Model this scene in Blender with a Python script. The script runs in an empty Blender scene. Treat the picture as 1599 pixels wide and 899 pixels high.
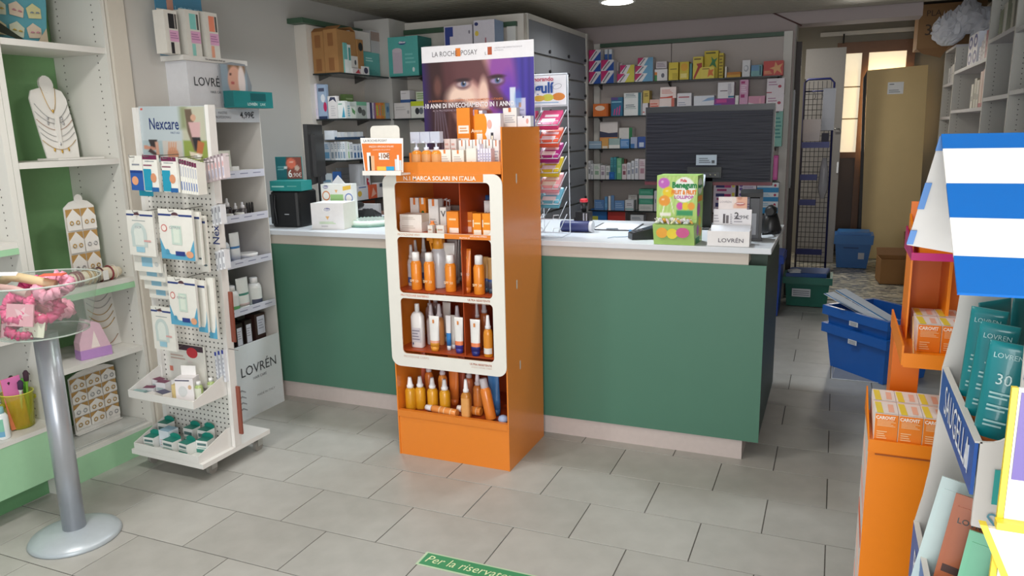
import bpy, math, random
import numpy as np
from mathutils import Matrix, Vector
random.seed(7)
SC = bpy.context.scene
COL = SC.collection
# ------------------------------------------------------------------ camera
FPX = 1177.648
YAW, PITCH, ROLL = math.radians(23.18500372), math.radians(-11.71510093), math.radians(1.29041203)
CAMZ = 1.55
def _rot(y, p, r):
    cy, sy = math.cos(y), math.sin(y); cp, sp = math.cos(p), math.sin(p); cr, sr = math.cos(r), math.sin(r)
    return (np.array([[cy, -sy, 0], [sy, cy, 0], [0, 0, 1]]) @ np.array([[1, 0, 0], [0, cp, -sp], [0, sp, cp]])
            @ np.array([[cr, 0, sr], [0, 1, 0], [-sr, 0, cr]]))
CR = _rot(YAW, PITCH, ROLL)
cam = bpy.data.objects.new('camera', bpy.data.cameras.new('camera'))
COL.objects.link(cam)
cam.data.sensor_width = 36.0
cam.data.lens = FPX * 36.0 / 1599.0
cam.data.clip_start = 0.05
m4 = Matrix.Identity(4)
for i in range(3):
    m4[i][0] = CR[i, 0]; m4[i][1] = CR[i, 2]; m4[i][2] = -CR[i, 1]
m4[2][3] = CAMZ
cam.matrix_world = m4
SC.camera = cam
# ------------------------------------------------------------------ world, daylight, exposure
SC.view_settings.view_transform = 'Standard'
SC.view_settings.look = 'None'
SC.view_settings.gamma = 1.0
SC.view_settings.use_curve_mapping = False
SC.view_settings.exposure = 0.0
world = bpy.data.worlds.new('daylight'); SC.world = world
world.use_nodes = True
bg = world.node_tree.nodes['Background']
bg.inputs[0].default_value = (0.80, 0.90, 1.0, 1.0)
bg.inputs[1].default_value = 0.9
def area(name, loc, size, sy, power, col, rot, spread=180):
    l = bpy.data.lights.new(name, 'AREA'); l.shape = 'RECTANGLE'; l.size = size; l.size_y = sy
    l.energy = power; l.color = col; l.spread = math.radians(spread)
    o = bpy.data.objects.new(name, l); COL.objects.link(o); o.location = loc; o.rotation_euler = rot
    return o
# daylight entering through the open shop front behind the camera
area('shopfront_daylight', (0.38, -1.45, 1.45), 1.85, 2.0, 92, (1.0, 0.985, 0.97), (math.radians(90), 0, 0))
# recessed ceiling lamps of the shop (housings built with the ceiling); the last three are unseen, added to brighten the front
LAMPS = [(-1.575, 5.80, 6, 150), (-2.75, 3.95, 7, 125), (-1.75, 3.95, 9, 125), (-0.80, 3.95, 8, 125), (-2.35, 1.35, 20, 170), (-0.75, 1.2, 8, 170), (-1.45, 2.45, 8, 170)]
for lx, ly, lp, sp in LAMPS:
    area('ceiling_lamp_light', (lx, ly, 2.458), 0.22, 0.22, lp, (0.86, 0.94, 1.0) if 3 < ly < 5 else (1.0, 0.97, 0.93), (0, 0, 0), sp)
# daylight entering through the frosted glass of the back door, and an unseen lamp added to brighten the back room
area('back_window_light', (0.33, 9.76, 1.75), 0.6, 1.0, 14, (1.0, 0.95, 0.86), (math.radians(-90), 0, 0))
area('back_room_fill_light', (-0.75, 8.3, 2.68), 0.22, 0.22, 18, (1.0, 0.95, 0.85), (0, 0, 0), 170)
# ------------------------------------------------------------------ pixel ray helpers (real planes in the room)
def _ray(px, py):
    return CR @ np.array([(px - 799.5) / FPX, 1.0, -(py - 449.5) / FPX])
def _on(px, py, ax, v):
    d = _ray(px, py); c = (0, 0, CAMZ); t = (v - c[ax]) / d[ax]
    return (c[0] + t * d[0], c[1] + t * d[1], c[2] + t * d[2])
def XP(px, py, v): return _on(px, py, 0, v)
def YP(px, py, v): return _on(px, py, 1, v)
def ZP(px, py, v): return _on(px, py, 2, v)
# ------------------------------------------------------------------ materials
_m = {}
def lin(h):
    h = h.lstrip('#'); o = []
    for i in (0, 2, 4):
        c = int(h[i:i + 2], 16) / 255
        o.append(c / 12.92 if c <= 0.04045 else ((c + 0.055) / 1.055) ** 2.4)
    return tuple(o) + (1.0,)
def M(h, r=0.5, metal=0.0, em=0.0, tr=0.0, nz=0.05, bump=0.0, sc=40.0, coat=0.0):
    k = (h, r, metal, em, tr, nz, bump, sc, coat)
    if k in _m: return _m[k]
    m = bpy.data.materials.new('mat_' + h); m.use_nodes = True
    nt = m.node_tree; b = nt.nodes['Principled BSDF']; c = lin(h)
    b.inputs['Roughness'].default_value = r; b.inputs['Metallic'].default_value = metal
    b.inputs['Coat Weight'].default_value = coat
    if nz > 0:
        tc = nt.nodes.new('ShaderNodeTexCoord'); n = nt.nodes.new('ShaderNodeTexNoise'); n.inputs['Scale'].default_value = sc
        n.inputs['Detail'].default_value = 2
        nt.links.new(tc.outputs['Object'], n.inputs['Vector'])
        mx = nt.nodes.new('ShaderNodeMix'); mx.data_type = 'RGBA'
        mx.inputs['A'].default_value = tuple(x * (1 - nz) for x in c[:3]) + (1,)
        mx.inputs['B'].default_value = tuple(min(1, x * (1 + nz)) for x in c[:3]) + (1,)
        nt.links.new(n.outputs['Fac'], mx.inputs['Factor']); nt.links.new(mx.outputs['Result'], b.inputs['Base Color'])
        if bump > 0:
            bp = nt.nodes.new('ShaderNodeBump'); bp.inputs['Strength'].default_value = bump; bp.inputs['Distance'].default_value = 0.002
            nt.links.new(n.outputs['Fac'], bp.inputs['Height']); nt.links.new(bp.outputs['Normal'], b.inputs['Normal'])
    else:
        b.inputs['Base Color'].default_value = c
    if em > 0:
        b.inputs['Emission Color'].default_value = c; b.inputs['Emission Strength'].default_value = em
    if tr > 0:
        out = nt.nodes['Material Output']; t = nt.nodes.new('ShaderNodeBsdfTransparent')
        t.inputs[0].default_value = tuple(0.4 + 0.6 * x for x in c[:3]) + (1,)
        mx2 = nt.nodes.new('ShaderNodeMixShader'); mx2.inputs[0].default_value = tr
        nt.links.new(b.outputs[0], mx2.inputs[1]); nt.links.new(t.outputs[0], mx2.inputs[2]); nt.links.new(mx2.outputs[0], out.inputs['Surface'])
    _m[k] = m
    return m
def nodes_mat(name, build):
    m = bpy.data.materials.new(name); m.use_nodes = True; build(m.node_tree, m.node_tree.nodes['Principled BSDF']); return m
# ------------------------------------------------------------------ mesh builder
class G:
    def __init__(s): s.v = []; s.f = []; s.m = []; s.mats = []; s.sm = []
    def mi(s, m):
        if isinstance(m, str): m = M(m)
        if m not in s.mats: s.mats.append(m)
        return s.mats.index(m)
    def poly(s, pts, m, smooth=False):
        i = len(s.v); s.v += [tuple(p) for p in pts]; s.f.append(tuple(range(i, i + len(pts)))); s.m.append(s.mi(m)); s.sm.append(smooth); return s
    def box(s, x0, x1, y0, y1, z0, z1, m, front=None, top=None, side=None):
        i = len(s.v)
        s.v += [(x0, y0, z0), (x1, y0, z0), (x1, y1, z0), (x0, y1, z0), (x0, y0, z1), (x1, y0, z1), (x1, y1, z1), (x0, y1, z1)]
        a = s.mi(m); fr = s.mi(front) if front else a; tp = s.mi(top) if top else a; sd = s.mi(side) if side else a
        for f, k in (((0, 1, 5, 4), fr), ((1, 2, 6, 5), sd), ((2, 3, 7, 6), a), ((3, 0, 4, 7), sd), ((4, 5, 6, 7), tp), ((3, 2, 1, 0), a)):
            s.f.append(tuple(i + q for q in f)); s.m.append(k); s.sm.append(False)
        return s
    def prism(s, pts, ax, a0, a1, m, em=None):
        """pts 2D outline, extruded along axis ax from a0 to a1"""
        def P(p, a):
            return {0: (a, p[0], p[1]), 1: (p[0], a, p[1]), 2: (p[0], p[1], a)}[ax]
        n = len(pts); i = len(s.v); s.v += [P(p, a0) for p in pts] + [P(p, a1) for p in pts]
        k = s.mi(m); e = s.mi(em) if em else k
        s.f.append(tuple(range(i, i + n))); s.m.append(k); s.sm.append(False)
        s.f.append(tuple(range(i + 2 * n - 1, i + n - 1, -1))); s.m.append(k); s.sm.append(False)
        for j in range(n):
            s.f.append((i + j, i + (j + 1) % n, i + n + (j + 1) % n, i + n + j)); s.m.append(e); s.sm.append(False)
        return s
    def loft(s, secs, m, n=16, c=(0, 0, 0), sq=1.0, cap=True, arc=None, smooth=True):
        """secs: (z, rx, ry[, material above]); rings of n points, sq<1 squarer"""
        i = len(s.v); closed = arc is None
        a0, a1 = arc if arc else (0, 2 * math.pi); cnt = n if closed else n + 1
        for q in secs:
            z, rx, ry = q[:3]
            for j in range(cnt):
                t = a0 + (a1 - a0) * j / n; cx, sx = math.cos(t), math.sin(t)
                cx = math.copysign(abs(cx) ** sq, cx); sx = math.copysign(abs(sx) ** sq, sx)
                s.v.append((c[0] + rx * cx, c[1] + ry * sx, c[2] + z))
        for a in range(len(secs) - 1):
            k = s.mi(secs[a][3] if len(secs[a]) > 3 else m)
            for j in range(n if closed else n):
                j2 = (j + 1) % cnt
                if not closed and j2 == 0: continue
                s.f.append((i + a * cnt + j, i + a * cnt + j2, i + (a + 1) * cnt + j2, i + (a + 1) * cnt + j)); s.m.append(k); s.sm.append(smooth)
        if cap and closed:
            s.f.append(tuple(i + cnt - 1 - j for j in range(cnt))); s.m.append(s.mi(m)); s.sm.append(False)
            b = i + (len(secs) - 1) * cnt
            lastm = secs[-2][3] if len(secs[-2]) > 3 else m
            s.f.append(tuple(b + j for j in range(cnt))); s.m.append(s.mi(lastm)); s.sm.append(False)
        return s
    def tube(s, path, r, m, n=6, closed=False):
        P = [Vector(p) for p in path]; i = len(s.v); L = len(P); prev = None
        for a in range(L):
            if closed: t = P[(a + 1) % L] - P[a - 1]
            else: t = P[min(a + 1, L - 1)] - P[max(a - 1, 0)]
            t.normalize()
            u = prev if prev is not None else (Vector((0, 0, 1)) if abs(t.z) < .9 else Vector((1, 0, 0)))
            w = t.cross(u)
            if w.length < 1e-6: w = t.cross(Vector((0, 1, 0)))
            w.normalize(); u = w.cross(t).normalized(); prev = u
            for j in range(n):
                q = 2 * math.pi * j / n; s.v.append(tuple(P[a] + (u * math.cos(q) + w * math.sin(q)) * r))
        k = s.mi(m)
        for a in range(L if closed else L - 1):
            b = (a + 1) % L
            for j in range(n):
                s.f.append((i + a * n + j, i + a * n + (j + 1) % n, i + b * n + (j + 1) % n, i + b * n + j)); s.m.append(k); s.sm.append(True)
        if not closed:
            s.f.append(tuple(i + j for j in range(n))[::-1]); s.m.append(k); s.sm.append(False)
            s.f.append(tuple(i + (L - 1) * n + j for j in range(n))); s.m.append(k); s.sm.append(False)
        return s
    def xf(s, mat, start=0):
        for j in range(start, len(s.v)): s.v[j] = tuple(mat @ Vector(s.v[j]))
        return s
    def mesh(s, name):
        me = bpy.data.meshes.new(name); me.from_pydata(s.v, [], s.f)
        for m in s.mats: me.materials.append(m)
        me.polygons.foreach_set('material_index', s.m); me.polygons.foreach_set('use_smooth', s.sm)
        me.update(); return me
def ob(name, g, parent=None, loc=(0, 0, 0), rz=0.0, rot=None, label=None, kind=None):
    me = g.mesh(name) if isinstance(g, G) else g
    o = bpy.data.objects.new(name, me); COL.objects.link(o)
    if parent: o.parent = parent
    o.location = loc; o.rotation_euler = rot if rot else (0, 0, rz)
    if label: o['label'] = label
    if kind: o['kind'] = kind
    return o
_reg = []
def tag(o, desc, cat, place='', group=None, key=None, kind=None):
    o['category'] = cat; _reg.append((o, desc, place, key))
    if group: o['group'] = group
    if kind: o['kind'] = kind
    return o
def empty(name, loc=(0, 0, 0), rz=0.0, rot=None):
    o = bpy.data.objects.new(name, None); COL.objects.link(o); o.location = loc; o.rotation_euler = rot if rot else (0, 0, rz)
    o.empty_display_size = 0.05; return o
def struct(name, g, parent=None, **k):
    o = ob(name, g, parent, **k); o['kind'] = 'structure'; return o
def finish_labels():
    d = {}
    for r in _reg: d.setdefault((r[1], r[2]), []).append(r)
    for (desc, place), rs in d.items():
        base = (desc + ' ' + place).strip()
        if len(rs) == 1: rs[0][0]['label'] = base; continue
        rs.sort(key=lambda r: r[3] if r[3] is not None else r[0].location.x)
        n = len(rs)
        for i, r in enumerate(rs):
            if r[3] is not None and isinstance(r[3], str): w = r[3]
            elif n == 2: w = 'left one of two' if i == 0 else 'right one of two'
            elif i == 0: w = 'leftmost'
            elif i == n - 1: w = 'rightmost'
            elif n == 3: w = 'middle one'
            else:
                o_ = ['', 'second', 'third', 'fourth', 'fifth', 'sixth', 'seventh', 'eighth', 'ninth', 'tenth', 'eleventh', 'twelfth']
                w = (o_[i] + ' from left') if i <= (n - 1) / 2 else ((o_[n - 1 - i]) + ' from right')
            r[0]['label'] = base + ', ' + w
FONT_N = [0]
def txt(s, size, parent, loc, h='#222222', rot=(math.pi / 2, 0, 0), sx=1.0, bold=0.0, al='CENTER', em=0.0, name='lettering', shear=0.0):
    c = bpy.data.curves.new(name, 'FONT'); c.body = s; c.size = size; c.align_x = al; c.align_y = 'CENTER'
    c.offset = bold * size; c.shear = shear; c.resolution_u = 2; c.extrude = 0.0
    c.materials.append(M(h, 0.6, nz=0, em=em) if isinstance(h, str) else h)
    t = bpy.data.objects.new('t', c); me = bpy.data.meshes.new_from_object(t); me.name = name
    if not me.materials: me.materials.append(c.materials[0])
    bpy.data.objects.remove(t); bpy.data.curves.remove(c)
    o = bpy.data.objects.new(name, me); COL.objects.link(o); o.parent = parent; o.location = loc; o.rotation_euler = rot; o.scale = (sx, 1, 1)
    return o
# picture printed on a board: colours per grid vertex
def pic(name, w, h, nx, ny, fn, parent, loc, rz=0.0, rot=None, rough=0.4):
    us = np.linspace(0, 1, nx + 1); vs = np.linspace(0, 1, ny + 1); U, V = np.meshgrid(us, vs)
    rgb = np.clip(fn(U, V), 0, 1)
    l = np.where(rgb <= 0.04045, rgb / 12.92, ((rgb + 0.055) / 1.055) ** 2.4)
    vv = np.stack([(U - .5) * w, np.zeros_like(U), V * h], -1).reshape(-1, 3)
    idx = np.arange((nx + 1) * (ny + 1)).reshape(ny + 1, nx + 1)
    f = np.stack([idx[:-1, :-1], idx[:-1, 1:], idx[1:, 1:], idx[1:, :-1]], -1).reshape(-1, 4)
    me = bpy.data.meshes.new(name); me.from_pydata(vv.tolist(), [], f.tolist())
    a = me.color_attributes.new('print', 'FLOAT_COLOR', 'POINT')
    a.data.foreach_set('color', np.concatenate([l.reshape(-1, 3), np.ones((len(vv), 1))], 1).astype(np.float32).ravel())
    me.materials.append(PRINT(rough)); me.update()
    return ob(name, me, parent, loc, rz, rot)
_pr = {}
def PRINT(r):
    if r not in _pr:
        def b(nt, p):
            n = nt.nodes.new('ShaderNodeAttribute'); n.attribute_name = 'print'
            nt.links.new(n.outputs['Color'], p.inputs['Base Color']); p.inputs['Roughness'].default_value = r
        _pr[r] = nodes_mat('printed_picture', b)
    return _pr[r]
def hx(h): h = h.lstrip('#'); return np.array([int(h[i:i + 2], 16) / 255 for i in (0, 2, 4)])
def canvas(U, h): return np.ones(U.shape + (3,)) * hx(h)
def blend(I, mask, h, a=1.0):
    m = np.clip(mask, 0, 1)[..., None] * a; c = h if isinstance(h, np.ndarray) else hx(h)
    return I * (1 - m) + c * m
def ell(U, V, cx, cy, rx, ry, soft=0.15, ang=0.0):
    c, s = math.cos(ang), math.sin(ang); x, y = U - cx, V - cy
    d = np.sqrt(((x * c + y * s) / rx) ** 2 + ((-x * s + y * c) / ry) ** 2)
    return np.clip((1 - d) / soft + .5, 0, 1)
def rect(U, V, x0, y0, x1, y1, soft=0.01):
    return np.clip(np.minimum(np.minimum(U - x0, x1 - U), np.minimum(V - y0, y1 - V)) / soft + .5, 0, 1)
def pgon(U, V, pts, soft=0.01):
    ins = np.zeros(U.shape, bool); dm = np.full(U.shape, 9.0); n = len(pts)
    for i in range(n):
        (x0, y0), (x1, y1) = pts[i], pts[(i + 1) % n]
        if y0 != y1: ins ^= ((y0 > V) != (y1 > V)) & (U < (x1 - x0) * (V - y0) / (y1 - y0) + x0)
        dx, dy = x1 - x0, y1 - y0; t = np.clip(((U - x0) * dx + (V - y0) * dy) / (dx * dx + dy * dy + 1e-12), 0, 1)
        dm = np.minimum(dm, np.hypot(U - x0 - t * dx, V - y0 - t * dy))
    return np.clip(np.where(ins, dm, -dm) / soft + .5, 0, 1)
# ------------------------------------------------------------------ goods
def prints(g, w, y, z0, h, spec, sgn=1):
    """flat printing on the front (facing -y) of a carton; u,v in 0..1"""
    k = 0
    for p in spec or ():
        yy = y - 0.0005 - 0.00025 * k; k += 1
        if p[0] == 'e':
            _, cu, cv, ru, rv, c = p
            g.poly([((cu - .5 + ru * math.cos(t * math.pi / 8)) * w, yy, z0 + (cv + rv * math.sin(t * math.pi / 8)) * h) for t in range(16)], c)
        elif p[0] == 'p': g.poly([((u - .5) * w, yy, z0 + v * h) for u, v in p[1]], p[2])
        elif p[0] == 'l':     # block of small illegible print lines
            _, u0, v0, u1, v1, n, c = p
            for q in range(n):
                a = v0 + (v1 - v0) * (q + .25) / n; b = a + (v1 - v0) * .45 / n; ue = u0 + (u1 - u0) * (1 - .25 * ((q * 7) % 3) / 2)
                g.poly([((u0 - .5) * w, yy, z0 + a * h), ((ue - .5) * w, yy, z0 + a * h), ((ue - .5) * w, yy, z0 + b * h), ((u0 - .5) * w, yy, z0 + b * h)], c)
        else:
            u0, v0, u1, v1, c = p
            g.poly([((u0 - .5) * w, yy, z0 + v0 * h), ((u1 - .5) * w, yy, z0 + v0 * h), ((u1 - .5) * w, yy, z0 + v1 * h), ((u0 - .5) * w, yy, z0 + v1 * h)], c)
_cc = {}
_cart = []
def carton_mesh(w, d, h, base, spec=(), top=None, side=None):
    k = (round(w, 3), round(d, 3), round(h, 3), base, tuple(map(str, spec or ())), top, side)
    if k not in _cc:
        g = G(); b = M(base, .45)
        g.box(-w / 2, w / 2, -d / 2, d / 2, 0, h, b, top=M(top, .45) if top else None, side=M(side, .45) if side else None)
        prints(g, w, -d / 2, 0, h, spec)
        # closing flap seams on the top
        g.poly([(-w / 2 * .98, -d / 2 * .9, h + .0004), (w / 2 * .98, -d / 2 * .9, h + .0004), (w / 2 * .98, -d / 2 * .84, h + .0004), (-w / 2 * .98, -d / 2 * .84, h + .0004)], M(dark(top or base), .6))
        _cc[k] = g.mesh('box')
    return _cc[k]
def settle():
    """goods standing one behind another: trim the depth (or a sliver of the width) so that none runs into its neighbour"""
    for axis, sel in ((1, lambda r: abs(r) < 1e-3), (0, lambda r: abs(r - math.pi / 2) < 1e-3), (2, lambda r: abs(r + math.pi / 2) < 1e-3)):
        B = [c for c in _cart if sel(c[4]) and c[0].rotation_euler.x == 0 and abs(c[0].rotation_euler.y) < 1e-4 and abs(c[0].rotation_euler.z - c[4]) < 1e-3 and c[0].get('category')]
        # u: across, v: depth away from the front, in world terms
        def ext(c):
            o, w, d, h, _ = c; w, d = w * o.scale.x, d * o.scale.y; x, y, z = o.location
            if axis == 1: return x - w / 2, x + w / 2, y - d / 2, y + d / 2, z, z + h
            if axis == 0: return y - w / 2, y + w / 2, -x - d / 2, -x + d / 2, z, z + h
            return y - w / 2, y + w / 2, x - d / 2, x + d / 2, z, z + h
        for _ in range(4):
            for i in range(len(B)):
                for j in range(i + 1, len(B)):
                    a, b = ext(B[i]), ext(B[j])
                    if min(a[5], b[5]) - max(a[4], b[4]) < .001: continue
                    ou = min(a[1], b[1]) - max(a[0], b[0]); ov = min(a[3], b[3]) - max(a[2], b[2])
                    if ou <= .0005 or ov <= .0005: continue
                    if ou < .012 and ou < .35 * min(a[1] - a[0], b[1] - b[0]):
                        for c, e, sgn in ((B[i], a, 1 if a[0] > b[0] else -1), (B[j], b, 1 if b[0] >= a[0] else -1)):
                            o = c[0]; w = (e[1] - e[0]); nw = w - ou / 2 - .0004; o.scale.x *= nw / w; k = 0 if axis == 1 else 1; o.location[k] += sgn * (w - nw) / 2
                        continue
                    f, r = (B[i], B[j]) if a[2] <= b[2] else (B[j], B[i]); ef, er = ext(f), ext(r)
                    nd = er[2] - ef[2] - .001; o = f[0]
                    if nd < .012:      # too close: move the rear one back, trimming its depth
                        sh = .013 - (er[2] - ef[2]); q = r[0]; dd = er[3] - er[2]; n2 = max(.012, dd - sh); q.scale.y *= n2 / dd; mv = sh + n2 / 2 - dd / 2
                        if axis == 1: q.location.y += mv
                        elif axis == 0: q.location.x -= mv
                        else: q.location.x += mv
                        nd = .012
                    dd = ef[3] - ef[2]; o.scale.y *= nd / dd; mv = (nd - dd) / 2
                    if axis == 1: o.location.y += mv
                    elif axis == 0: o.location.x -= mv
                    else: o.location.x += mv
def dark(h, f=0.8):
    c = hx(h) * f; return '#%02x%02x%02x' % tuple(int(round(x * 255)) for x in c)
def carton(w, d, h, base, loc, rz=0, spec=(), top=None, side=None, text=(), name='medicine_box'):
    o = ob(name, carton_mesh(w, d, h, base, spec, top, side), None, loc, rz); _cart.append([o, w, d, h, rz])
    for t in text:
        s, size, u, v, c = t[:5]; sx = t[5] if len(t) > 5 else 1.0
        txt(s, size, o, ((u - .5) * w, -d / 2 - 0.002, v * h), c, sx=sx, bold=(t[6] if len(t) > 6 else 0.01))
    return o
def bottle(r, h, body, cap, loc, rz=0, kind='spray', label=None, lab2=None, name='bottle', sqf=1.0, ry=None, rot=None):
    ry = ry or r; g = G(); hb = h * {'spray': .68, 'aer': .80, 'pump': .66, 'plain': .82, 'drop': .6}[kind]; bm = M(body, .25, coat=.3)
    g.loft([(0, r * .93, ry * .93), (.004, r, ry), (hb * .86, r, ry), (hb * .95, r * .8, ry * .8), (hb, r * .5, ry * .5)], bm, 14, sq=sqf)
    o = ob(name, g, None, loc, rz, rot=rot)
    c = G(); cm = M(cap, .35); cr = min(r, ry)
    if kind == 'aer': c.loft([(hb * .9, cr * .74, cr * .74), (h * .985, cr * .7, cr * .7), (h, cr * .5, cr * .5)], cm, 14)
    elif kind == 'spray': c.loft([(hb - .001, cr * .62, cr * .62), (hb + .012, cr * .64, cr * .64), (hb + .014, cr * .5, cr * .5), (h * .94, cr * .36, cr * .36), (h, cr * .3, cr * .3)], cm, 12)
    elif kind == 'plain': c.loft([(hb - .001, cr * .6, cr * .6), (h * .99, cr * .57, cr * .57), (h, cr * .5, cr * .5)], cm, 12)
    elif kind == 'drop': c.loft([(hb - .001, cr * .5, cr * .5), (hb + (h - hb) * .45, cr * .5, cr * .5), (hb + (h - hb) * .5, cr * .3, cr * .3), (h * .97, cr * .27, cr * .27), (h, cr * .15, cr * .15)], cm, 12)
    else:
        c.loft([(hb - .001, cr * .5, cr * .5), (hb + .014, cr * .5, cr * .5), (hb + .015, cr * .18, cr * .18), (h - .012, cr * .18, cr * .18), (h - .011, cr * .42, cr * .42), (h, cr * .4, cr * .4)], cm, 10)
        c.box(-.005, .005, -cr * 1.1, 0, h - .009, h - .002, cm)
    ob('cap', c, o)
    if label:
        q = G(); z0, z1 = hb * .12, hb * .8
        q.loft([(z0, r * 1.02, ry * 1.02, M(lab2 or label, .5)), (z0 + (z1 - z0) * .3, r * 1.02, ry * 1.02), (z1, r * 1.02, ry * 1.02)], M(label, .5), 8, arc=(-math.pi * .9, -math.pi * .1), cap=False, sq=sqf)
        ob('paper_label', q, o)
    return o
def tube(w, h, body, cap, loc, rz=0, bands=(), rot=None, name='squeeze_tube', th=None, text=None):
    """squeeze tube standing on its cap, crimped flat at the top; bands = (v0, v1, colour) over the body"""
    g = G(); hc = h * .13; th = th or w * .32
    zs = sorted({0.0, .25, .5, .75, .93, 1.0} | {b[0] for b in bands} | {b[1] for b in bands}); bm = M(body, .3, coat=.3); secs = []
    for z in zs:
        col = bm
        for b in bands:
            if b[0] <= z < b[1]: col = M(b[2], .3, coat=.3)
        k = max(0.0, 1 - z) ** .7
        secs.append((hc + z * (h - hc), w / 2 * (.86 + .14 * z), .0015 + (th - .0015) * k, col))
    g.loft(secs, bm, 16)
    o = ob(name, g, None, loc, rz, rot=rot)
    c = G(); c.loft([(0, w * .34, min(th, w * .34)), (hc, w * .40, min(th * 1.02, w * .4))], M(cap, .35), 14); ob('cap', c, o)
    if text:
        for s, size, v, colr in text: txt(s, size, o, (0, -(.0015 + (th - .0015) * max(0, 1 - v) ** .7) - .0025, hc + v * (h - hc)), colr, sx=.9)
    return o
def jar(r, h, body, lid, loc, name='cream_jar'):
    g = G(); g.loft([(0, r * .95, r * .95), (h * .1, r, r), (h * .55, r, r)], M(body, .3), 16); o = ob(name, g, None, loc)
    c = G(); c.loft([(h * .55, r * 1.03, r * 1.03), (h * .95, r * 1.03, r * 1.03), (h, r * .95, r * .95)], M(lid, .3), 16); ob('lid', c, o)
    return o
# ================================================================== THE ROOM
XW, XR, YF, YB, H = -3.5, 1.35, -1.5, 7.2, 2.49
WALL = M('#b6b4af', .75, nz=.03, sc=3, bump=.15)
WALLB = M('#b5a8a6', .75, nz=.03, sc=3, bump=.15)
WHITE = M('#d9d7d1', .45, nz=.02); CREAM = M('#cfc8bb', .5, nz=.02)
GREY = M('#a4a29d', .6)
# floor: grout bed, then every tile that shows
g = G(); g.box(XW - .1, XR + .2, YF, YB + .05, -.06, -.003, M('#57544e', .8)); floor = struct('floor', g)
def tile_mat(nt, p):
    tc = nt.nodes.new('ShaderNodeTexCoord'); oi = nt.nodes.new('ShaderNodeObjectInfo')
    n = nt.nodes.new('ShaderNodeTexNoise'); n.inputs['Scale'].default_value = 9; n.inputs['Detail'].default_value = 6
    nt.links.new(tc.outputs['Object'], n.inputs['Vector'])
    n2 = nt.nodes.new('ShaderNodeTexNoise'); n2.inputs['Scale'].default_value = 420; nt.links.new(tc.outputs['Object'], n2.inputs['Vector'])
    a = nt.nodes.new('ShaderNodeMath'); a.operation = 'MULTIPLY_ADD'; a.inputs[1].default_value = .35; nt.links.new(oi.outputs['Random'], a.inputs[0]); nt.links.new(n.outputs['Fac'], a.inputs[2])
    r = nt.nodes.new('ShaderNodeValToRGB'); r.color_ramp.elements[0].position = .25; r.color_ramp.elements[0].color = lin('#a09e98')
    r.color_ramp.elements[1].position = 1.0; r.color_ramp.elements[1].color = lin('#b6b4ae')
    nt.links.new(a.outputs[0], r.inputs[0]); nt.links.new(r.outputs[0], p.inputs['Base Color'])
    p.inputs['Roughness'].default_value = .38
    b = nt.nodes.new('ShaderNodeBump'); b.inputs['Strength'].default_value = .12; b.inputs['Distance'].default_value = .001
    nt.links.new(n2.outputs['Fac'], b.inputs['Height']); nt.links.new(b.outputs['Normal'], p.inputs['Normal'])
TM = nodes_mat('porcelain_floor_tile', tile_mat)
TX, TY, TL, TW = -0.8712532, 3.4209840, 0.4602978, 0.2953751
_tm = {}
for row in range(-13, 8):
    y1 = TY - row * TW; y0 = y1 - TW
    if y0 < 1.3 or y1 > YB + .2: continue
    y1 = min(y1, YB)
    for k in range(-7, 6):
        x0 = TX + (k + (.5 if row % 2 else 0)) * TL; x1 = x0 + TL
        x0, x1 = max(x0, XW), min(x1, XR)
        if x1 - x0 < .03: continue
        w, d = round(x1 - x0 - .004, 4), round(y1 - y0 - .004, 4)
        if (w, d) not in _tm:
            q = G(); q.loft([(-.006, w / 2, d / 2), (-.001, w / 2, d / 2), (0, w / 2 - .0012, d / 2 - .0012)], TM, 4, smooth=False)
            q.v = [((w / 2 if vx > 1e-6 else -w / 2) if False else vx, vy, vz) for vx, vy, vz in q.v]
            q = G(); e = .0012
            q.box(-w / 2, w / 2, -d / 2, d / 2, -.006, -.001, TM)
            i = len(q.v); q.v += [(-w / 2, -d / 2, -.001), (w / 2, -d / 2, -.001), (w / 2, d / 2, -.001), (-w / 2, d / 2, -.001),
                                  (-w / 2 + e, -d / 2 + e, 0), (w / 2 - e, -d / 2 + e, 0), (w / 2 - e, d / 2 - e, 0), (-w / 2 + e, d / 2 - e, 0)]
            for f in ((4, 5, 6, 7), (0, 1, 5, 4), (1, 2, 6, 5), (2, 3, 7, 6), (3, 0, 4, 7)):
                q.f.append(tuple(i + t for t in f)); q.m.append(0); q.sm.append(False)
            _tm[(w, d)] = q.mesh('floor_tile')
        ob('floor_tile', _tm[(w, d)], floor, ((x0 + x1) / 2, (y0 + y1) / 2, 0))
g = G(); g.box(XW, XR, YF, 1.36, -.003, 0, TM); struct('floor_entrance', g, floor)
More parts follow.
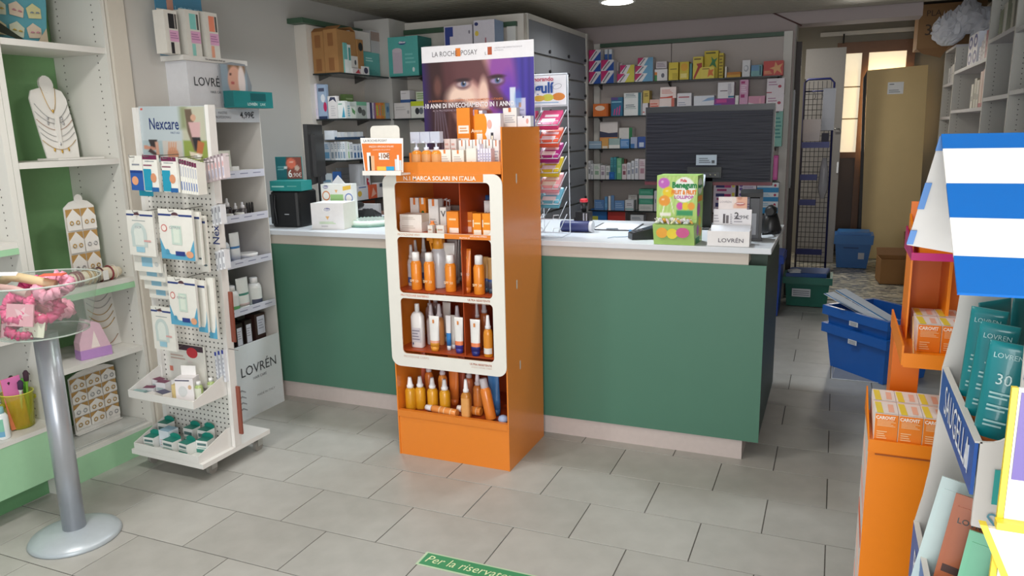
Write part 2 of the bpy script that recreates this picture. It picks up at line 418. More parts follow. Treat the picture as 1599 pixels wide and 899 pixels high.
# back room floor: crazy marble
def crazy(nt, p):
    tc = nt.nodes.new('ShaderNodeTexCoord'); mp = nt.nodes.new('ShaderNodeMapping'); mp.inputs['Scale'].default_value = (4, 8.5, 1); mp.inputs['Rotation'].default_value = (0, 0, .12)
    nt.links.new(tc.outputs['Object'], mp.inputs['Vector'])
    v = nt.nodes.new('ShaderNodeTexVoronoi'); nt.links.new(mp.outputs[0], v.inputs['Vector'])
    sp = nt.nodes.new('ShaderNodeSeparateColor'); nt.links.new(v.outputs['Color'], sp.inputs[0])
    r = nt.nodes.new('ShaderNodeValToRGB'); r.color_ramp.interpolation = 'CONSTANT'; cr = r.color_ramp
    cols = ['#5c6166', '#b5b2a2', '#cfc8b4', '#7d8288', '#dcd4be', '#9c9e94', '#e2dccb', '#6a6e72']
    cr.elements[0].color = lin(cols[0]); cr.elements[1].position = .125; cr.elements[1].color = lin(cols[1])
    for i in range(2, 8): e = cr.elements.new(i / 8); e.color = lin(cols[i])
    nt.links.new(sp.outputs[0], r.inputs[0])
    v2 = nt.nodes.new('ShaderNodeTexVoronoi'); v2.feature = 'DISTANCE_TO_EDGE'; nt.links.new(mp.outputs[0], v2.inputs['Vector'])
    c = nt.nodes.new('ShaderNodeMath'); c.operation = 'LESS_THAN'; c.inputs[1].default_value = .035; nt.links.new(v2.outputs[0], c.inputs[0])
    mx = nt.nodes.new('ShaderNodeMix'); mx.data_type = 'RGBA'; mx.inputs['B'].default_value = lin('#9c9a8c')
    nt.links.new(c.outputs[0], mx.inputs['Factor']); nt.links.new(r.outputs[0], mx.inputs['A']); nt.links.new(mx.outputs['Result'], p.inputs['Base Color'])
    p.inputs['Roughness'].default_value = .3
g = G(); g.box(-1.6, XR + .2, YB + .05, 10.1, -.06, 0, nodes_mat('crazy_marble_floor', crazy)); struct('floor_back_room', g, floor)
# walls
g = G(); g.box(XW - .12, XW, YF, YB + .3, -.06, 2.75, WALL); struct('wall_left', g)
g = G(); g.box(XR, XR + .12, YF, 10.1, -.06, 2.75, WALL); struct('wall_right', g)
g = G(); g.box(XW, -.385, YB, YB + .28, 0, 2.62, WALLB)
g.box(-.385, .575, YB, YB + .28, 2.395, 2.62, WALLB); wb = struct('wall_back', g)
g = G(); g.box(-1.7, XR, 9.86, 9.96, 0, 2.75, M('#8f8b80', .8, nz=.03, sc=3)); struct('wall_back_room', g)
g = G(); g.box(-1.72, -1.6, YB + .28, 9.96, 0, 2.75, M('#9a968c', .8)); struct('wall_back_room_left', g)
g = G(); g.box(-.385, -.375, YB - .002, YB + .28, 0, 2.395, M('#a3a19c', .7)); struct('trim_1', g, wb)
# pilaster between the green shelving and the grey wall
g = G(); g.box(XW, -3.13, 2.735, 2.955, 0, H, M('#c3c0ba', .75, nz=.03, sc=3, bump=.15)); struct('wall_pilaster', g)
# ceiling of grooved metal slats
g = G(); g.box(XW, XR + .12, YF, YB + .0, H + .012, H + .03, M('#23221e', .8)); ceil = struct('ceiling', g)
SLAT = M('#b8b2a2', .42, metal=.15, nz=.04, sc=2)
q = G(); n = 0.083
q.prism([(0, 0), (.06, 0), (.064, .004), (.064, .012), (0, .012)], 0, 0, XR - XW, SLAT)
sm = q.mesh('ceiling_slat'); y = 1.0
while y < YB - .07:
    ob('ceiling_slat', sm, ceil, (XW, y, H)); y += .075
o = empty('ceiling_lamp', (-.75, 8.3, 2.72)); tag(o, 'round recessed ceiling lamp', 'lamp', 'added unseen in the back room')  # housing for the unseen lamp added to light the back room
a = G(); a.loft([(-.012, .135, .135), (-.001, .14, .14)], M('#dcdad2', .4), 24); ob('frame', a, o)
a = G(); a.loft([(-.018, .10, .10), (-.0125, .118, .118)], M('#fffaf0', .5, em=9, nz=0), 24); ob('diffuser', a, o)
g = G(); g.box(-1.6, XR, YB + .28, 9.86, 2.72, 2.75, M('#8d897e', .8)); struct('ceiling_back_room', g)
# entrance side: shop front wall round the open glazed front
g = G(); g.box(XW, XR, YF - .12, YF, 2.45, 2.62, WALL); g.box(XW, XR, YF, 1.0, H, H + .02, WALL)
struct('wall_front_lintel', g)
# round recessed ceiling lamps; the front three are additions for more light
for i, (x, y, _, _) in enumerate(LAMPS):
    o = empty('ceiling_lamp', (x, y, H)); tag(o, 'round recessed ceiling lamp', 'lamp', ('at the top edge of the photo', 'over the left end of counter', 'over the middle of counter', 'over the right end of counter', 'added unseen over the bowl stand', 'added unseen over the floor strip', 'added unseen in front of the orange tower')[i])
    a = G(); a.loft([(-.012, .135, .135), (-.001, .14, .14)], M('#dcdad2', .4), 24); ob('frame', a, o)
    a = G(); a.loft([(-.018, .10, .10), (-.0125, .118, .118)], M('#fffaf0', .5, em=9, nz=0), 24); ob('diffuser', a, o)
# ------------------------------------------------------------------ back wall shelf panel, rail, shelves
GREEN_RAIL = M('#3f5b47', .45)
def glass_shelf(x0, x1, y0, y1, z, parent, name='glass_shelf'):
    g = G(); g.box(x0, x1, y0, y1, z - .010, z, M('#5d6f6c', .12, tr=.35), front=M('#1f2a2c', .3), side=M('#1f2a2c', .3)); return ob(name, g, parent)
SB = [1.963, 1.668, 1.375, 1.09, .80, .50]
def shz_back(i): return SB[i]
sb = empty('wall_shelving', (-1.28, 7.19, 0)); tag(sb, 'white wall shelving with glass shelves and green top rail', 'shelving', 'behind the large monitor')
def rel(o, g):  # geometry given in world coordinates, parented to o at its location
    g.v = [(a - o.location.x, b - o.location.y, c - o.location.z) for a, b, c in g.v]; return g
PAN = M('#c5bbb6', .5, nz=.02)
for i, (a, b) in enumerate(((-2.10, -1.44), (-1.434, -.47))):
    g = G(); g.box(a, b, 7.165, 7.198, .1, 2.30, PAN); ob('back_panel', rel(sb, g), sb)
g = G(); g.box(-2.12, -.44, 7.13, 7.199, 2.302, 2.335, GREEN_RAIL); ob('rail', rel(sb, g), sb, label='dark green top rail')
g = G(); g.box(-.47, -.40, 7.12, 7.199, .0, 2.335, WHITE); ob('upright', rel(sb, g), sb)
g = G(); g.box(-2.158, -2.10, 7.12, 7.199, .0, 2.335, WHITE); ob('upright', rel(sb, g), sb)
for z in SB:
    g = G(); g.box(-2.16, -.47, 6.915, 7.164, z - .010, z, M('#54615f', .12, tr=.3), front=M('#1d2527', .3), side=M('#1d2527', .3)); ob('glass_shelf', rel(sb, g), sb)
for z in SB:
    for x in (-2.09, -1.437, -.50):
        g = G(); g.prism([(7.165, z - .011), (7.165, z - .045), (7.06, z - .011)], 0, x - .006, x + .006, M('#5c5a57', .4, metal=.6)); ob('bracket', rel(sb, g), sb)
# ------------------------------------------------------------------ shelving in the left rear corner
GL = [1.975, 1.665, 1.378, 1.083, .79]
sl = empty('wall_shelving', (-3.42, 4.5, 0)); tag(sl, 'white shelving with glass shelves and green rail on left wall', 'shelving', 'behind the small monitor')
g = G(); g.box(-3.499, -3.40, 4.45, 5.12, 0, 2.30, M('#d3cdc4', .5, nz=.02)); ob('back_panel', rel(sl, g), sl)
g = G(); g.box(-3.499, -3.37, 4.38, 5.10, 2.302, 2.335, GREEN_RAIL); ob('rail', rel(sl, g), sl, label='dark green top rail')
for z in GL:
    g = G(); g.box(-3.399, -3.17, 4.49, 5.115, z - .010, z, M('#54615f', .12, tr=.3), front=M('#1d2527', .3), side=M('#1d2527', .3)); ob('glass_shelf', rel(sl, g), sl)
    for y in (4.56, 5.0):
        g = G(); g.prism([(-3.399, z - .011), (-3.399, z - .045), (-3.29, z - .011)], 1, y - .006, y + .006, M('#5c5a57', .4, metal=.6)); ob('bracket', rel(sl, g), sl)
g = G(); g.box(-3.46, -3.15, 5.12, 5.42, 0, 2.40, WALL); struct('wall_corner_column', g)
sa = empty('wall_shelving', (-2.65, 5.36, 0)); tag(sa, 'white shelving with glass shelves and green rail', 'shelving', 'behind the sun care poster')
g = G(); g.box(-3.149, -2.152, 5.35, 5.415, 0, 2.39, M('#d3cdc4', .5, nz=.02)); ob('back_panel', rel(sa, g), sa)
g = G(); g.box(-3.145, -2.20, 5.32, 5.349, 2.30, 2.335, GREEN_RAIL); ob('rail', rel(sa, g), sa, label='dark green top rail')
g = G(); g.box(-2.27, -2.20, 5.31, 5.349, 0, 2.30, WHITE); ob('upright', rel(sa, g), sa)
for z in GL:
    g = G(); g.box(-3.148, -2.20, 5.10, 5.348, z - .010, z, M('#54615f', .12, tr=.3), front=M('#1d2527', .3), side=M('#1d2527', .3)); ob('glass_shelf', rel(sa, g), sa)
    for x in (-2.98, -2.40):
        g = G(); g.prism([(5.348, z - .011), (5.348, z - .045), (5.24, z - .011)], 0, x - .006, x + .006, M('#5c5a57', .4, metal=.6)); ob('bracket', rel(sa, g), sa)
# ------------------------------------------------------------------ tall drawer cabinet
dc = empty('drawer_cabinet', (-2.45, 6.15, 0)); tag(dc, 'tall grey drawer cabinet with small black knobs', 'cabinet', 'between the two wall shelvings behind the counter')
DG = M('#8e939b', .5, nz=.02)
g = G(); g.box(-2.75, -2.165, 5.44, 6.84, 0, 2.36, GREY)
g.box(-2.75, -2.148, 5.42, 5.44, 0, 2.40, WHITE); g.box(-2.75, -2.14, 6.84, 6.885, 0, 2.40, WHITE); g.box(-2.75, -2.148, 5.44, 6.84, 2.36, 2.40, WHITE)
g.box(-2.75, -2.162, 6.885, 7.11, 0, 2.36, M('#b3a9a4', .5)); ob('carcass', rel(dc, g), dc)
zr = [2.36, 2.12, 1.968, 1.81, 1.663, 1.514, 1.359, 1.203, 1.045, .89, .73, .57, .41, .25, .08]
for r in range(len(zr) - 1):
    for a, b in ((5.445, 5.905), (5.911, 6.371), (6.377, 6.835)):
        z0, z1 = zr[r + 1] + .012, zr[r]
        g = G(); g.prism([(-2.164, z0 + .008), (-2.150, z0), (-2.146, z0 + .002), (-2.150, z1 - .002), (-2.164, z1 - .002)], 1, a, b, DG); dr = ob('drawer', rel(dc, g), dc)
        g = G(); g.loft([(0, .012, .012), (.012, .014, .014), (.016, .010, .010)], M('#17181b', .3), 10)
        ob('knob', g, dr, (-2.148 + 2.45, b - 6.15 - .035, z0 + .03), rot=(0, math.pi / 2, 0))
# ------------------------------------------------------------------ service counter
ct = empty('counter', (-1.9, 3.9, 0)); tag(ct, 'long service counter with green front and pale top', 'counter', 'across the middle of the shop')
SLAB = M('#dbe0e6', .35, nz=.02); TOPW = M('#cfc5ba', .5, nz=.02)
g = G(); g.box(-3.495, -.238, 3.465, 4.345, .993, 1.02, SLAB); tp = ob('worktop', rel(ct, g), ct); bv = tp.modifiers.new('b', 'BEVEL'); bv.width = .003; bv.segments = 2
g = G(); g.box(-3.49, -.335, 3.50, 4.2, .945, .992, TOPW); g.box(-3.49, -.335, 3.494, 3.5, .90, .992, TOPW); ob('fascia', rel(ct, g), ct)
GRN = M('#4f7d69', .40, nz=.03, sc=3)
for a, b in ((-3.49, -.257),):
    g = G(); g.box(a, b, 3.484, 3.493, .098, .938, GRN); ob('front_panel', rel(ct, g), ct, label='deep green front panel')
g = G(); g.box(-3.49, -.262, 3.494, 4.42, .10, .90, M('#33463f', .5)); g.box(-.50, -.262, 3.60, 4.36, .90, .9925, M('#3c5145', .5)); ob('body', rel(ct, g), ct)
g = G(); g.box(-3.49, -.331, 3.496, 4.3, 0, .097, M('#cbbfba', .45)); ob('plinth', rel(ct, g), ct)
# ------------------------------------------------------------------ green and white shelving on the left wall
def holes_mat(nt, p):
    tc = nt.nodes.new('ShaderNodeTexCoord'); s = nt.nodes.new('ShaderNodeSeparateXYZ'); nt.links.new(tc.outputs['Object'], s.inputs[0])
    def mth(op, a, b=None, c=None):
        n = nt.nodes.new('ShaderNodeMath'); n.operation = op
        for i, v in enumerate((a, b, c)):
            if v is None: continue
            if isinstance(v, (int, float)): n.inputs[i].default_value = v
            else: nt.links.new(v, n.inputs[i])
        return n.outputs[0]
    fz = mth('SUBTRACT', mth('FRACT', mth('MULTIPLY', s.outputs[2], 31.25)), .5)
    def col(x):
        dx = mth('MULTIPLY', mth('SUBTRACT', s.outputs[0], x), 31.25)
        return mth('LESS_THAN', mth('ADD', mth('MULTIPLY', dx, dx), mth('MULTIPLY', fz, fz)), .013)
    h = mth('ADD', col(-3.42), col(-3.19))
    mx = nt.nodes.new('ShaderNodeMix'); mx.data_type = 'RGBA'; mx.inputs['A'].default_value = lin('#d6d5ce'); mx.inputs['B'].default_value = lin('#55534e')
    nt.links.new(h, mx.inputs['Factor']); nt.links.new(mx.outputs['Result'], p.inputs['Base Color']); p.inputs['Roughness'].default_value = .5
HM = nodes_mat('drilled_side_panel', holes_mat)
PG = M('#9fcda5', .45, nz=.03); BG = M('#7ba874', .6, nz=.04)
su = empty('shelving_unit', (0, 0, 0)); tag(su, 'white shelving unit with green back and green plinth', 'shelving', 'beside the pilaster on left wall')
g = G(); g.box(-3.499, -3.485, 2.10, 2.615, .02, H - .02, BG); ob('back_panel', g, su, label='grass green back panel')
g = G(); g.box(-3.484, -3.13, 2.615, 2.635, 0, H - .02, HM); ob('side_panel', g, su)
g = G(); g.box(-3.484, -3.13, 2.10, 2.125, 0, H - .02, HM); ob('side_panel', g, su)
g = G(); g.box(-3.484, -3.115, 2.640, 2.73, 0, H - .02, CREAM); ob('side_cover', g, su)
for z, gr in ((1.968, 0), (1.467, 0), (.895, 1), (.548, 0)):
    g = G(); g.box(-3.484, -3.135, 2.1255, 2.6145, z - .022 if gr else z - .026, z, WHITE)
    if gr: g.box(-3.148, -3.132, 2.1255, 2.6145, z - .05, z - .0225, PG)
    ob('shelf', g, su)
g = G(); g.box(-3.484, -3.135, 2.1255, 2.6145, .122, .14, WHITE); ob('shelf', g, su)
g = G(); g.box(-3.15, -3.132, 2.1255, 2.6145, 0, .1215, PG); ob('plinth', g, su, label='light green plinth')
sn = empty('shelving_unit', (0, 0, 0)); tag(sn, 'white shelving unit with green base drawer', 'shelving', 'at the left edge behind the bowl stand')
g = G(); g.box(-3.499, -3.485, 1.0, 2.07, .02, H - .02, M('#8c8c88', .6)); ob('back_panel', g, sn)
g = G(); g.box(-3.484, -3.13, 2.072, 2.098, 0, H - .02, HM); ob('side_panel', g, sn)
for z, gr in ((1.968, 0), (1.142, 1), (.75, 0)):
    g = G(); g.box(-3.484, -3.135, 1.0, 2.0715, z - .024, z, WHITE)
    if gr: g.box(-3.148, -3.132, 1.0, 2.0715, z - .05, z - .0245, PG)
    ob('shelf', g, sn)
g = G(); g.box(-3.484, -3.05, 1.0, 2.071, .335, .355, WHITE); ob('base_top', g, sn)
g = G(); g.box(-3.12, -3.052, 1.0, 2.071, .12, .334, PG); ob('base_drawer', g, sn, label='light green base drawer')
g = G(); g.box(-3.20, -3.18, 1.0, 2.071, 0, .15, M('#679a6d', .5)); ob('plinth', g, sn, label='light green recessed plinth')
# ------------------------------------------------------------------ right wall bookcase
rs = empty('bookcase', (0, 0, 0)); tag(rs, 'tall white open bookcase with drilled uprights', 'bookcase', 'along the right wall')
def holes2(nt, p):
    holes_mat(nt, p)
    for n in nt.nodes:
        if n.type == 'MATH' and n.operation == 'SUBTRACT' and abs(n.inputs[1].default_value + 3.42) < 1e-4: n.inputs[1].default_value = 1.27
        if n.type == 'MATH' and n.operation == 'SUBTRACT' and abs(n.inputs[1].default_value + 3.19) < 1e-4: n.inputs[1].default_value = 1.06
H2 = nodes_mat('drilled_upright', holes2)
RW = M('#cfcdd2', .5, nz=.02)
ups = [4.0, 4.85, 5.87, 6.84, 8.62]
g = G(); g.box(1.33, 1.349, 4.0, 9.45, 0, 2.25, M('#c3bfc2', .5)); ob('back_panel', g, rs)
for y in ups + [9.42]:
    g = G(); g.box(1.0, 1.329, y, y + .03, 0, 2.25 if y > 8 else 2.46, H2); ob('upright', g, rs)
bays = [(4.03, 4.849), (4.881, 5.869), (5.901, 6.839), (6.871, 8.619), (8.651, 9.419)]
zs = [(2.05, 1.72, 1.42), (2.12, 1.735, 1.42, 1.1), (2.14, 1.72, 1.40, 1.1, .8), (2.02, 1.655, 1.35, 1.0, .65, .3), (1.93, 1.60, 1.30, .95, .6, .25)]
for (a, b), z_ in zip(bays, zs):
    for z in z_:
        g = G(); g.box(1.002, 1.329, a, b, z - .028, z, RW); ob('shelf', g, rs)
g = G(); g.box(1.0, 1.329, 8.655, 9.45, 2.251, 2.275, RW); ob('top_board', g, rs)
# ------------------------------------------------------------------ back room: window, frames, door leaf, cable rail
WD = M('#6b4a33', .5, nz=.15, sc=20)
w1 = empty('window_1', (0, 0, 0)); w1['kind'] = 'structure'
g = G(); g.box(-.06, .74, 9.80, 9.858, 2.34, 2.46, WD); g.box(-.06, .0, 9.80, 9.858, 0, 2.339, WD); g.box(.205, .275, 9.80, 9.858, .0, 2.339, WD); g.box(.66, .74, 9.80, 9.858, 0, 2.339, WD)
g.box(.0, .205, 9.80, 9.858, 1.16, 1.225, WD); g.box(.275, .66, 9.80, 9.858, 1.16, 1.225, WD)
ob('window_frame', g, w1)
PANE = M('#e9dcc0', .6, em=.75, nz=0)
for a, b in ((.0, .205), (.276, .659)):
    for z0, z1 in ((1.226, 1.60), (1.615, 1.96), (1.975, 2.339)):
        g = G(); g.box(a + .001, b - .001, 9.83, 9.845, z0, z1, PANE); ob('pane', g, w1)
for a, b in ((.0, .205), (.276, .659)):
    for z in (1.6005, 1.9605):
        g = G(); g.box(a + .001, b - .001, 9.828, 9.85, z, z + .014, M('#a08e72', .5)); ob('glazing_bar', g, w1)
g = G(); g.box(.001, .204, 9.82, 9.85, .05, 1.159, M('#4b3b33', .5)); g.box(.276, .659, 9.82, 9.85, .05, 1.159, M('#4b3b33', .5)); ob('lower_panel', g, w1)
d1 = empty('door_1', (0, 0, 0)); d1['kind'] = 'structure'
g = G(); g.box(-.37, .035, 9.2, 9.24, .01, 2.36, M('#8d8a87', .5)); ob('door_leaf', g, d1)  # white leaf; the shade on it is put into this grey
g = G(); g.box(.012, .03, 9.185, 9.199, 1.02, 1.14, M('#9a9a98', .3, metal=.8)); ob('lock_plate', g, d1)
g = G(); g.tube([(.01, 9.199, 1.50), (.01, 9.165, 1.50), (-.05, 9.165, 1.50)], .008, M('#a5a5a3', .3, metal=.8)); ob('hinge', g, d1)
g = G(); g.box(-.374, -.33, 7.30, 7.36, 0, 2.26, M('#2b1c18', .5)); g.box(-.374, -.34, 7.44, 7.48, 0, 2.26, M('#3a2620', .5)); struct('door_2', g)
g = G(); g.box(-.25, 1.0, 9.80, 9.859, 2.54, 2.585, M('#c9c7c2', .5)); o = ob('cable_duct', g); tag(o, 'white cable duct running under the back room ceiling', 'duct', '')
g = G(); g.tube([(0, 0, 0), (0, -.03, 0), (0, -.03, -.10)], .010, '#222222'); o = ob('coat_hook', g, None, (0.0, 9.798, 2.55)); tag(o, 'small dark hook hanging from the white cable duct', 'hook', 'added unseen in the back room')
g = G(); g.tube([XP_ for XP_ in (YP(1200, 17, 7.192), YP(1225, 28, 7.192), YP(1252, 40, 7.192))], .006, M('#5a3d3a', .5)); o = ob('cable', g); tag(o, 'thin brown cable running diagonally over the back wall', 'cable', 'above the doorway')
# ================================================================== GOODS ON THE BACK WALL
def place_y(yf, z, x0, x1, yt, base, desc, place, spec=(), d=.11, cat='box', group=None, top=None, side=None, text=(), zb=None, name='medicine_box', rz=0, yb=None, key=None):
    """a carton whose front stands on the plane y = yf on a shelf of height z; x0, x1, yt read along the shelf"""
    xm = (x0 + x1) / 2
    zt = YP(xm, yt, yf)[2]; yy = yb if yb else (yt + 20)
    a = YP(x0, yy, yf)[0]; b = YP(x1, yy, yf)[0]; z0 = zb if zb is not None else z
    h = max(.012, zt - z0)
    o = carton(b - a - .002, d, h, base, ((a + b) / 2, yf + d / 2, z0 + .0005), rz, spec, top, side, text, name)
    tag(o, desc, cat, place, group, key)
    return o, z0 + h
FY = 6.93
# colours of the back wall goods
MOM_B = (('p', [(0, .1), (0, 1), (.6, 1)], '#c8246e'), ('p', [(.35, 0), (1, 0), (1, .85)], '#1d4fa8'), ('p', [(.12, .12), (.2, .06), (.72, .82), (.62, .88)], '#8b8590'))
MOM_Y = (('p', [(0, .1), (0, 1), (.45, 1)], '#c8246e'), ('p', [(.45, 0), (1, 0), (1, 1), (.75, 1)], '#d8cf52'), ('p', [(.12, .1), (.2, .05), (.5, .85), (.42, .9)], '#8b8590'))
MOM_L = (('p', [(0, .1), (0, 1), (.4, 1)], '#c02a64'), ('p', [(.4, 0), (1, 0), (1, 1), (.7, 1)], '#6fa9cf'), ('p', [(.1, .1), (.18, .05), (.5, .85), (.42, .9)], '#8b8590'))
P1 = 'on the top shelf behind the monitor'
zt = SB[0]
for c, (x0, x1) in enumerate(((919.5, 938), (938.5, 958.5))):
    z = zt
    for r, yt in enumerate(((112, 95, 78), (110.5, 93.5))[c]):
        o, z = place_y(FY, zt, x0, x1, yt, '#e8e6ea', 'magenta and blue cornered carton', 'behind the monitor', MOM_B, zb=z, group='magenta and blue cartons', yb=120,
                       key=('%s of the %s stack' % (('bottom', 'middle', 'top')[r] if c == 0 else ('bottom', 'top')[r], ('left', 'right')[c])))
for k, x in enumerate((944, 950.5)):
    o, _ = place_y(FY + .03, zt, x, x + 5, 77, '#dfe3ea', 'narrow white and blue carton', 'above the magenta and blue cartons', ((0, 0, 1, .55, '#2b5aa5'),), zb=YP(950, 93.5, FY)[2] + .001, d=.07, yb=90)
for k, (x, yt) in enumerate(((961.5, 97), (967.5, 99), (972.5, 101))):
    o, _ = place_y(FY + .14, zt, x, x + 4.2, yt, '#dcd3d6', 'slim pale carton standing upright', 'behind the magenta and yellow cartons', ((.1, .3, .9, .6, '#b06a8a'),), d=.10, yb=120)
z = zt
for r, (x0, yt) in enumerate(((963.5, 115), (968, 101.5))):
    o, z = place_y(FY, zt, x0, 990.5, yt, '#efecee', 'magenta cornered carton with yellow end', 'on top shelf behind the monitor', MOM_Y, zb=z, group='magenta and yellow cartons', yb=118, key=('lower one', 'upper one')[r])
z = zt
for r, (x0, yt) in enumerate(((991.5, 114.5), (991.8, 102.5), (995.5, 90))):
    o, z = place_y(FY, zt, x0, 1019.5, yt, '#efecee', 'magenta cornered carton with light blue end', 'on top shelf behind the monitor', MOM_L, zb=z, group='magenta and light blue cartons', yb=118, key=('bottom', 'middle', 'top')[r] + ' one')
def B(i, x0, x1, yt, base, desc, spec=(), place=None, **k):
    pl = place or ('on the top shelf behind the monitor', 'on the shelf level with the monitor top', 'on third shelf left of the monitor', 'on fourth shelf left of the monitor', 'on fifth shelf behind the clipboard', 'on lowest visible shelf behind the clipboard')[i]
    return place_y(k.pop('yf', FY), SB[i], x0, x1, yt, base, desc, pl, spec, yb=k.pop('yb', (118, 165, 222, 270, 318, 340)[i]), **k)
B(0, 1022, 1042, 108, '#e5e2e4', 'white carton with dark molecule drawing and orange corner', (('e', .65, .45, .13, .2, '#6a6a78'), (.0, 0, .2, .5, '#3c8a4c'), (.0, .5, .2, .75, '#e0893a')))
B(0, 1024, 1041, 96, '#cfc6cc', 'pale lilac carton lying above the molecule carton', (('l', .1, .2, .9, .8, 3, '#9c8d9c'),), place='on the top shelf behind the monitor', zb=YP(1032, 107.4, FY)[2] + .002)
B(0, 1044, 1059, 97.5, '#e0c93c', 'yellow carton with thin dark line', ((.15, .6, .85, .65, '#7c6720'), (.4, .05, .95, .4, '#c7b030')))
B(0, 1061, 1075.5, 96.5, '#d9c234', 'yellow and orange round-printed carton', (('e', .5, .7, .4, .22, '#e2a92f'), (.1, .1, .8, .35, '#efe08a')))
B(0, 1076.5, 1080.5, 99, '#4f8a8f', 'thin teal carton seen edge on')
B(0, 1081.5, 1097, 88.5, '#e3cf52', 'yellow carton with large red arrow', (('p', [(.05, .05), (.2, .0), (.75, .5), (.95, .4), (.9, .72), (.35, .68), (.5, .55)], '#b23a33'), (.1, .86, .8, .92, '#7c5c20')))
B(0, 1099, 1121, 79.5, '#dcc531', 'tall yellow carton with green starburst', (('p', [(.35, .42), (.6, .5), (.9, .38), (.78, .58), (.95, .75), (.7, .68), (.5, .8), (.55, .62)], '#3e8a55'), (.1, .9, .8, .95, '#5d5a1c')), yf=FY + .06, side='#cdb52a')
B(0, 1121.8, 1129, 83, '#d5be36', 'narrow yellow carton end with print lines', (('l', .1, .05, .9, .95, 7, '#8c7420'),), yf=FY + .05)
B(0, 1094, 1115.5, 104.5, '#e6d35a', 'low yellow carton with orange sunburst', (('p', [(.5, .1), (.7, .3), (.95, .2), (.85, .5), (.97, .8), (.7, .7), (.6, .9)], '#e2793a'), (.1, .8, .6, .88, '#8a6a22')), d=.05, yf=FY - .01)
B(0, 1131.5, 1134.5, 104, '#e6e3df', 'thin white carton standing on edge')
B(0, 1135, 1156.5, 112.5, '#d9a637', 'flat orange and yellow carton lying down', ((.0, .5, 1, 1, '#c77f2c'),))
B(0, 1158.5, 1171, 94, '#e9e9ee', 'upright white carton with grey leaf curl', (('e', .5, .5, .3, .2, '#b9bcc6'), ('e', .45, .52, .2, .12, '#e9e9ee')))
B(0, 1172.5, 1190, 101.5, '#7db2b5', 'aqua and blue carton', ((.0, .5, .7, 1, '#6f9cc4'), (.75, .1, .9, .9, '#3b6b7d')))
B(0, 1191.5, 1222.5, 95, '#cf4a45', 'red carton with yellow firework print', (('p', [(.55, .05), (.7, .35), (.95, .1), (.85, .5), (.98, .8), (.72, .66), (.6, .95), (.55, .6), (.3, .5), (.52, .4)], '#e9b07a'), ('l', .05, .1, .45, .35, 3, '#efc08a')))
# second shelf
B(1, 926, 950, 162, '#d6702c', 'orange carton with pale oval', (('e', .45, .65, .32, .2, '#f2d9c6'), (.88, 0, 1, 1, '#b95a22')))
B(1, 954, 972.5, 152, '#2d6f93', 'upright blue carton with magenta stripes', (('p', [(.2, .05), (.3, .05), (.38, .4), (.28, .36)], '#d23a86'), ('p', [(.42, .05), (.52, .05), (.6, .48), (.5, .44)], '#d23a86'), ('p', [(.64, .05), (.74, .05), (.82, .56), (.72, .52)], '#d23a86'), (.05, .72, .9, .78, '#8fc4dd'), (0, .85, .6, 1, '#5a4a8c')))
z = SB[1]
for r, yt in enumerate((161.5, 145)):
    o, z = B(1, 974, 1002, yt, '#e4e7e8', 'white carton with teal end', ((.8, 0, .97, 1, '#2f6f80'), (.05, .55, .7, .6, '#9fb6b6'), ('l', .1, .65, .65, .95, 2, '#6d7f86')), zb=z, key=('lower one', 'upper one')[r], group='stacked white and teal cartons')
o, z = B(1, 1003, 1012, 161, '#d9d5da', 'small white carton under the gold carton', ((.1, .2, .4, .3, '#c05a5a'),))
B(1, 1004, 1014, 141.5, '#c9b25a', 'small gold carton', (('l', .2, .5, .8, .8, 2, '#5a4b22'),), zb=z)
B(1, 1014.5, 1030, 155.5, '#e2b8ae', 'salmon carton with red print', (('l', .05, .5, .9, .8, 2, '#cf5b4c'),))
o, z = B(1, 1029, 1053, 153.5, '#e9d9d6', 'white and red striped carton lying under another', ((.02, .3, .6, .5, '#9cc4d8'), (.8, 0, 1, 1, '#cf6d5f')))
B(1, 1030.5, 1055.5, 136, '#efdedb', 'white carton with red wave on a stack', (('p', [(0, 0), (.8, .02), (.78, .22), (.4, .12), (0, .1)], '#cf4b38'), ('l', .1, .4, .8, .8, 3, '#d98a80')), zb=z)
B(1, 1057, 1079.5, 145.5, '#e3e1e8', 'squarish white carton with small red print', ((.1, .78, .85, .84, '#b9606c'), ('l', .1, .3, .7, .6, 3, '#a9b0c4')))
z = SB[1]
for r, yt in enumerate((160, 149.5)):
    o, z = B(1, 1083, 1115, yt, '#dfe3ee', 'flat white carton with blue swoosh', (('p', [(.4, .15), (1, .3), (1, .75), (.7, .65)], '#8fb0d8'),), zb=z, key=('lower one', 'upper one')[r], group='flat white and blue cartons')
o, z = B(1, 1115, 1147.5, 153.5, '#8d3a94', 'purple and blue flat carton', ((0, 0, .35, .6, '#4f74c0'), (.55, 0, .85, .5, '#6aa4da'), (.1, .7, .6, .95, '#c9489a')))
B(1, 1120, 1145.5, 128.5, '#eceaf0', 'white carton with grey arc', (('l', .15, .42, .6, .52, 1, '#5a3c52'), ('p', [(.62, .9), (.8, .92), (.86, .4), (.7, .1), (.62, .3)], '#cfcdd8'), (.65, .03, 1, .14, '#3d7ea8')), zb=z)
B(1, 1147.5, 1153, 149, '#eff1ee', 'tiny white capped carton')
B(1, 1154, 1167.5, 124.5, '#d9a6c8', 'tall narrow pink carton with magenta panels', ((.15, .88, .6, .95, '#b0307a'), (.15, .45, .6, .55, '#b0307a'), (.15, .06, .6, .14, '#b0307a'), ('l', .15, .6, .8, .85, 4, '#efd9ea')))
B(1, 1168, 1194, 150, '#dc9cb8', 'pink and white carton beside the pink tower', (('p', [(0, 0), (.6, 0), (.5, .5), (0, .6)], '#f0e6ec'), ('p', [(.66, .1), (.8, .1), (.74, .9), (.66, .8)], '#efb6c6')))
z = SB[1]
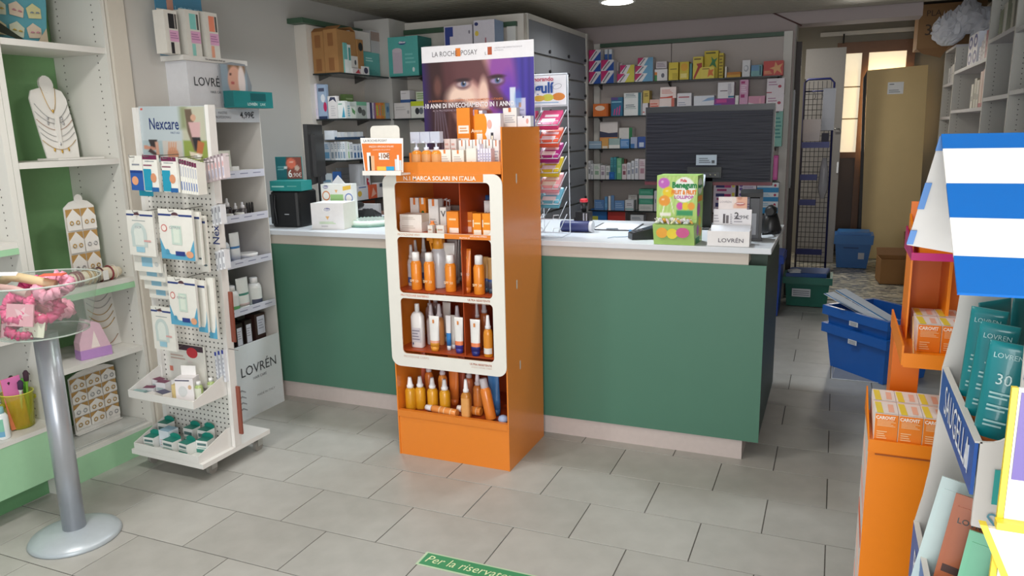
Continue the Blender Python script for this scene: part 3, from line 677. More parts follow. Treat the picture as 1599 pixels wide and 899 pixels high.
for r, yt in enumerate((147.5, 122.5)):
    o, z = B(1, 1196, 1223.5, yt, '#eae2ea', 'white carton with red emblem', (('e', .74, .5, .1, .09, '#b8415a'), ('l', .1, .55, .6, .85, 2, '#bf95b2'), (.0, .1, .3, .16, '#c0455a')), zb=z, key=('lower one', 'upper one')[r], group='white cartons with red emblem')
# third shelf
B(2, 936.5, 964.5, 190.5, '#e4dcda', 'large white, navy and orange carton', ((0, 0, 1, .42, '#e0985c'), ('p', [(0, .42), (1, .42), (1, .6), (.5, .58), (0, .66)], '#3c3f5c')), yf=FY + .06)
B(2, 919.5, 939, 220.5, '#8fa9c0', 'flat pale blue carton', ((0, .55, 1, .62, '#d2dde6'),))
B(2, 939.5, 950, 216.5, '#dca45c', 'small orange and cream carton', ((.1, .0, .9, .25, '#e9ded0'),), d=.05)
B(2, 950.5, 968, 216, '#9fb9b8', 'grey green carton with white base', ((0, 0, 1, .35, '#e8e9e6'),), d=.05)
B(2, 966.5, 987.5, 199.5, '#dfdcd8', 'white carton with green end', ((.75, 0, 1, 1, '#2f7f4f'), ('l', .1, .2, .6, .4, 1, '#c07a7a')), yf=FY + .06)
B(2, 968.5, 982.5, 217, '#5a90cc', 'blue carton with pale lines', (('l', .1, .2, .9, .8, 4, '#a9c8ea'),), d=.05)
B(2, 984.5, 995, 214, '#a9b4d2', 'lilac white carton with blue foot', ((0, 0, .6, .4, '#3f76b8'),))
B(2, 995.5, 1008, 213.5, '#3457a4', 'dark blue carton with white window', ((.2, .1, .8, .5, '#c9d6ea'),))
# fourth shelf
for k, (x0, x1, yt, c, s, de) in enumerate((
        (918.6, 922, 251, '#dfe0e6', '#6c7076', 'slim white carton'), (922.5, 926.5, 256, '#d9dbe2', '#8a8f98', 'slim white carton'),
        (927, 937, 256, '#d5d9d6', '#8fae96', 'white carton with faint green print'), (937.5, 945, 258, '#d9d6dc', '#9a8a9c', 'white carton with faint lilac print'), (945.5, 952.5, 259, '#dcdcdc', '#8f9a96', 'white carton with grey print'),
        (953, 957.5, 246, '#4f9aa6', '#2f7482', 'tall teal carton'), (958, 962.5, 245.5, '#3f8f9c', '#2f7482', 'tall dark teal carton'), (963, 970.5, 247, '#6fb58a', '#a5d0b2', 'green striped carton'),
        (971, 978.5, 256, '#ddd3d8', '#8a4f5c', 'white carton with brown square'), (979, 985, 254, '#e1e2ea', '#8c92a8', 'tall white carton'), (985.5, 990.5, 251, '#dfe3ea', '#8c92a8', 'tall white carton'),
        (991, 997, 248, '#e3e4ec', '#9aa2b8', 'tall white carton'), (997.5, 1008, 248.5, '#dccfd8', '#b48a9c', 'tall pinkish carton'))):
    B(3, x0, x1, yt, c, de, ((.2, .3, .8, .55, s), ('l', .15, .65, .85, .9, 3, s)), d=.09)
B(3, 951, 959.5, 268.5, '#1f62ae', 'small bright blue carton in front of teal cartons', ((.3, .3, .7, .7, '#2f7ac8'),), yf=FY - .012, d=.011)
B(3, 971, 978, 248.5, '#7a4a3c', 'small brown carton behind', (), yf=FY + .1, d=.04)
# fifth shelf
B(4, 928, 943.5, 312, '#5a86c0', 'flat mid blue carton', (('l', .1, .2, .9, .8, 3, '#8fb2dc'),))
B(4, 944, 949.5, 307, '#5f9ad0', 'upright light blue carton', ((.2, .2, .8, .5, '#7fb0dc'),), d=.08)
B(4, 950, 953.5, 306, '#e8ecf2', 'thin white carton between blue cartons', (), d=.08)
B(4, 954, 959, 305, '#6a92c4', 'upright dull blue carton', (), d=.08)
B(4, 959.5, 975, 313, '#6a95cc', 'flat blue carton with print lines', (('l', .1, .2, .9, .8, 3, '#9cbce0'),))
B(4, 976, 989.5, 312.5, '#d9dce2', 'white carton with aqua line', ((0, .1, 1, .2, '#7fb8b8'), ('l', .2, .45, .8, .75, 2, '#9a94a4')))
B(4, 981, 995, 304, '#dcdad6', 'white carton standing behind the aqua line one', (('l', .3, .7, .8, .9, 2, '#a8a4a0'),), yf=FY + .12, d=.05)
z = SB[4]
for r, (yt, c) in enumerate(((319, '#d9dcd9'), (310, '#4aa488'), (305, '#d6dbd8'), (295.5, '#3f9c7e'))):
    o, z = B(4, 997.5, 1019.5, yt, c, ('flat white carton', 'flat green carton')[r % 2], (('l', .1, .3, .9, .7, 2, ('#b5bcb8', '#7cc4ae')[r % 2]),), place='in the green and white stack on fifth shelf', zb=z, key=('lower one', 'upper one')[r // 2])
B(4, 1021, 1026.5, 298, '#dcdce2', 'slim white carton beside the green stack', ((.3, .4, .6, .6, '#8a90a4'),), d=.08)
B(5, 922, 947, 326.5, '#2f6fb4', 'blue carton with yellow word and pale spot', ((.1, .6, .45, .78, '#c8c84a'), ('e', .75, .25, .12, .18, '#b8d6b0')))
B(5, 947.5, 976, 326.5, '#dfd3d6', 'white carton with red lid band and food picture', ((0, .62, 1, 1, '#c03a34'), ('e', .72, .3, .16, .26, '#d9a868'), ('l', .1, .1, .5, .5, 4, '#b9a4ac')), text=())
z = SB[5]
for r, yt in enumerate((346, 335.5)):
    o, z = B(5, 984.5, 1005, yt, '#cfd2d8', 'pale grey printed carton', (('l', .1, .3, .8, .7, 2, '#7f8894'),), zb=z, key=('lower one', 'upper one')[r], group='pale grey cartons')
# seen right of the monitor
pr = 'right of the monitor'
place_y(FY, SB[2], 1206, 1222, 170, '#7fb8ae', 'pale teal carton', 'on third shelf ' + pr, (('l', .3, .2, .9, .8, 6, '#3f8a86'),), yb=190)
place_y(FY, SB[2], 1197, 1205, 195, '#cfd6da', 'pale grey carton half hidden', 'on third shelf ' + pr, (), yb=200)
place_y(FY, SB[3], 1206, 1214.5, 243, '#c84c9c', 'bright pink carton', 'on fourth shelf ' + pr, ((.4, .1, .9, .9, '#d873b4'),), yb=260)
z = SB[4]
for r, yt in enumerate((314.5, 300.5, 285)):
    o, z = place_y(FY - .005, SB[4], 1181.5, 1215.5, yt, '#dfe8f0', 'white over blue carton', 'beside the countertop price display', ((0, 0, 1, .5, '#2f8fc8'), ('e', .84, .72, .06, .14, '#b83a5c'), ('l', .06, .62, .6, .9, 2, '#8fc0de')), zb=z, yb=306, key=('bottom', 'middle', 'top')[r] + ' one', group='white over blue cartons')
z = SB[4]
for r, yt in enumerate((314, 299.5, 285.5)):
    o, z = place_y(FY - .005, SB[4], 1152.5, 1180.5, yt, '#dcd6e4', 'white and violet carton', 'beside the countertop price display', (('e', .15, .7, .1, .16, '#6b4fa0'), ('e', .15, .3, .1, .16, '#6b4fa0'), ('l', .3, .2, .9, .85, 3, '#a99ac4')), zb=z, yb=306, key=('bottom', 'middle', 'top')[r] + ' one', group='white and violet cartons')
z = SB[4]
for r, yt in enumerate((314, 300, 286)):
    o, z = place_y(FY - .005, SB[4], 1114, 1148, yt, '#cfc4d4', 'lilac carton with navy and magenta print', 'behind the countertop price display', ((.1, .5, .5, .85, '#2c2f6c'), (.5, .5, .8, .8, '#b03a78'), (.85, .55, .97, .95, '#d8cc4c'), (.15, .12, .6, .35, '#a83a74')), zb=z, yb=306, key=('bottom', 'middle', 'top')[r] + ' one', group='lilac cartons')
# ================================================================== GOODS IN THE LEFT REAR CORNER
FX = -3.175
def place_x(z, x0, x1, yt, base, desc, place, spec=(), d=.12, xf=FX, zb=None, yb=None, cat='box', **k):
    xm = (x0 + x1) / 2; yb = yb or yt + 15
    zt = XP(xm, yt, xf)[2]; a = XP(x0, yb, xf)[1]; b = XP(x1, yb, xf)[1]; z0 = zb if zb is not None else z
    if a < 4.497: return place_y(4.499, z, x0, x1, yt, base, desc, place, spec, d=min(d, .028), zb=zb, yb=yb, cat=cat, **k)
    if a < 4.529: a = 4.529
    h = max(.012, zt - z0); key = k.pop('key', None); g = k.pop('group', None)
    o = carton(b - a - .003, d, h, base, (xf - d / 2, (a + b) / 2, z0 + .0005), math.pi / 2, spec, **k)
    tag(o, desc, cat, place, g, key); return o, z0 + h
P2 = 'on top shelf above the small monitor'
z = GL[0]
BR = '#a27748'
def shipping(x0, x1, y0, y1, z0, h, desc, pl, spec=(), flaps=True):
    o = empty('cardboard_box', ((x0 + x1) / 2, (y0 + y1) / 2, z0 + .0005)); w, d = (x1 - x0) / 2, (y1 - y0) / 2
    g = G(); m = M(BR, .8, nz=.08, sc=12); t = .005
    g.box(-w, w, -d, -d + t, 0, h, m); g.box(-w, w, d - t, d, 0, h, m); g.box(-w, -w + t, -d + t, d - t, 0, h, m); g.box(w - t, w, -d + t, d - t, 0, h, m); g.box(-w + t, w - t, -d + t, d - t, 0, t, m)
    prints(g, 2 * w, -d, 0, h, spec); ob('body', g, o)
    if flaps:
        for s in (-1, 1):
            g = G(); g.prism([(s * (d - .002), h), (s * (d + .001), h + .003), (s * d * .55, h + .03), (s * d * .55, h + .026)][::s], 0, -w, w, M('#96683c', .8, nz=.08)); ob('flap', g, o)
    tag(o, desc, 'box', pl); return o
shipping(-3.395, -3.30, 4.50, 4.66, z, .275, 'brown cardboard box with taped front', P2, ((.25, .05, .75, .35, '#8a5c34'), (.25, .62, .75, .92, '#8a5c34')))
shipping(-3.297, -3.185, 4.50, 4.72, z, .285, 'taller brown cardboard box with taped front', P2, ((.3, .05, .7, .35, '#8a5c34'), (.3, .62, .7, .92, '#8a5c34')))
o = shipping(-3.36, -3.178, 4.73, 4.80, z, .24, 'brown cardboard box with black and white animal print', P2, flaps=False)
g = G(); g.loft([(0, .035, .03), (.02, .04, .03)], '#1c1c20', 10); g.v = [(.092 + .0005 + q[2] * .02, q[0] * .7, q[1] + .19) for q in g.v]; ob('printed_mark', g, o)
place_x(z, 537, 542.5, 67, '#6fb5b0', 'tall teal and white carton', P2, ((0, 0, 1, .45, '#e4e6e4'),), d=.1)
place_x(z, 543, 548.5, 70, '#dfe3e0', 'tall white carton with teal strip', P2, ((.2, .45, .9, .9, '#4f9c98'),), d=.1)
place_x(z, 549, 564, 88, '#d5d1cc', 'white carton with black oval', P2, (('e', .5, .65, .1, .15, '#3a3a40'), ('l', .1, .1, .9, .4, 3, '#a9a5a4')), d=.06)
place_x(z, 551, 565, 107, '#cfc8c8', 'small white carton with red figure', P2, (('p', [(.3, .1), (.9, .1), (.7, .9)], '#b03440'),), d=.05, xf=FX + .006)
place_x(z, 566, 577, 104, '#e2e0e0', 'white carton with dark circle', P2, (('e', .55, .5, .3, .38, '#3a3350'),), d=.05, xf=FX + .006)
o, zz = place_x(z, 565.5, 593, 82, '#62b0ab', 'aqua carton with white lines', P2, (('l', .2, .6, .6, .8, 2, '#bfe2de'), ('l', .1, .1, .9, .3, 3, '#4a9a96')), d=.12, xf=FX - .065)
zz1 = zz
o, zz = place_x(z, 546, 578, 49, '#d0cac4', 'large plain off white carton on the pile', P2, (), d=.16, zb=zz, xf=FX - .04)
place_x(z, 579, 596, 49, '#b9b7b8', 'grey carton with small picture on the pile', P2, ((.0, .55, .9, .95, '#9a857c'),), d=.14, zb=zz1, xf=FX - .065)
P3 = 'on second shelf above the small monitor'
z = GL[1]
place_y(4.499, z, 481.5, 495.5, 131, '#dcd6e2', 'tall white and lilac carton', P3, (('l', .1, .5, .7, .9, 5, '#b9a4c4'), (0, .1, .9, .3, '#cfc6de')), d=.11, side='#b7c2dc', yb=150)
place_x(z, 496, 509.5, 132, '#9db2cc', 'tall pale blue carton with pink spot', P3, (('e', .8, .35, .2, .14, '#c02a5c'), (.1, .8, .8, .9, '#4a5068'), ('e', .6, .6, .25, .12, '#e0e4ea'), (0, 0, 1, .08, '#283a5c')), d=.07, yb=150)
place_x(z, 512, 526.5, 150, '#e2dedd', 'white carton with arched dark top', P3, (('p', [(.1, .75), (.3, .95), (.8, .95), (.95, .7), (.6, .85)], '#3a3f5a'), ('l', .3, .1, .8, .6, 5, '#c9c6c8')))
place_x(z, 527.5, 539.5, 157.5, '#e4e7e4', 'white carton with turquoise peak', P3, (('p', [(.5, .05), (.95, .05), (.8, .7)], '#3f98b4'), ('l', .1, .75, .6, .9, 1, '#7fae9c')))
place_x(z, 540, 547.5, 158.5, '#d9e0e0', 'white carton with aqua lines', P3, (('l', .1, .1, .9, .8, 5, '#7fb6c0'),))
place_x(z, 548, 556, 166, '#dfe5dd', 'low white carton with green leaf', P3, (('p', [(.2, .9), (.9, .6), (.8, .3), (.3, .5)], '#5a9a60'),), d=.08)
place_x(z, 539, 552.5, 147.5, '#7a9a5c', 'green meadow picture carton behind', P3, (('l', .1, .3, .9, .9, 4, '#b9cf9c'),), d=.04, xf=FX - .13)
place_x(z, 557, 573, 159, '#b5bdb8', 'grey carton with sheep picture', P3, ((0, .78, 1, 1, '#6fae8e'), ('e', .3, .5, .2, .2, '#4a4e4c'), ('e', .65, .35, .22, .2, '#5c605e')), d=.1)
g = bottle(.016, .05, '#1f5aa8', '#2f6ec4', (FX - .15, XP(568, 150, FX)[1], XP(566, 160, FX)[2] - .0), kind='plain', name='bottle'); g.location.z = z + .0005; g.scale = (1, 1, 3.0)
tag(g, 'small bright blue bottle', 'bottle', 'behind the sheep picture carton')
place_x(z, 573.5, 578, 160, '#dcdce2', 'thin white carton beside navy ones', P3, (), d=.1)
for k, (x0, c, de) in enumerate(((578.5, '#2b2a5c', 'thin navy carton'), (581.7, '#cfc9d6', 'thin pale lilac carton'), (584.5, '#8a5c8c', 'thin plum carton'), (587.3, '#d9843c', 'orange carton'), (591.5, '#e08a3a', 'orange carton'), (595.7, '#d67a30', 'orange carton'), (599.8, '#b9a05c', 'thin ochre carton'))):
    place_x(z, x0, (581.5, 584.3, 587.1, 591.3, 595.5, 599.6, 602)[k], 160.5, c, de, P3, (('l', .2, .2, .8, .85, 6, dark(c, 1.25) if k != 1 else '#9a94a8'),), d=.1)
place_x(z, 602.5, 608.5, 161, '#8ea9bc', 'blue grey carton at the shelf end', P3, (('e', .5, .6, .3, .2, '#4a7aa0'),), d=.1)
P4 = 'on third shelf beside the small monitor'
z = GL[2]
seq = ((499, 505, 222, '#c9d6e4', '#5a9acc'), (505.5, 516, 222, '#cfdae6', '#6aa4cc'), (516.5, 522, 222, '#dfe3e6', '#8a9aa8'), (522.5, 527, 221, '#e3e6e8', '#8a9aa8'), (527.5, 531, 221, '#d9dfe4', '#6f8aa4'),
       (531.5, 535, 221, '#e3e6e8', '#8a9aa8'), (535.5, 539.5, 221, '#dfe3e6', '#7f9ab0'), (540, 546, 221, '#e2e8e2', '#6fae54'), (546.5, 551.5, 222, '#e3e6e8', '#8a9aa8'), (552, 557, 225, '#d9dfe6', '#3f6a9c'), (557.5, 562, 225, '#d3dae2', '#3f6a9c'), (562.5, 567, 225, '#cfd8e0', '#2f5f98'), (567.5, 573, 224, '#dde2e8', '#2f62a8'), (573.5, 579, 224, '#b4c2d6', '#1f56a4'))
for x0, x1, yt, c, s in seq:
    de = 'white carton with green patch' if s == '#6fae54' else 'white and pale blue carton'
    place_x(z, x0, x1, yt, c, de, P4, ((.15, .1, .85, .45, s), ('l', .2, .6, .8, .9, 3, s)), d=.11, yb=240)
tr = G(); zt4 = z + .0; 
ty0, ty1 = XP(524, 215, FX - .02)[1], XP(571, 215, FX - .02)[1]
o = empty('display_tray', (FX - .075, (ty0 + ty1) / 2, XP(540, 219, FX)[2] + .004), math.pi / 2); hl = (ty1 - ty0) / 2
g = G(); g.box(-hl, hl, -.05, .05, 0, .003, '#27415e'); g.box(-hl, hl, -.05, -.047, .003, .018, '#27415e'); ob('tray', g, o); tag(o, 'dark blue tray of small cartons', 'tray', 'on top of the white cartons near small monitor')
for k in range(9):
    a = -hl + .006 + k * (2 * hl - .012) / 9; w = (2 * hl - .012) / 9 - .002
    q = carton(w, .08, .05 if k else .062, ('#d9dfe6', '#e6e9ea')[k % 2], (o.location.x, o.location.y + a + w / 2, o.location.z + .0035), math.pi / 2, ((.2, .1, .8, .3, '#5a8ab0'),))
    tag(q, 'small white carton', 'box', 'in the dark blue tray')
P5 = 'on fourth shelf beside the small monitor'
z = GL[3]
o = empty('leaflet_holder', (-3.33, 4.83, z + .0005), math.pi / 2); g = G(); a = math.radians(12)
g.prism([(.0, 0), (.008, 0), (.055, .23), (.047, .23)], 0, -.17, .12, M('#b9bcc0', .3)); ob('panel', g, o)
g = G()
for k in range(6): g.box(-.15, .10, -.012 + k * .008, -.009 + k * .008, .03 + k * .03, .034 + k * .03, '#9a9fa6')
ob('ribs', g, o); tag(o, 'leaning pale grey ribbed panel', 'panel', P5)
place_x(z, 500, 519, 271, '#c9d3d8', 'pale carton with blue line', P5, ((.1, .7, .9, .78, '#6a94b0'),), d=.07, yb=285)
place_x(z, 520, 532.5, 268, '#2f5c9c', 'wavy blue pouch', P5, (('e', .5, .7, .25, .12, '#5a8ac4'), ('e', .5, .4, .25, .12, '#5a8ac4')), d=.03, yb=285, name='pouch', cat='pouch')
place_x(z, 564, 572, 256, '#c6c8cc', 'tall pale grey carton', P5, ((.7, .1, .9, .9, '#a0a4aa'),), d=.1, yb=285)
place_x(z, 572.5, 580, 255, '#cfd0d4', 'tall pale carton with red hook mark', P5, (('p', [(.2, .35), (.7, .3), (.8, .45), (.4, .5), (.7, .56), (.2, .6), (.15, .48)], '#b02a3c'),), d=.1, yb=285)
P5b = 'at the front of fourth shelf beside small monitor'
place_x(z, 528, 550, 293, '#8a2f6c', 'magenta carton with violet panel', P5b, ((.15, .25, .9, .8, '#5c2f84'), ('l', .25, .45, .8, .6, 1, '#e3c0dc'), (0, 0, 1, .12, '#c0303c')), d=.05, xf=FX + .004, yb=305)
place_x(z, 551, 575.5, 290, '#dcdde2', 'white carton with yellow banana mark', P5b, (('e', .45, .45, .14, .2, '#d9b84a'), ('e', .15, .5, .08, .3, '#6fb4c4'), ('l', .4, .8, .9, .95, 1, '#4a6aa4')), d=.05, xf=FX + .004, yb=303)
place_x(z, 577, 589, 288, '#d9603c', 'orange and red carton', P5b, (('p', [(.2, .1), (.9, .3), (.5, .8)], '#e8b09c'),), d=.05, xf=FX + .004, yb=300)
place_x(z, 590, 600, 285, '#dcd6d6', 'white carton with dark top print', P5b, ((.3, .7, .9, .95, '#3a3f50'),), d=.05, xf=FX + .004, yb=300)
P6 = 'on lowest glass shelf behind the telephone'
z = GL[4]
place_x(z, 545, 592, 318, '#d3d3d6', 'long white carton with two end marks', P6, ((.8, .25, .86, .4, '#6a6e78'), (.8, .6, .86, .75, '#6a6e78'), (0, .49, 1, .51, '#a8a8ac')), d=.08, yb=330)
place_x(z, 592.5, 604, 330, '#c9a090', 'low carton with red lines', P6, (('l', .1, .2, .9, .8, 3, '#b04a3c'),), d=.06, yb=336)
place_x(z, 568, 586, 308, '#b4552c', 'rust orange carton behind the white one', P6, (), d=.04, xf=FX - .09, yb=320)
# wall section A (behind poster)
FA = 5.115
P7 = 'on the top shelf left of the poster'
def A(z, x0, x1, yt, base, desc, pl, spec=(), **k): return place_y(k.pop('yf', FA), z, x0, x1, yt, base, desc, pl, spec, yb=k.pop('yb', yt + 20), **k)
o, _ = A(GL[0], 606, 653, 57, '#58ada6', 'large turquoise carton with pale appliance picture', P7, ((.14, .08, .46, .66, '#c4b5c0'), ('e', .30, .66, .16, .06, '#cbbdc6'), ('e', .48, .84, .13, .045, '#2c3f7c'), ('l', .56, .3, .9, .6, 3, '#7cc4be'), ('e', .83, .16, .04, .06, '#dfe9e6')), d=.21, side='#2f7e78', yb=80)
txt('chicco', .022, o, ((.48 - .5) * .22, -.1075, .245), '#ffffff', bold=.03)
A(GL[0], 661, 694, 72, '#cfcbd0', 'flat pale carton half hidden by the poster', 'on the top shelf above the poster', (), d=.16)
A(GL[0], 694, 738, 40, '#cfc9d0', 'white carton with navy squares and appliance', 'on the top shelf above the poster', ((.03, .55, .2, .98, '#2b3c84'), (.2, .78, .32, .98, '#2b3c84'), ('e', .35, .32, .14, .25, '#a7a2ac'), ('e', .9, .85, .03, .04, '#7a7480')), d=.16, yb=70)
o, _ = A(GL[0], 740, 773, 31, '#cfcad2', 'tall pale carton with yellow star and pink figures', 'on the top shelf above the poster', (('e', .15, .75, .09, .05, '#dcc04c'), ('p', [(.5, .3), (.62, .28), (.6, .66), (.54, .66)], '#b0707c'), ('p', [(.66, .25), (.8, .25), (.74, .6)], '#b0606c'), ('e', .28, .4, .12, .09, '#b5afb9'), ('e', .14, .93, .09, .035, '#26306a')), d=.16, side='#8fa6c8', yb=70)
P8 = 'on the shelf left of the poster'
o, z = A(GL[1], 616, 641.5, 160.5, '#d5d0ce', 'white grey carton with small corner mark', P8, ((.8, .3, .92, .5, '#a4a0a0'), ('l', .1, .5, .7, .8, 2, '#bfbaba')), d=.12)
o, z2 = A(GL[1], 626, 642, 155.5, '#3a5a92', 'flat blue carton under the small white one', P8, (), zb=z, d=.1)
A(GL[1], 626, 640.5, 141.5, '#dcd8da', 'small white carton on the flat blue one', P8, (('l', .1, .6, .6, .8, 1, '#b4aeb0'),), zb=z2, d=.08)
o, z = A(GL[1], 642, 668, 158, '#dfe0d8', 'white and yellow carton with two black circles', P8, ((0, .72, 1, 1, '#c3d02e'), ('e', .38, .42, .13, .2, '#2e2f34'), ('e', .62, .42, .13, .2, '#6a6f78')), d=.12)
A(GL[1], 650, 668, 143, '#c9d2b8', 'pale green carton on the yellow topped one', P8, (('l', .1, .2, .9, .9, 3, '#7a9c5c'),), zb=z, d=.1)
# ================================================================== ON THE COUNTER
CZ = 1.0205
def mesh_thing(name, g, loc, desc, cat, place, rz=0, rot=None, **k):
    o = ob(name, g, None, loc, rz, rot=rot); tag(o, desc, cat, place, **k); return o
BLK = M('#17181b', .35, nz=0); BLK2 = M('#0f1013', .5, nz=0)
# large monitor seen from the back
def wave(nt, p):
    tc = nt.nodes.new('ShaderNodeTexCoord'); mp = nt.nodes.new('ShaderNodeMapping'); mp.inputs['Scale'].default_value = (2.2, 1, 48); nt.links.new(tc.outputs['Object'], mp.inputs['Vector'])
    n = nt.nodes.new('ShaderNodeTexNoise'); n.inputs['Scale'].default_value = 1.9; n.inputs['Detail'].default_value = 1.5; nt.links.new(mp.outputs[0], n.inputs['Vector'])
    b = nt.nodes.new('ShaderNodeBump'); b.inputs['Strength'].default_value = .45; b.inputs['Distance'].default_value = .008; nt.links.new(n.outputs['Fac'], b.inputs['Height']); nt.links.new(b.outputs['Normal'], p.inputs['Normal'])
    p.inputs['Base Color'].default_value = lin('#191a24'); p.inputs['Roughness'].default_value = .42; p.inputs['Specular IOR Level'].default_value = .22
WV = nodes_mat('rippled_black_plastic', wave)
o = empty('monitor', (-.62, 4.12, CZ)); tag(o, 'large black monitor with rippled back turned to the customer', 'monitor', 'on the counter')
g = G(); g.box(-.335, .325, -.012, .022, .228, .64, BLK); g.box(-.335, .325, -.016, -.012, .61, .64, BLK); g.box(-.335, .325, -.016, -.012, .228, .246, M('#5c1424', .4)); ob('frame', g, o)
g = G(); g.box(-.325, .315, -.03, -.0125, .25, .608, WV); ob('back_shell', g, o)
g = G(); g.box(-.10, .075, -.05, -.031, .27, .325, BLK); g.box(-.09, .065, -.054, -.0505, .272, .298, M('#2c2e33', .5)); ob('connector_housing', g, o)
g = G()
for x in (-.04, -.02, .02, .045): g.loft([(0, .005, .005), (.006, .004, .004)], M('#8f8a78', .3, metal=.7), 8, c=(x, -.053, .282))
ob('sockets', g, o)
g = G(); g.box(-.055, .05, -.056, -.0545, .335, .388, M('#8d98a4', .5)); prints(g, .1, -.056, .335, .05, (('l', .1, .2, .7, .8, 3, '#4a5058'), (.75, .2, .9, .5, '#30343a'))); ob('rating_label', g, o, label='pale blue grey sticker')
g = G(); g.box(-.028, .028, -.03, .01, .01, .28, BLK); ob('stand_neck', g, o)
g = G(); g.loft([(0, .13, .09), (.008, .13, .09), (.012, .12, .08)], BLK, 24, sq=.6); ob('stand_base', g, o)
g = G(); g.tube([(-.035, -.055, .285), (-.04, -.08, .2), (-.035, -.07, .10), (-.06, -.02, .02)], .005, '#26272c'); g.tube([(-.01, -.055, .285), (-.008, -.085, .24), (-.022, -.08, .2), (-.03, -.07, .12)], .007, '#c9d3e2'); g.tube([(-.022, -.055, .285), (-.02, -.09, .22), (-.01, -.08, .15)], .004, '#3a3c44'); ob('cables', g, o)
# small monitor at the left, edge on
o = empty('monitor', (-3.05, 3.99, CZ), math.radians(-64)); tag(o, 'small black monitor turned nearly edge on', 'monitor', 'at left end of the counter')
g = G(); g.box(-.235, .235, -.012, .012, .235, .60, BLK); ob('frame', g, o); g = G(); g.box(-.225, .225, -.0135, -.0122, .25, .59, M('#0d0e13', .15)); ob('screen', g, o)
g = G(); g.box(-.15, .15, .0122, .035, .28, .54, BLK); ob('rear_housing', g, o)
g = G(); g.box(-.03, .03, .013, .035, .012, .30, BLK); ob('stand_arm', g, o)
g = G(); g.loft([(0, .11, .08), (.008, .11, .08), (.012, .10, .07)], BLK, 20, sq=.6); ob('stand_base', g, o)
# black cabinet with teal promo box and price card on it
o = empty('computer', (-3.005, 3.70, CZ), math.radians(4)); g = G(); g.loft([(0, .095, .10), (.01, .1, .105), (.205, .1, .105), (.215, .09, .095)], BLK2, 16, sq=.25, smooth=False); ob('housing', g, o)
g = G(); g.box(-.092, -.07, -.112, -.1055, .02, .195, M('#2a2b2e', .4)); g.tube([(-.06, -.108, .19), (-.062, -.112, .12), (-.055, -.108, .02)], .004, '#3a3b3e'); ob('trim_strip', g, o)
g = G(); g.box(.0, .03, -.1075, -.1055, .075, .08, M('#b9bcc0', .3)); ob('badge', g, o)
tag(o, 'black counter housing with rounded edges', 'computer', 'under the small teal price display')
o = empty('price_display', (-3.005, 3.70, CZ + .2155), math.radians(4)); TEAL = '#1f8a88'
g = G(); g.box(-.098, .118, -.105, .02, 0, .058, TEAL); prints(g, .216, -.105, 0, .058, (('l', .1, .3, .5, .6, 1, '#9fd4d0'), ('l', .6, .4, .9, .55, 1, '#79bdb9'))); g.v = [(x + (.01 if abs(y + .1055) < .002 else 0), y, z) for x, y, z in g.v]; ob('tray', g, o)
def promo(U, V):
    I = canvas(U, '#1b6f78'); I = blend(I, rect(U, V, .42, 0, 1.2, 1.2, .06), '#8c4a40'); I = blend(I, ell(U, V, .60, .72, .19, .24), '#e0745c'); I = blend(I, ell(U, V, .62, .76, .10, .03), '#f3c9b8')
    I = blend(I, ell(U, V, .82, .5, .10, .12), '#cfb4a8'); I = blend(I, rect(U, V, .05, .55, .35, .6, .02), '#7fc0c4'); I = blend(I, rect(U, V, .05, .42, .3, .47, .02), '#7fc0c4'); I = blend(I, ell(U, V, .38, .52, .06, .07), '#e4ecec'); return I
g = G(); g.box(-.128, .058, .021, .025, -.0, .195, TEAL); bd = ob('backboard', g, o)
pic('printed_picture', .182, .13, 24, 18, promo, bd, (-.035, .0205, .062))
txt('6', .062, bd, (-.028, .0195, .092), '#f6f6f6', bold=.015); txt(',90€', .036, bd, (.02, .0195, .085), '#f0e6e4')
tag(o, 'teal price display reading 6,90', 'display', 'at the left end of the counter')
# baby care cartons
o = carton(.205, .16, .15, '#efeeee', (-2.690, 3.655, CZ), math.radians(9), (('e', .5, .76, .11, .06, '#5a5c9a'), ('p', [(.44, .5), (.56, .5), (.5, .36)], '#e8b878'), ('l', .24, .2, .74, .3, 2, '#b9dba0'), ('l', .3, .1, .5, .14, 1, '#9a9aa4')), side='#dcdcd0')
txt('chicco', .022, o, (0, -.083, .114), '#ffffff', bold=.03); tag(o, 'plain white carton with small oval logo', 'box', 'on the counter beside the small monitor')
o = carton(.20, .07, .245, '#eef0ec', (-2.748, 3.80, CZ), math.radians(9), (('e', .16, .72, .13, .12, '#e0905c'), ('e', .16, .72, .10, .09, '#f4f2ee'), ('e', .9, .66, .13, .12, '#6a86c4'), ('e', .9, .66, .10, .09, '#f4f2ee'), (.3, .6, .72, .75, '#9fcb86'), ('p', [(.72, .84), (.98, .88), (.98, .97), (.72, .94)], '#e8c04c'), ('p', [(.45, .86), (.55, .86), (.5, .78)], '#e8b878'), ('e', .16, .93, .1, .04, '#4a4c8c')))
txt('chicco', .018, o, (-.066, -.038, .228), '#ffffff', bold=.03); tag(o, 'white carton with coloured dummy rings', 'box', 'behind the plain white carton on the counter')
g = G(); g.prism([(-.05, 0), (.05, 0), (.0, .05)], 1, -.002, .002, '#d9dadd'); mesh_thing('paper_slip', g, (-2.748, 3.80, CZ + .2455), 'folded white paper slip', 'paper', 'on top of the dummy ring carton')
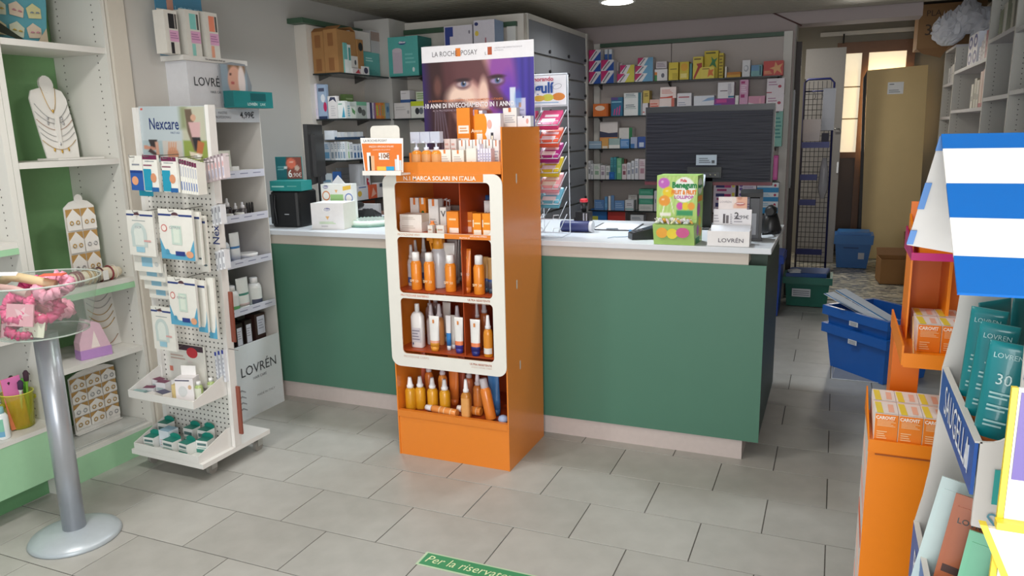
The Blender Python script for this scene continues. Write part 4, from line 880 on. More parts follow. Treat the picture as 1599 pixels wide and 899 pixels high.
# telephone and keyboard
o = empty('telephone', (-2.72, 4.02, CZ), math.radians(20)); g = G(); g.prism([(-.09, 0), (.09, 0), (.09, .03), (-.09, .075)], 0, -.085, .085, BLK); ob('base', g, o)
g = G(); g.loft([(-.09, .026, .02), (-.06, .03, .024), (.06, .03, .024), (.09, .026, .02)], BLK, 12); g.v = [(x - .05, z, y + .09) for x, y, z in g.v]; g.f = [f[::-1] for f in g.f]; ob('handset', g, o)
g = G()
for i in range(3):
    for j in range(4): g.box(.0 + i * .022, .016 + i * .022, -.06 + j * .026, -.042 + j * .026, .071 - .006 * j - .02, .085 - .0075 * j - .006, '#3a3c42')
ob('keypad', g, o); tag(o, 'black desk telephone', 'telephone', 'behind the round dish on the counter')
g = G(); g.loft([(0, .20, .07), (.012, .2, .07), (.02, .19, .065)], BLK, 16, sq=.3, smooth=False); mesh_thing('keyboard', g, (-2.45, 4.03, CZ), 'dark flat keyboard', 'keyboard', 'at the rear edge of the counter', rz=.0)
# round glass dish
o = empty('glass_dish', (-2.55, 3.815, CZ)); GT = M('#8fc0ae', .1, tr=.35, nz=0)
g = G(); g.loft([(0, .135, .135), (.006, .14, .14), (.010, .138, .138)], GT, 32); ob('rim', g, o); g = G(); g.loft([(.0105, .128, .128), (.03, .12, .12), (.036, .112, .112)], M('#dfeee4', .2, coat=.5), 32); ob('dish_body', g, o)
g = G()
for k in range(28): a = k * 2 * math.pi / 28; g.loft([(0, .006, .006), (.003, .003, .003)], '#a8c9b8', 6, c=(.105 * math.cos(a), .105 * math.sin(a), .0362))
ob('dots', g, o); tag(o, 'round pale green glass dish', 'dish', 'on the counter left of the orange display')
# wire candy rack with packets
rk = empty('candy_rack', (-1.345, 3.62, CZ)); tag(rk, 'white wire rack of candy packets', 'rack', 'on the counter right of the orange display'); WIRE = M('#e3e6ee', .3, nz=0)
rk.rotation_euler = (0, 0, math.radians(4)); wl, wr = -.165, .095
g = G()
for x in (wl, (wl + wr) / 2 - .01, wr): g.tube([(x, .10, 0), (x, .07, .62), (x, .07, .80)], .0025, WIRE)
g.tube([(wl, -.06, .004), (wl, .10, .004), (wr, .10, .004), (wr, -.06, .004)], .003, WIRE, closed=True); ob('frame', g, rk)
g = G(); g.box(wl, wr - .005, .055, .060, .655, .80, M('#f2f4fa', .35)); prints(g, .255, .055, .655, .145, (('e', .70, .28, .13, .13, '#e08a34'), ('e', .48, .26, .12, .12, '#cfd04a'), ('e', .3, .24, .12, .1, '#e2b440'), ('l', .2, .06, .7, .12, 1, '#8ab4dc')))
g.v = [(x - (.035 if -.0 > y and False else 0), y, z) for x, y, z in g.v]; sg = ob('sign', g, rk)
txt('zigulí', .072, sg, (-.045, .0505, .738), '#1f4fa0', bold=.035, sx=.95); txt('morando', .03, sg, (-.03, .0505, .782), '#c42a50', bold=.02)
g = G(); g.tube([(wr - .05 + .022 * math.cos(t), .0535, .745 + .012 * math.sin(t) + .004 * math.cos(t)) for t in np.linspace(0, 6.28, 14)], .0008, '#8a8f98', 4); ob('stamp_mark', g, sg)
g = G(); g.tube([(wl - .004, .052, .65), (wl - .004, .052, .805), (wr, .052, .805), (wr, .052, .65)], .004, WIRE, closed=True); ob('sign_frame', g, rk)
zrow = [.545, .46, .385, .315, .235, .16, .085, .02]
for i, z in enumerate(zrow):
    for x0 in (wl, wl + .13):
        g = G(); x1 = x0 + .122; yb_, yf_ = .065, -.075
        g.tube([(x0, yb_, z + .085), (x0 + .004, yf_, z + .012), (x0 + .004, yf_ - .004, z + .032), (x0 + .03, yf_ - .004, z + .03), (x0 + .034, yf_ - .004, z + .012)], .0022, WIRE, 5)
        g.tube([(x1, yb_, z + .085), (x1 - .004, yf_, z + .012), (x1 - .004, yf_ - .004, z + .032), (x1 - .03, yf_ - .004, z + .03), (x1 - .034, yf_ - .004, z + .012)], .0022, WIRE, 5)
        g.tube([(x0 + .004, yf_, z + .010), (x1 - .004, yf_, z + .010)], .0022, WIRE, 5); g.tube([(x0 + .03, yb_, z + .05), (x0 + .034, yf_ - .004, z + .012)], .0018, WIRE, 5)
        ob('wire_tray', g, rk)
cols = (('#e04a82', 'pink'), ('#ea6a4e', 'coral orange'), ('#a92f80', 'purple'), ('#e3c83a', 'yellow'), ('#e8a0ac', 'pale pink'), ('#6fb6cc', 'light blue'))
mr = Matrix.Rotation(math.radians(4), 4, 'Z')
for i, (c, nme) in enumerate(cols):
    for j, x0 in enumerate((wl, wl + .13)):
        for k in range(2):
            g = G(); g.box(-.052, .052, -.062, .062, 0, .014, M(c, .35), top=M(c, .3)); g.poly([(-.04, -.045, .0145), (.03, -.045, .0145), (.03, -.012, .0145), (-.04, -.012, .0145)], M('#f6e9ec', .4)); g.poly([(-.03, .0, .0145), (.04, .0, .0145), (.04, .022, .0145), (-.03, .022, .0145)], M('#f3dfe4', .4))
            g.box(-.05, .05, -.0635, -.0621, .002, .012, M(dark(c, .85), .4))
            lc = mr @ Vector((x0 + .061, -.003, zrow[i] + .022 + k * .0165)); q = ob('candy_packet', g, None, (lc.x + rk.location.x, lc.y + rk.location.y, lc.z + CZ), rot=(math.radians(33), 0, math.radians(4)))
            tag(q, '%s candy packet' % nme, 'packet', 'in the %s row of the white wire rack' % ('top', 'second', 'third', 'fourth', 'fifth', 'sixth')[i], group='%s candy packets' % nme, key='%s, %s' % (('left column', 'right column')[j], ('lower', 'upper')[k]))
# roll behind the rack, stamp, clipboard, card terminal
g = G(); g.loft([(0, .028, .028), (.006, .03, .03), (.15, .03, .03), (.156, .028, .028)], M('#2f3566', .4), 16); g.loft([(.157, .03, .03), (.175, .03, .03)], M('#d5d6dc', .4), 16)
g.v = [(z, y, x + .03) for x, y, z in g.v]; mesh_thing('wipes_roll', g, (-1.33, 3.80, CZ), 'dark blue pack lying on its side with a white cap', 'pack', 'behind the wire candy rack')
o = empty('date_stamp', (-1.215, 3.83, CZ)); 
g = G(); g.box(-.038, .038, -.03, .03, .03, .105, BLK); g.box(-.042, -.030, -.025, .025, 0, .03, BLK); g.box(.030, .042, -.025, .025, 0, .03, BLK); g.box(-.05, -.0385, -.02, .02, .03, .075, BLK2); ob('body', g, o)
g = G(); g.box(-.028, .028, -.0315, -.0302, .005, .03, M('#c4c6cc', .3)); g.box(.004, .012, -.0325, -.0305, .02, .10, M('#b4b8c2', .25, metal=.6)); g.box(.02, .027, -.0325, -.0305, .02, .10, M('#b4b8c2', .25, metal=.6)); ob('chrome_strips', g, o)
g = G(); g.loft([(.105, .013, .013), (.135, .018, .018), (.155, .022, .022)], BLK, 14); g.loft([(.1555, .022, .022), (.17, .021, .021), (.174, .016, .016)], M('#d8323e', .35), 14); ob('handle', g, o, label='black handle with red top')
tag(o, 'black self-inking stamp with red topped handle', 'stamp', 'on the counter beside the candy rack')
o = empty('clipboard', (-1.085, 4.02, CZ), math.radians(3)); g = G(); g.box(-.12, .115, -.13, .17, 0, .004, M('#23252b', .4)); ob('board', g, o)
g = G(); g.box(-.105, .11, -.12, .165, .0041, .0065, '#e6eaf2'); g.poly([(-.09, -.1, .0068), (.02, -.1, .0068), (.02, -.096, .0068), (-.09, -.096, .0068)], '#8a94a8'); ob('paper', g, o)
g = G(); g.box(-.03, .03, -.135, -.115, .0067, .012, M('#8a8f98', .3, metal=.8)); ob('clip', g, o); tag(o, 'clipboard with white paper', 'clipboard', 'lying on the counter behind the stamp')
o = empty('card_terminal', (-.825, 3.655, CZ), math.radians(-62)); g = G(); g.prism([(-.095, 0), (.095, 0), (.095, .055), (.04, .062), (-.095, .028)], 0, -.042, .042, BLK); ob('body', g, o)
g = G(); g.prism([(-.03, .0448), (.03, .0605), (.03, .0615), (-.03, .0458)], 0, -.03, .03, M('#3f4a52', .1)); ob('screen', g, o)
g = G()
for i in range(3):
    for j in range(3): g.prism([(-.088 + j * .018, .0315 + j * .0045), (-.075 + j * .018, .0345 + j * .0045), (-.075 + j * .018, .037 + j * .0045), (-.088 + j * .018, .034 + j * .0045)], 0, -.03 + i * .022, -.014 + i * .022, '#4a4d54')
ob('keypad', g, o); tag(o, 'black card payment terminal', 'card terminal', 'left of the green candy dispenser')
g = G(); g.tube([(-1.02, 3.60, CZ + .003), (-1.0, 3.64, CZ + .003), (-.95, 3.66, CZ + .003), (-.90, 3.70, CZ + .003)], .0025, '#b4c4d4'); mesh_thing('cable', g, (0, 0, 0), 'thin pale cable curling beside the card terminal', 'cable', '')
g = G(); g.loft([(0, .008, .008), (.02, .009, .009), (.026, .004, .004)], '#4a90c4', 10); mesh_thing('pen_cap', g, (-.945, 3.76, CZ), 'small blue cap', 'cap', 'standing behind the card terminal')
# green candy dispenser
LG = '#a9cf74'
o = empty('candy_dispenser', (-.665, 3.56, CZ), math.radians(-2)); w2 = .094
g = G(); g.prism([(-.085, 0), (.085, 0), (.085, .315), (-.045, .315), (-.045, .115), (-.052, .10), (-.115, .095), (-.085, .0)], 0, -w2, w2, M(LG, .4)); ob('carton_body', g, o)
def ben(U, V):
    I = canvas(U, '#b2d477'); 
    for k in range(9): I = blend(I, pgon(U, V, [(.1 * k, 0), (.1 * k + .03, 0), (.1 * k + .25, 1), (.1 * k + .19, 1)], .02), '#c6e394', .6)
    for cx, cy, c in ((.17, .83, '#c468c4'), (.29, .62, '#edd02c'), (.19, .42, '#eb9f3a')): I = blend(I, ell(U, V, cx, cy, .145, .125, .12), c)
    for cx, cy in ((.17, .83), (.29, .62), (.19, .42)): I = blend(I, ell(U, V, cx - .04, cy + .03, .035, .025, .3), '#ffffff', .5)
    I = blend(I, pgon(U, V, [(.10, .0), (.13, .0), (.2, .3), (.17, .3)], .01), '#eef5e2'); I = blend(I, pgon(U, V, [(.42, .12), (.44, .12), (.34, .5), (.32, .5)], .01), '#eef5e2')
    I = blend(I, ell(U, V, .68, .68, .27, .29, .06), '#f7faf4'); I = blend(I, rect(U, V, .5, .08, .9, .2, .02), '#3a9a62')
    for cx, c in ((.58, '#cf5ab4'), (.72, '#edd02c'), (.86, '#eba23a')): I = blend(I, ell(U, V, cx, .30, .085, .09, .15), c)
    I = blend(I, rect(U, V, .08, .06, .36, .14, .02), '#f2f4ec'); return I
pp = pic('printed_front', .186, .198, 46, 50, ben, o, (0, -.0458, .1155))
txt('Benegum', .036, pp, (.034, -.002, .155), '#1f8a4c', bold=.05, sx=.85); txt('Fida', .018, pp, (.03, -.002, .176), '#d8303c', bold=.03); txt('FRUIT & FRUIT', .027, pp, (.032, -.002, .122), '#ee8a2a', bold=.05, sx=.66); txt('LOLLIPOP', .02, pp, (.032, -.002, .10), '#c04aac', bold=.03)
g = G(); prints(g, .17, -w2, 0, .315, (('e', .55, .84, .3, .12, '#eef5e8'), ('e', .42, .5, .2, .1, '#c468c4'), ('e', .6, .32, .16, .07, '#ebd02c'), ('e', .35, .2, .14, .08, '#c468c4'), ('e', .7, .16, .16, .07, '#eba23a'), (.1, .01, .6, .1, '#2f8f5a'), (.25, .62, .85, .7, '#e8963a')))
g.v = [(-y, x, z) for x, y, z in g.v]; ob('side_print', g, o)
txt('Benegum', .024, o, (w2 + .003, .0, .265), '#1f8a4c', rot=(math.pi / 2, 0, math.pi / 2), bold=.05)
g = G(); g.box(-w2 + .004, w2 - .004, -.105, -.055, .0985, .1, M('#cfe0b4', .2, tr=.5)); prints(g, .17, -.11, .03, .06, (('e', .2, .45, .16, .4, '#e8a83a'), ('e', .48, .4, .15, .4, '#ead23a'), ('e', .76, .5, .18, .4, '#cc5a90'))); ob('trough_window', g, o)
for k in range(14):
    a = -.078 + .012 * k + random.uniform(-.004, .004); c = ('#eef0ea', '#e6e2b0', '#dfe6ee', '#e8b04a', '#e9cfd8')[k % 5]
    g = G(); g.loft([(0, .016, .004), (.012, .018, .006), (.028, .016, .004)], M(c, .25, coat=.5), 10); g.tube([(0, 0, .028), (0, 0, .06)], .0018, '#f4f4f4')
    lw = Matrix.Rotation(math.radians(-2), 4, 'Z') @ Vector((max(-.07, min(.07, a)), -.08 + .012 * (k % 2), .102 + .002 * (k % 3)))
    q = ob('lollipop', g, None, (lw.x - .665, lw.y + 3.56, CZ + lw.z), rot=(math.radians(60), math.radians(random.uniform(35, 65) * (1 if k % 3 else -1)), random.uniform(-.5, .5)))
    tag(q, 'wrapped lollipop with white stick', 'lollipop', 'in the trough of the green dispenser', group='lollipops in the dispenser trough')
tag(o, 'light green candy dispenser with fruit coloured circles', 'dispenser', 'on the counter before the large monitor')
# lip balm price display
o = empty('price_display', (-.428, 3.545, CZ), math.radians(1)); WH = M('#ece9e8', .3, coat=.3)
g = G(); g.box(-.092, .092, -.06, -.056, 0, .068, WH); g.box(-.092, -.089, -.056, .06, 0, .068, WH); g.box(.089, .092, -.056, .06, 0, .068, WH); g.box(-.089, .089, -.056, .06, 0, .003, WH); g.prism([(-.052, .004), (-.048, .004), (.048, .082), (.044, .084)], 0, -.088, .088, M('#dfe2ea', .3)); ob('tray', g, o)
g = G(); g.box(-.082, .088, .061, .064, .003, .155, M('#e9e6e9', .35)); prints(g, .17, .061, .0, .155, (('l', .03, .6, .17, .85, 3, '#b9b4bc'), (.27, .58, .33, .86, '#5a5458'), (.35, .58, .42, .82, '#6f686c'), ('l', .46, .56, .52, .88, 6, '#9a959c'), ('l', .56, .6, .78, .84, 3, '#b0acb4'))); bd = ob('price_board', g, o)
txt('2', .042, bd, (.022, .058, .125), '#4a464c', bold=.015); txt(',99€', .024, bd, (.054, .058, .119), '#5a565c')
g = G(); g.box(-.062, .066, .0645, .067, .003, .212, M('#ece2e0', .35)); bb = ob('picture_board', g, o)
def smile(U, V):
    I = canvas(U, '#e2ac92'); I = blend(I, ell(U, V, .0, .5, .3, .9, .4), '#ecdcd6'); I = blend(I, ell(U, V, .52, .38, .34, .16, .3), '#b9605c'); I = blend(I, ell(U, V, .52, .42, .25, .06, .3), '#f4e9e6'); I = blend(I, ell(U, V, .5, .9, .16, .14, .4), '#c98c74'); I = blend(I, ell(U, V, .2, .12, .12, .3, .3), '#e9bca6'); return I
pic('printed_picture', .066, .052, 18, 14, smile, bb, (.033, .0638, .16)); txt('LOVREN', .014, bb, (-.03, .0635, .188), '#a79ea2')
txt('LOVRÉN', .026, o, (.012, -.0625, .026), '#77727a', bold=.01, sx=1.15)
tag(o, 'white price display reading 2,99', 'display', 'at the right end of the counter')
# pin pad on stand, coiled phone and cables right of it
o = empty('document_scanner', (-.335, 3.74, CZ), math.radians(8)); g = G(); g.box(-.028, .012, -.06, .06, .012, .20, M('#3a3c42', .4)); g.box(.0125, .026, -.062, .062, .01, .205, BLK); g.box(-.03, .03, -.066, .066, 0, .012, BLK); ob('body', g, o)
g = G(); g.prism([(-.06, .205), (.06, .205), (.06, .225), (-.02, .24), (-.06, .225)], 0, -.07, .026, BLK2); ob('top', g, o); g = G(); g.box(-.026, -.0, -.0625, -.0602, .03, .13, M('#8a8d94', .3)); ob('grey_plate', g, o)
tag(o, 'upright black and grey reader', 'scanner', 'behind the smile picture price display')
o = empty('handset', (-.285, 3.99, CZ)); g = G(); g.loft([(0, .05, .05), (.02, .055, .055), (.07, .04, .045), (.10, .03, .03)], BLK, 16); ob('cradle', g, o); g = G(); g.loft([(-.05, .018, .018), (-.03, .028, .028), (.03, .028, .028), (.05, .018, .018)], BLK2, 12); g.v = [(x, z, y + .112) for x, y, z in g.v]; g.f = [f[::-1] for f in g.f]; ob('grip', g, o)
tag(o, 'black scanner in rounded cradle', 'scanner', 'at the far right corner of the counter')
g = G()
for dx, dy in ((0, 0), (.01, .03), (-.004, -.025)): g.tube([(-.30 + dx, 3.80 + dy, CZ + .02), (-.255 + dx, 3.86 + dy, CZ + .018), (-.262, 3.93 + dy, CZ + .008), (-.30, 4.02, CZ + .006)], .004, BLK)
mesh_thing('cable', g, (0, 0, 0), 'bundle of black cables', 'cable', 'lying at the right end of the counter')
# ================================================================== ORANGE SUN CARE TOWER
OX0, OX1, OY0, OY1 = -1.905, -1.312, 2.99, 3.44
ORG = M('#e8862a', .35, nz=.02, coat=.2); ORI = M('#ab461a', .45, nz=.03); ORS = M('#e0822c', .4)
tw = empty('display_stand', (-1.608, 3.215, 0)); tag(tw, 'tall orange cardboard sun care display with white window frame', 'display stand', 'in front of the green counter')
def W(g): return rel(tw, g)
g = G(); g.box(OX1 - .006, OX1, OY0, OY1, 0, 1.57, ORG); ob('side_panel', W(g), tw)
g = G(); g.box(OX0, OX0 + .006, OY0, OY1, 0, 1.40, ORG); ob('side_panel', W(g), tw)
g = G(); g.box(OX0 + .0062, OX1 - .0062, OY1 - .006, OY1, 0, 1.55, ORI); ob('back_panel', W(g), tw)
g = G(); g.box(OX0 + .0062, OX1 - .0062, OY0 + .004, OY0 + .012, .0, .198, ORG); ob('plinth_front', W(g), tw)
g = G(); g.prism([(OY0 - .002, .200), (OY0 + .02, .222), (OY0 + .02, .232), (OY0 - .002, .232)], 0, OX0 + .0062, OX1 - .0062, ORS); ob('ledge', W(g), tw)
WELL = [.215, .535, .825, 1.10]
for z in WELL:
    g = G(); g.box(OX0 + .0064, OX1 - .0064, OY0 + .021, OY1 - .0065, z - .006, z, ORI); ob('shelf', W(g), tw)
g = G(); g.box(OX0 + .0064, OX1 - .0064, OY0 + .0, OY1 - .0065, 1.385, 1.392, ORG); ob('shelf', W(g), tw, label='top tray floor')
g = G(); g.box(OX0 + .0062, OX1 - .0062, OY0 - .006, OY0 - .001, 1.372, 1.425, ORS); ob('front_lip', W(g), tw)
g = G(); g.box(OX0 + .0064, OX1 - .0064, OY0 + .22, OY1 - .0065, 1.392, 1.46, ORG); ob('upper_step', W(g), tw)
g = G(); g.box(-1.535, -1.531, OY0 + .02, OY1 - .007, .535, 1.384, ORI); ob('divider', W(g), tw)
for z, y in ((1.34, 3.14), (.86, 3.12), (.47, 3.14)):
    g = G(); pts = [(.0, .028), (.006, .022), (.006, -.012), (0, -.02), (-.006, -.012), (-.006, .022)]; g.poly([(OX1 + .0006, y + a, z + b) for a, b in pts][::-1], '#d9d6d2'); ob('hand_hole', W(g), tw)
# white frame with three rounded windows
def rrect(x0, x1, z0, z1, r, n=6):
    P = []
    for cx, cz, a in ((x1 - r, z1 - r, 0), (x0 + r, z1 - r, 90), (x0 + r, z0 + r, 180), (x1 - r, z0 + r, 270)):
        for k in range(n + 1): t = math.radians(a + 90 * k / n); P.append((cx + r * math.cos(t), cz + r * math.sin(t)))
    return P
WIN = ((1.335, 1.108), (1.086, .822), (.797, .527))
def frame_mesh():
    import bmesh
    from mathutils.geometry import tessellate_polygon
    fx0, fx1 = OX0 - .006, OX1 + .001
    loops = [rrect(fx0, fx1, .462, 1.372, .045)] + [rrect(-1.848, -1.371, b, a, .02) for a, b in WIN]
    flat = [Vector((p[0], 0, p[1])) for l in loops for p in l]
    tris = tessellate_polygon([[Vector((p[0], p[1], 0)) for p in l] for l in loops])
    g = G(); k = g.mi(M('#e6e4dc', .4, nz=.02)); e = g.mi(M('#e3c0a0', .5)); yf, yb_ = OY0 - .012, OY0 - .006; n = len(flat)
    g.v = [(p.x, yf, p.z) for p in flat] + [(p.x, yb_, p.z) for p in flat]
    for t in tris: g.f.append(tuple(t)); g.m.append(k); g.sm.append(False); g.f.append(tuple(q + n for q in t[::-1])); g.m.append(k); g.sm.append(False)
    i = 0
    for l in loops:
        L = len(l)
        for j in range(L): a, b = i + j, i + (j + 1) % L; g.f.append((a, b, b + n, a + n)); g.m.append(e); g.sm.append(False)
        i += L
    return g
fr = ob('front_frame', W(frame_mesh()), tw, label='white front frame with three rounded windows')
fo = -1.608
g = G(); g.box(-1.835 + 1.608, -1.40 + 1.608, OY0 - .0138 - 3.215, OY0 - .0122 - 3.215, 1.338, 1.372, ORS); hb_ = ob('header_band', g, tw)
txt('N.1 MARCA SOLARI IN ITALIA', .026, tw, (-.008, OY0 - .015 - 3.215, 1.353), '#fbe9dc', bold=.02, sx=1.05)
g = G(); g.box(-1.60 + 1.608, -1.372 + 1.608, OY0 - .0138 - 3.215, OY0 - .0122 - 3.215, 1.085, 1.107, ORS); ob('orange_strip', g, tw)
for z, s, c in ((1.097, 'PROTEZIONE VISO', '#cf9a78'), (.811, 'PROTEZIONE BAMBINO', '#cf7a58'), (.513, 'PROTEZIONE CORPO', '#c9a898')):
    txt(s, .014, tw, (-.236, OY0 - .0135 - 3.215, z), c, al='LEFT')
for z in (.806, .505): txt('ULTRA RESISTENTE', .013, tw, (.225, OY0 - .0135 - 3.215, z + .004), '#b06a50', al='RIGHT', bold=.02); txt('ACQUA, SUDORE, SABBIA', .009, tw, (.225, OY0 - .0135 - 3.215, z - .010), '#c9a898', al='RIGHT')
txt('APPLICARE SPESSO', .010, tw, (.22, OY0 - .0150 - 3.215, 1.100), '#f6dccb', al='RIGHT', bold=.02); txt('FACTOR 50', .010, tw, (.11, OY0 - .0150 - 3.215, 1.091), '#f6dccb', bold=.02)
# poster on top
ps = empty('poster_board', (-1.612, 3.39, 1.392)); tag(ps, 'large poster of a shaded face with purple background', 'poster', 'on top of the orange display')
g = G(); pw = .592; g.box(-pw / 2, pw / 2, .0, .004, .0685, .572, M('#efeef2', .4)); g.v = [(x, y, z + (x * .0 if z > .3 else 0)) for x, y, z in g.v]; ob('board', g, ps)
def face(U, V):
    V = V - .10
    I = canvas(U, '#35245f')
    I = blend(I, rect(U, V, .72, -.1, 1.2, 1.2, .25), '#3a2b86'); I = blend(I, ell(U, V, .88, .75, .12, .6, .9), '#4a3cae', .6)
    for k in range(4): I = blend(I, pgon(U, V, [(.8 + .05 * k, 0), (.812 + .05 * k, 0), (.79 + .06 * k, 1), (.77 + .06 * k, 1)], .03), '#2b2170', .6)
    I = blend(I, ell(U, V, .46, .42, .33, .85, .25), '#c79a92')               # face
    I = blend(I, ell(U, V, .72, .55, .13, .62, .5), '#8e4aa0'); I = blend(I, ell(U, V, .78, .25, .09, .45, .6), '#5a35b4', .8)
    I = blend(I, pgon(U, V, [(.06, -.1), (.24, -.1), (.27, .45), (.30, .75), (.26, 1.1), (.04, 1.1)], .08), '#3c2426')   # hair
    I = blend(I, pgon(U, V, [(.22, -.1), (.42, -.1), (.30, .25), (.24, .38)], .06), '#4a2c2c')
    for k in range(5): I = blend(I, pgon(U, V, [(.09 + .035 * k, -.1), (.10 + .035 * k, -.1), (.115 + .02 * k, .34), (.105 + .02 * k, .34)], .015), '#a8a4c4', .55)
    I = blend(I, ell(U, V, .14, .62, .035, .11, .8), '#6a4640')
    I = blend(I, pgon(U, V, [(.20, .58), (.33, .66), (.46, .68), (.53, .60), (.60, .54), (.66, .36), (.78, .30), (.80, .38), (.70, .55), (.62, .72), (.56, .92), (.46, 1.1), (.18, 1.1)], .06), '#5a3438', .93)  # brow shade
    I = blend(I, ell(U, V, .36, .48, .14, .16, .6), '#ecd0bf'); I = blend(I, ell(U, V, .56, .50, .045, .20, .6), '#e6c4b4')
    I = blend(I, pgon(U, V, [(.22, .42), (.34, .46), (.52, .34), (.60, .26), (.60, .18), (.44, .24), (.30, .30), (.20, .34)], .07), '#4e2c2e', .9)  # nose shade
    I = blend(I, ell(U, V, .46, .13, .14, .11, .5), '#d9aa9c'); I = blend(I, ell(U, V, .58, .30, .05, .05, .6), '#7c463e')
    I = blend(I, pgon(U, V, [(.52, .22), (.60, .26), (.76, .02), (.80, -.1), (.66, -.1)], .04), '#54303c')
    for cx, cy, rx, c in ((.375, .645, .070, '#b8a3a6'), (.68, .665, .068, '#9a84b0')):
        I = blend(I, ell(U, V, cx, cy, rx, .065, .5, .05), '#5c3a44', .8); I = blend(I, ell(U, V, cx, cy - .005, rx * .82, .032, .5, .05), c)
        I = blend(I, ell(U, V, cx + .005, cy, .024, .034, .35), '#566c92'); I = blend(I, ell(U, V, cx + .005, cy, .012, .019, .3), '#1a1822'); I = blend(I, ell(U, V, cx + .014, cy + .016, .006, .008, .4), '#ffffff')
        I = blend(I, ell(U, V, cx, cy + .042, rx * 1.0, .02, .9, .04), '#2e1c20', .85)
    I = blend(I, rect(U, V, .79, .22, .84, .58, .006), '#d3dcec'); I = blend(I, rect(U, V, .84, .22, .925, .46, .01), '#c3c0dc'); I = blend(I, rect(U, V, .865, .36, .885, .41, .006), '#e08a4a'); I = blend(I, rect(U, V, .855, .32, .91, .335, .006), '#9a98b8')
    I = blend(I, ell(U, V, .86, .46, .03, .1, .6), '#3f7ac4', .5); return I
fp = pic('printed_face', pw, .418, 190, 134, face, ps, (0, -.0008, .078), rough=.35)
txt('LA ROCHE  POSAY', .034, ps, (-.115, -.0015, .532), '#5a5458', sx=.86, bold=-.004); g = G(); g.box(-.108, -.082, -.0012, -.0002, .518, .556, M('#e07f2a', .4)); ob('logo_block', g, ps)
g = G(); g.box(.062, .084, -.0012, -.0002, .516, .552, M('#b5532a', .4)); ob('logo_block', g, ps); txt('L', .02, ps, (.052, -.0015, .523), '#777777'); txt('LABORATOIRE DERMATOLOGIQUE', .009, ps, (.096, -.0015, .545), '#a8a6ac', al='LEFT'); txt('ANTHELIOS', .009, ps, (.096, -.0015, .534), '#a8a6ac', al='LEFT')
txt('-10 ANNI DI INVECCHIAMENTO IN 1 ANNO', .0315, ps, (-.052, -.003, .288), '#f4f0f4', sx=.79, bold=.022); txt('LA BARRIERA DEL SOLE CONTRO L\'INVECCHIAMENTO CUTANEO', .0135, ps, (-.065, -.003, .312), '#d07a4c', sx=1.0, bold=.01); txt('ALTA PROTEZIONE SOLARE E AZIONE ANTIMACCHIE', .013, ps, (-.09, -.003, .266), '#b9a8b8', sx=.98)
txt('MELUSYL', .016, ps, (-.198, -.003, .123), '#e8e0ec', bold=.02); txt('N', .02, ps, (-.245, -.003, .125), '#c05a4a', bold=.02)
# offer card holder at the left corner
oc = empty('offer_sign', (-1.86, 2.925, 1.372)); tag(oc, 'white framed sign with minus 10 euro offer', 'sign', 'at left corner of the orange display')
g = G(); g.prism([(x, z) for x, z in ((-.11, .03), (-.105, -.03), (.10, -.03), (.108, .03))], 1, -.075, -.07, M('#d7d2ca', .4)) if False else None
g = G(); g.box(-.095, .105, -.035, .045, .0, .008, M('#e6e2da', .3)); g.box(-.095, .105, -.037, -.033, .0, .02, M('#e9e6e0', .3)); ob('ledge', g, oc)
g = G(); P_ = [(-.095, .012), (.105, .012), (.112, .16), (-.108, .165)]
g.prism(P_, 1, -.018, -.014, M('#f0eeea', .35)); bd = ob('card', g, oc)
g = G(); g.poly([(-.09, -.0185, .016), (.10, -.0185, .016), (.106, -.0185, .137), (-.102, -.0185, .14)], M('#e27a34', .4)); y_ = -.0188
for x0, x1, z0, z1, c in ((-.078, -.058, .02, .10, '#e9ece8'), (-.066, -.04, .02, .085, '#e0b48c'), (-.028, .018, .02, .038, '#e8c04c'), (.02, .062, .02, .038, '#2fa0d0'), (.066, .078, .02, .07, '#d9dde0'), (.078, .088, .02, .088, '#e9ecee'), (.089, .10, .02, .065, '#cfd6da')):
    g.poly([(x0, y_, z0), (x1, y_, z0), (x1, y_, z1), (x0, y_, z1)], c)
g.poly([(-.015, y_, .068), (.038, y_, .068), (.038, y_, .098), (-.015, y_, .098)], '#f3efe8'); ob('printed_offer', g, oc)
txt('-10€', .030, oc, (.012, -.0195, .083), '#8a5a3a', bold=.03); txt('PREZZO SPECIALE SOLARI', .011, oc, (.0, -.0195, .125), '#f3dccb', bold=.02); txt('acquistando due prodotti', .009, oc, (.0, -.0195, .112), '#f3dccb'); txt('LA ROCHE-POSAY', .015, oc, (-.03, -.0195, .151), '#6a6468')
g = G(); g.prism(rrect(-.065, .085, .10, .216, .02), 1, .0, .004, M('#dedbd3', .4)); ob('rear_tab', g, oc, label='blank rounded white tab')
# goods standing on the tower
TF = 3.05
def T(x0, x1, yt, base, desc, place, spec=(), yf=TF, z=1.3925, d=.05, **k):
    return place_y(yf, z, x0, x1, yt, base, desc, place, spec, d=d, **k)[0]
PT = 'on the front tray of orange display'
for i, (xa, yt) in enumerate(((645, 0), (660.5, 0), (676, 0))):
    xx = YP(xa + 4, 240, 3.04)[0]; q = bottle(.024, .125, '#e8922c', '#dfe9f8', (xx, 3.05, 1.3925), kind='pump', label='#e0a468', lab2='#3f8a9c', name='serum_bottle')
    g = G(); g.box(-.024, .024, -.01, .024, .115, .165, M('#dfe4f2', .2, tr=.35)); ob('cover', g, q); tag(q, 'amber serum bottle with clear white cover', 'bottle', PT)
LRP = (('p', [(.42, .8), (.58, .8), (.58, 1), (.42, 1)], '#dd8440'), (0, 0, 1, .18, '#6a9ca0'), ('l', .15, .35, .85, .7, 3, '#c9c4bc'))
T(685, 704.5, 234, '#f0ece2', 'cream carton with orange tab', PT, LRP, side='#ddd0c0', d=.05); T(706, 725, 234.5, '#f0ece2', 'cream carton with orange tab', PT, LRP, side='#ddd0c0')
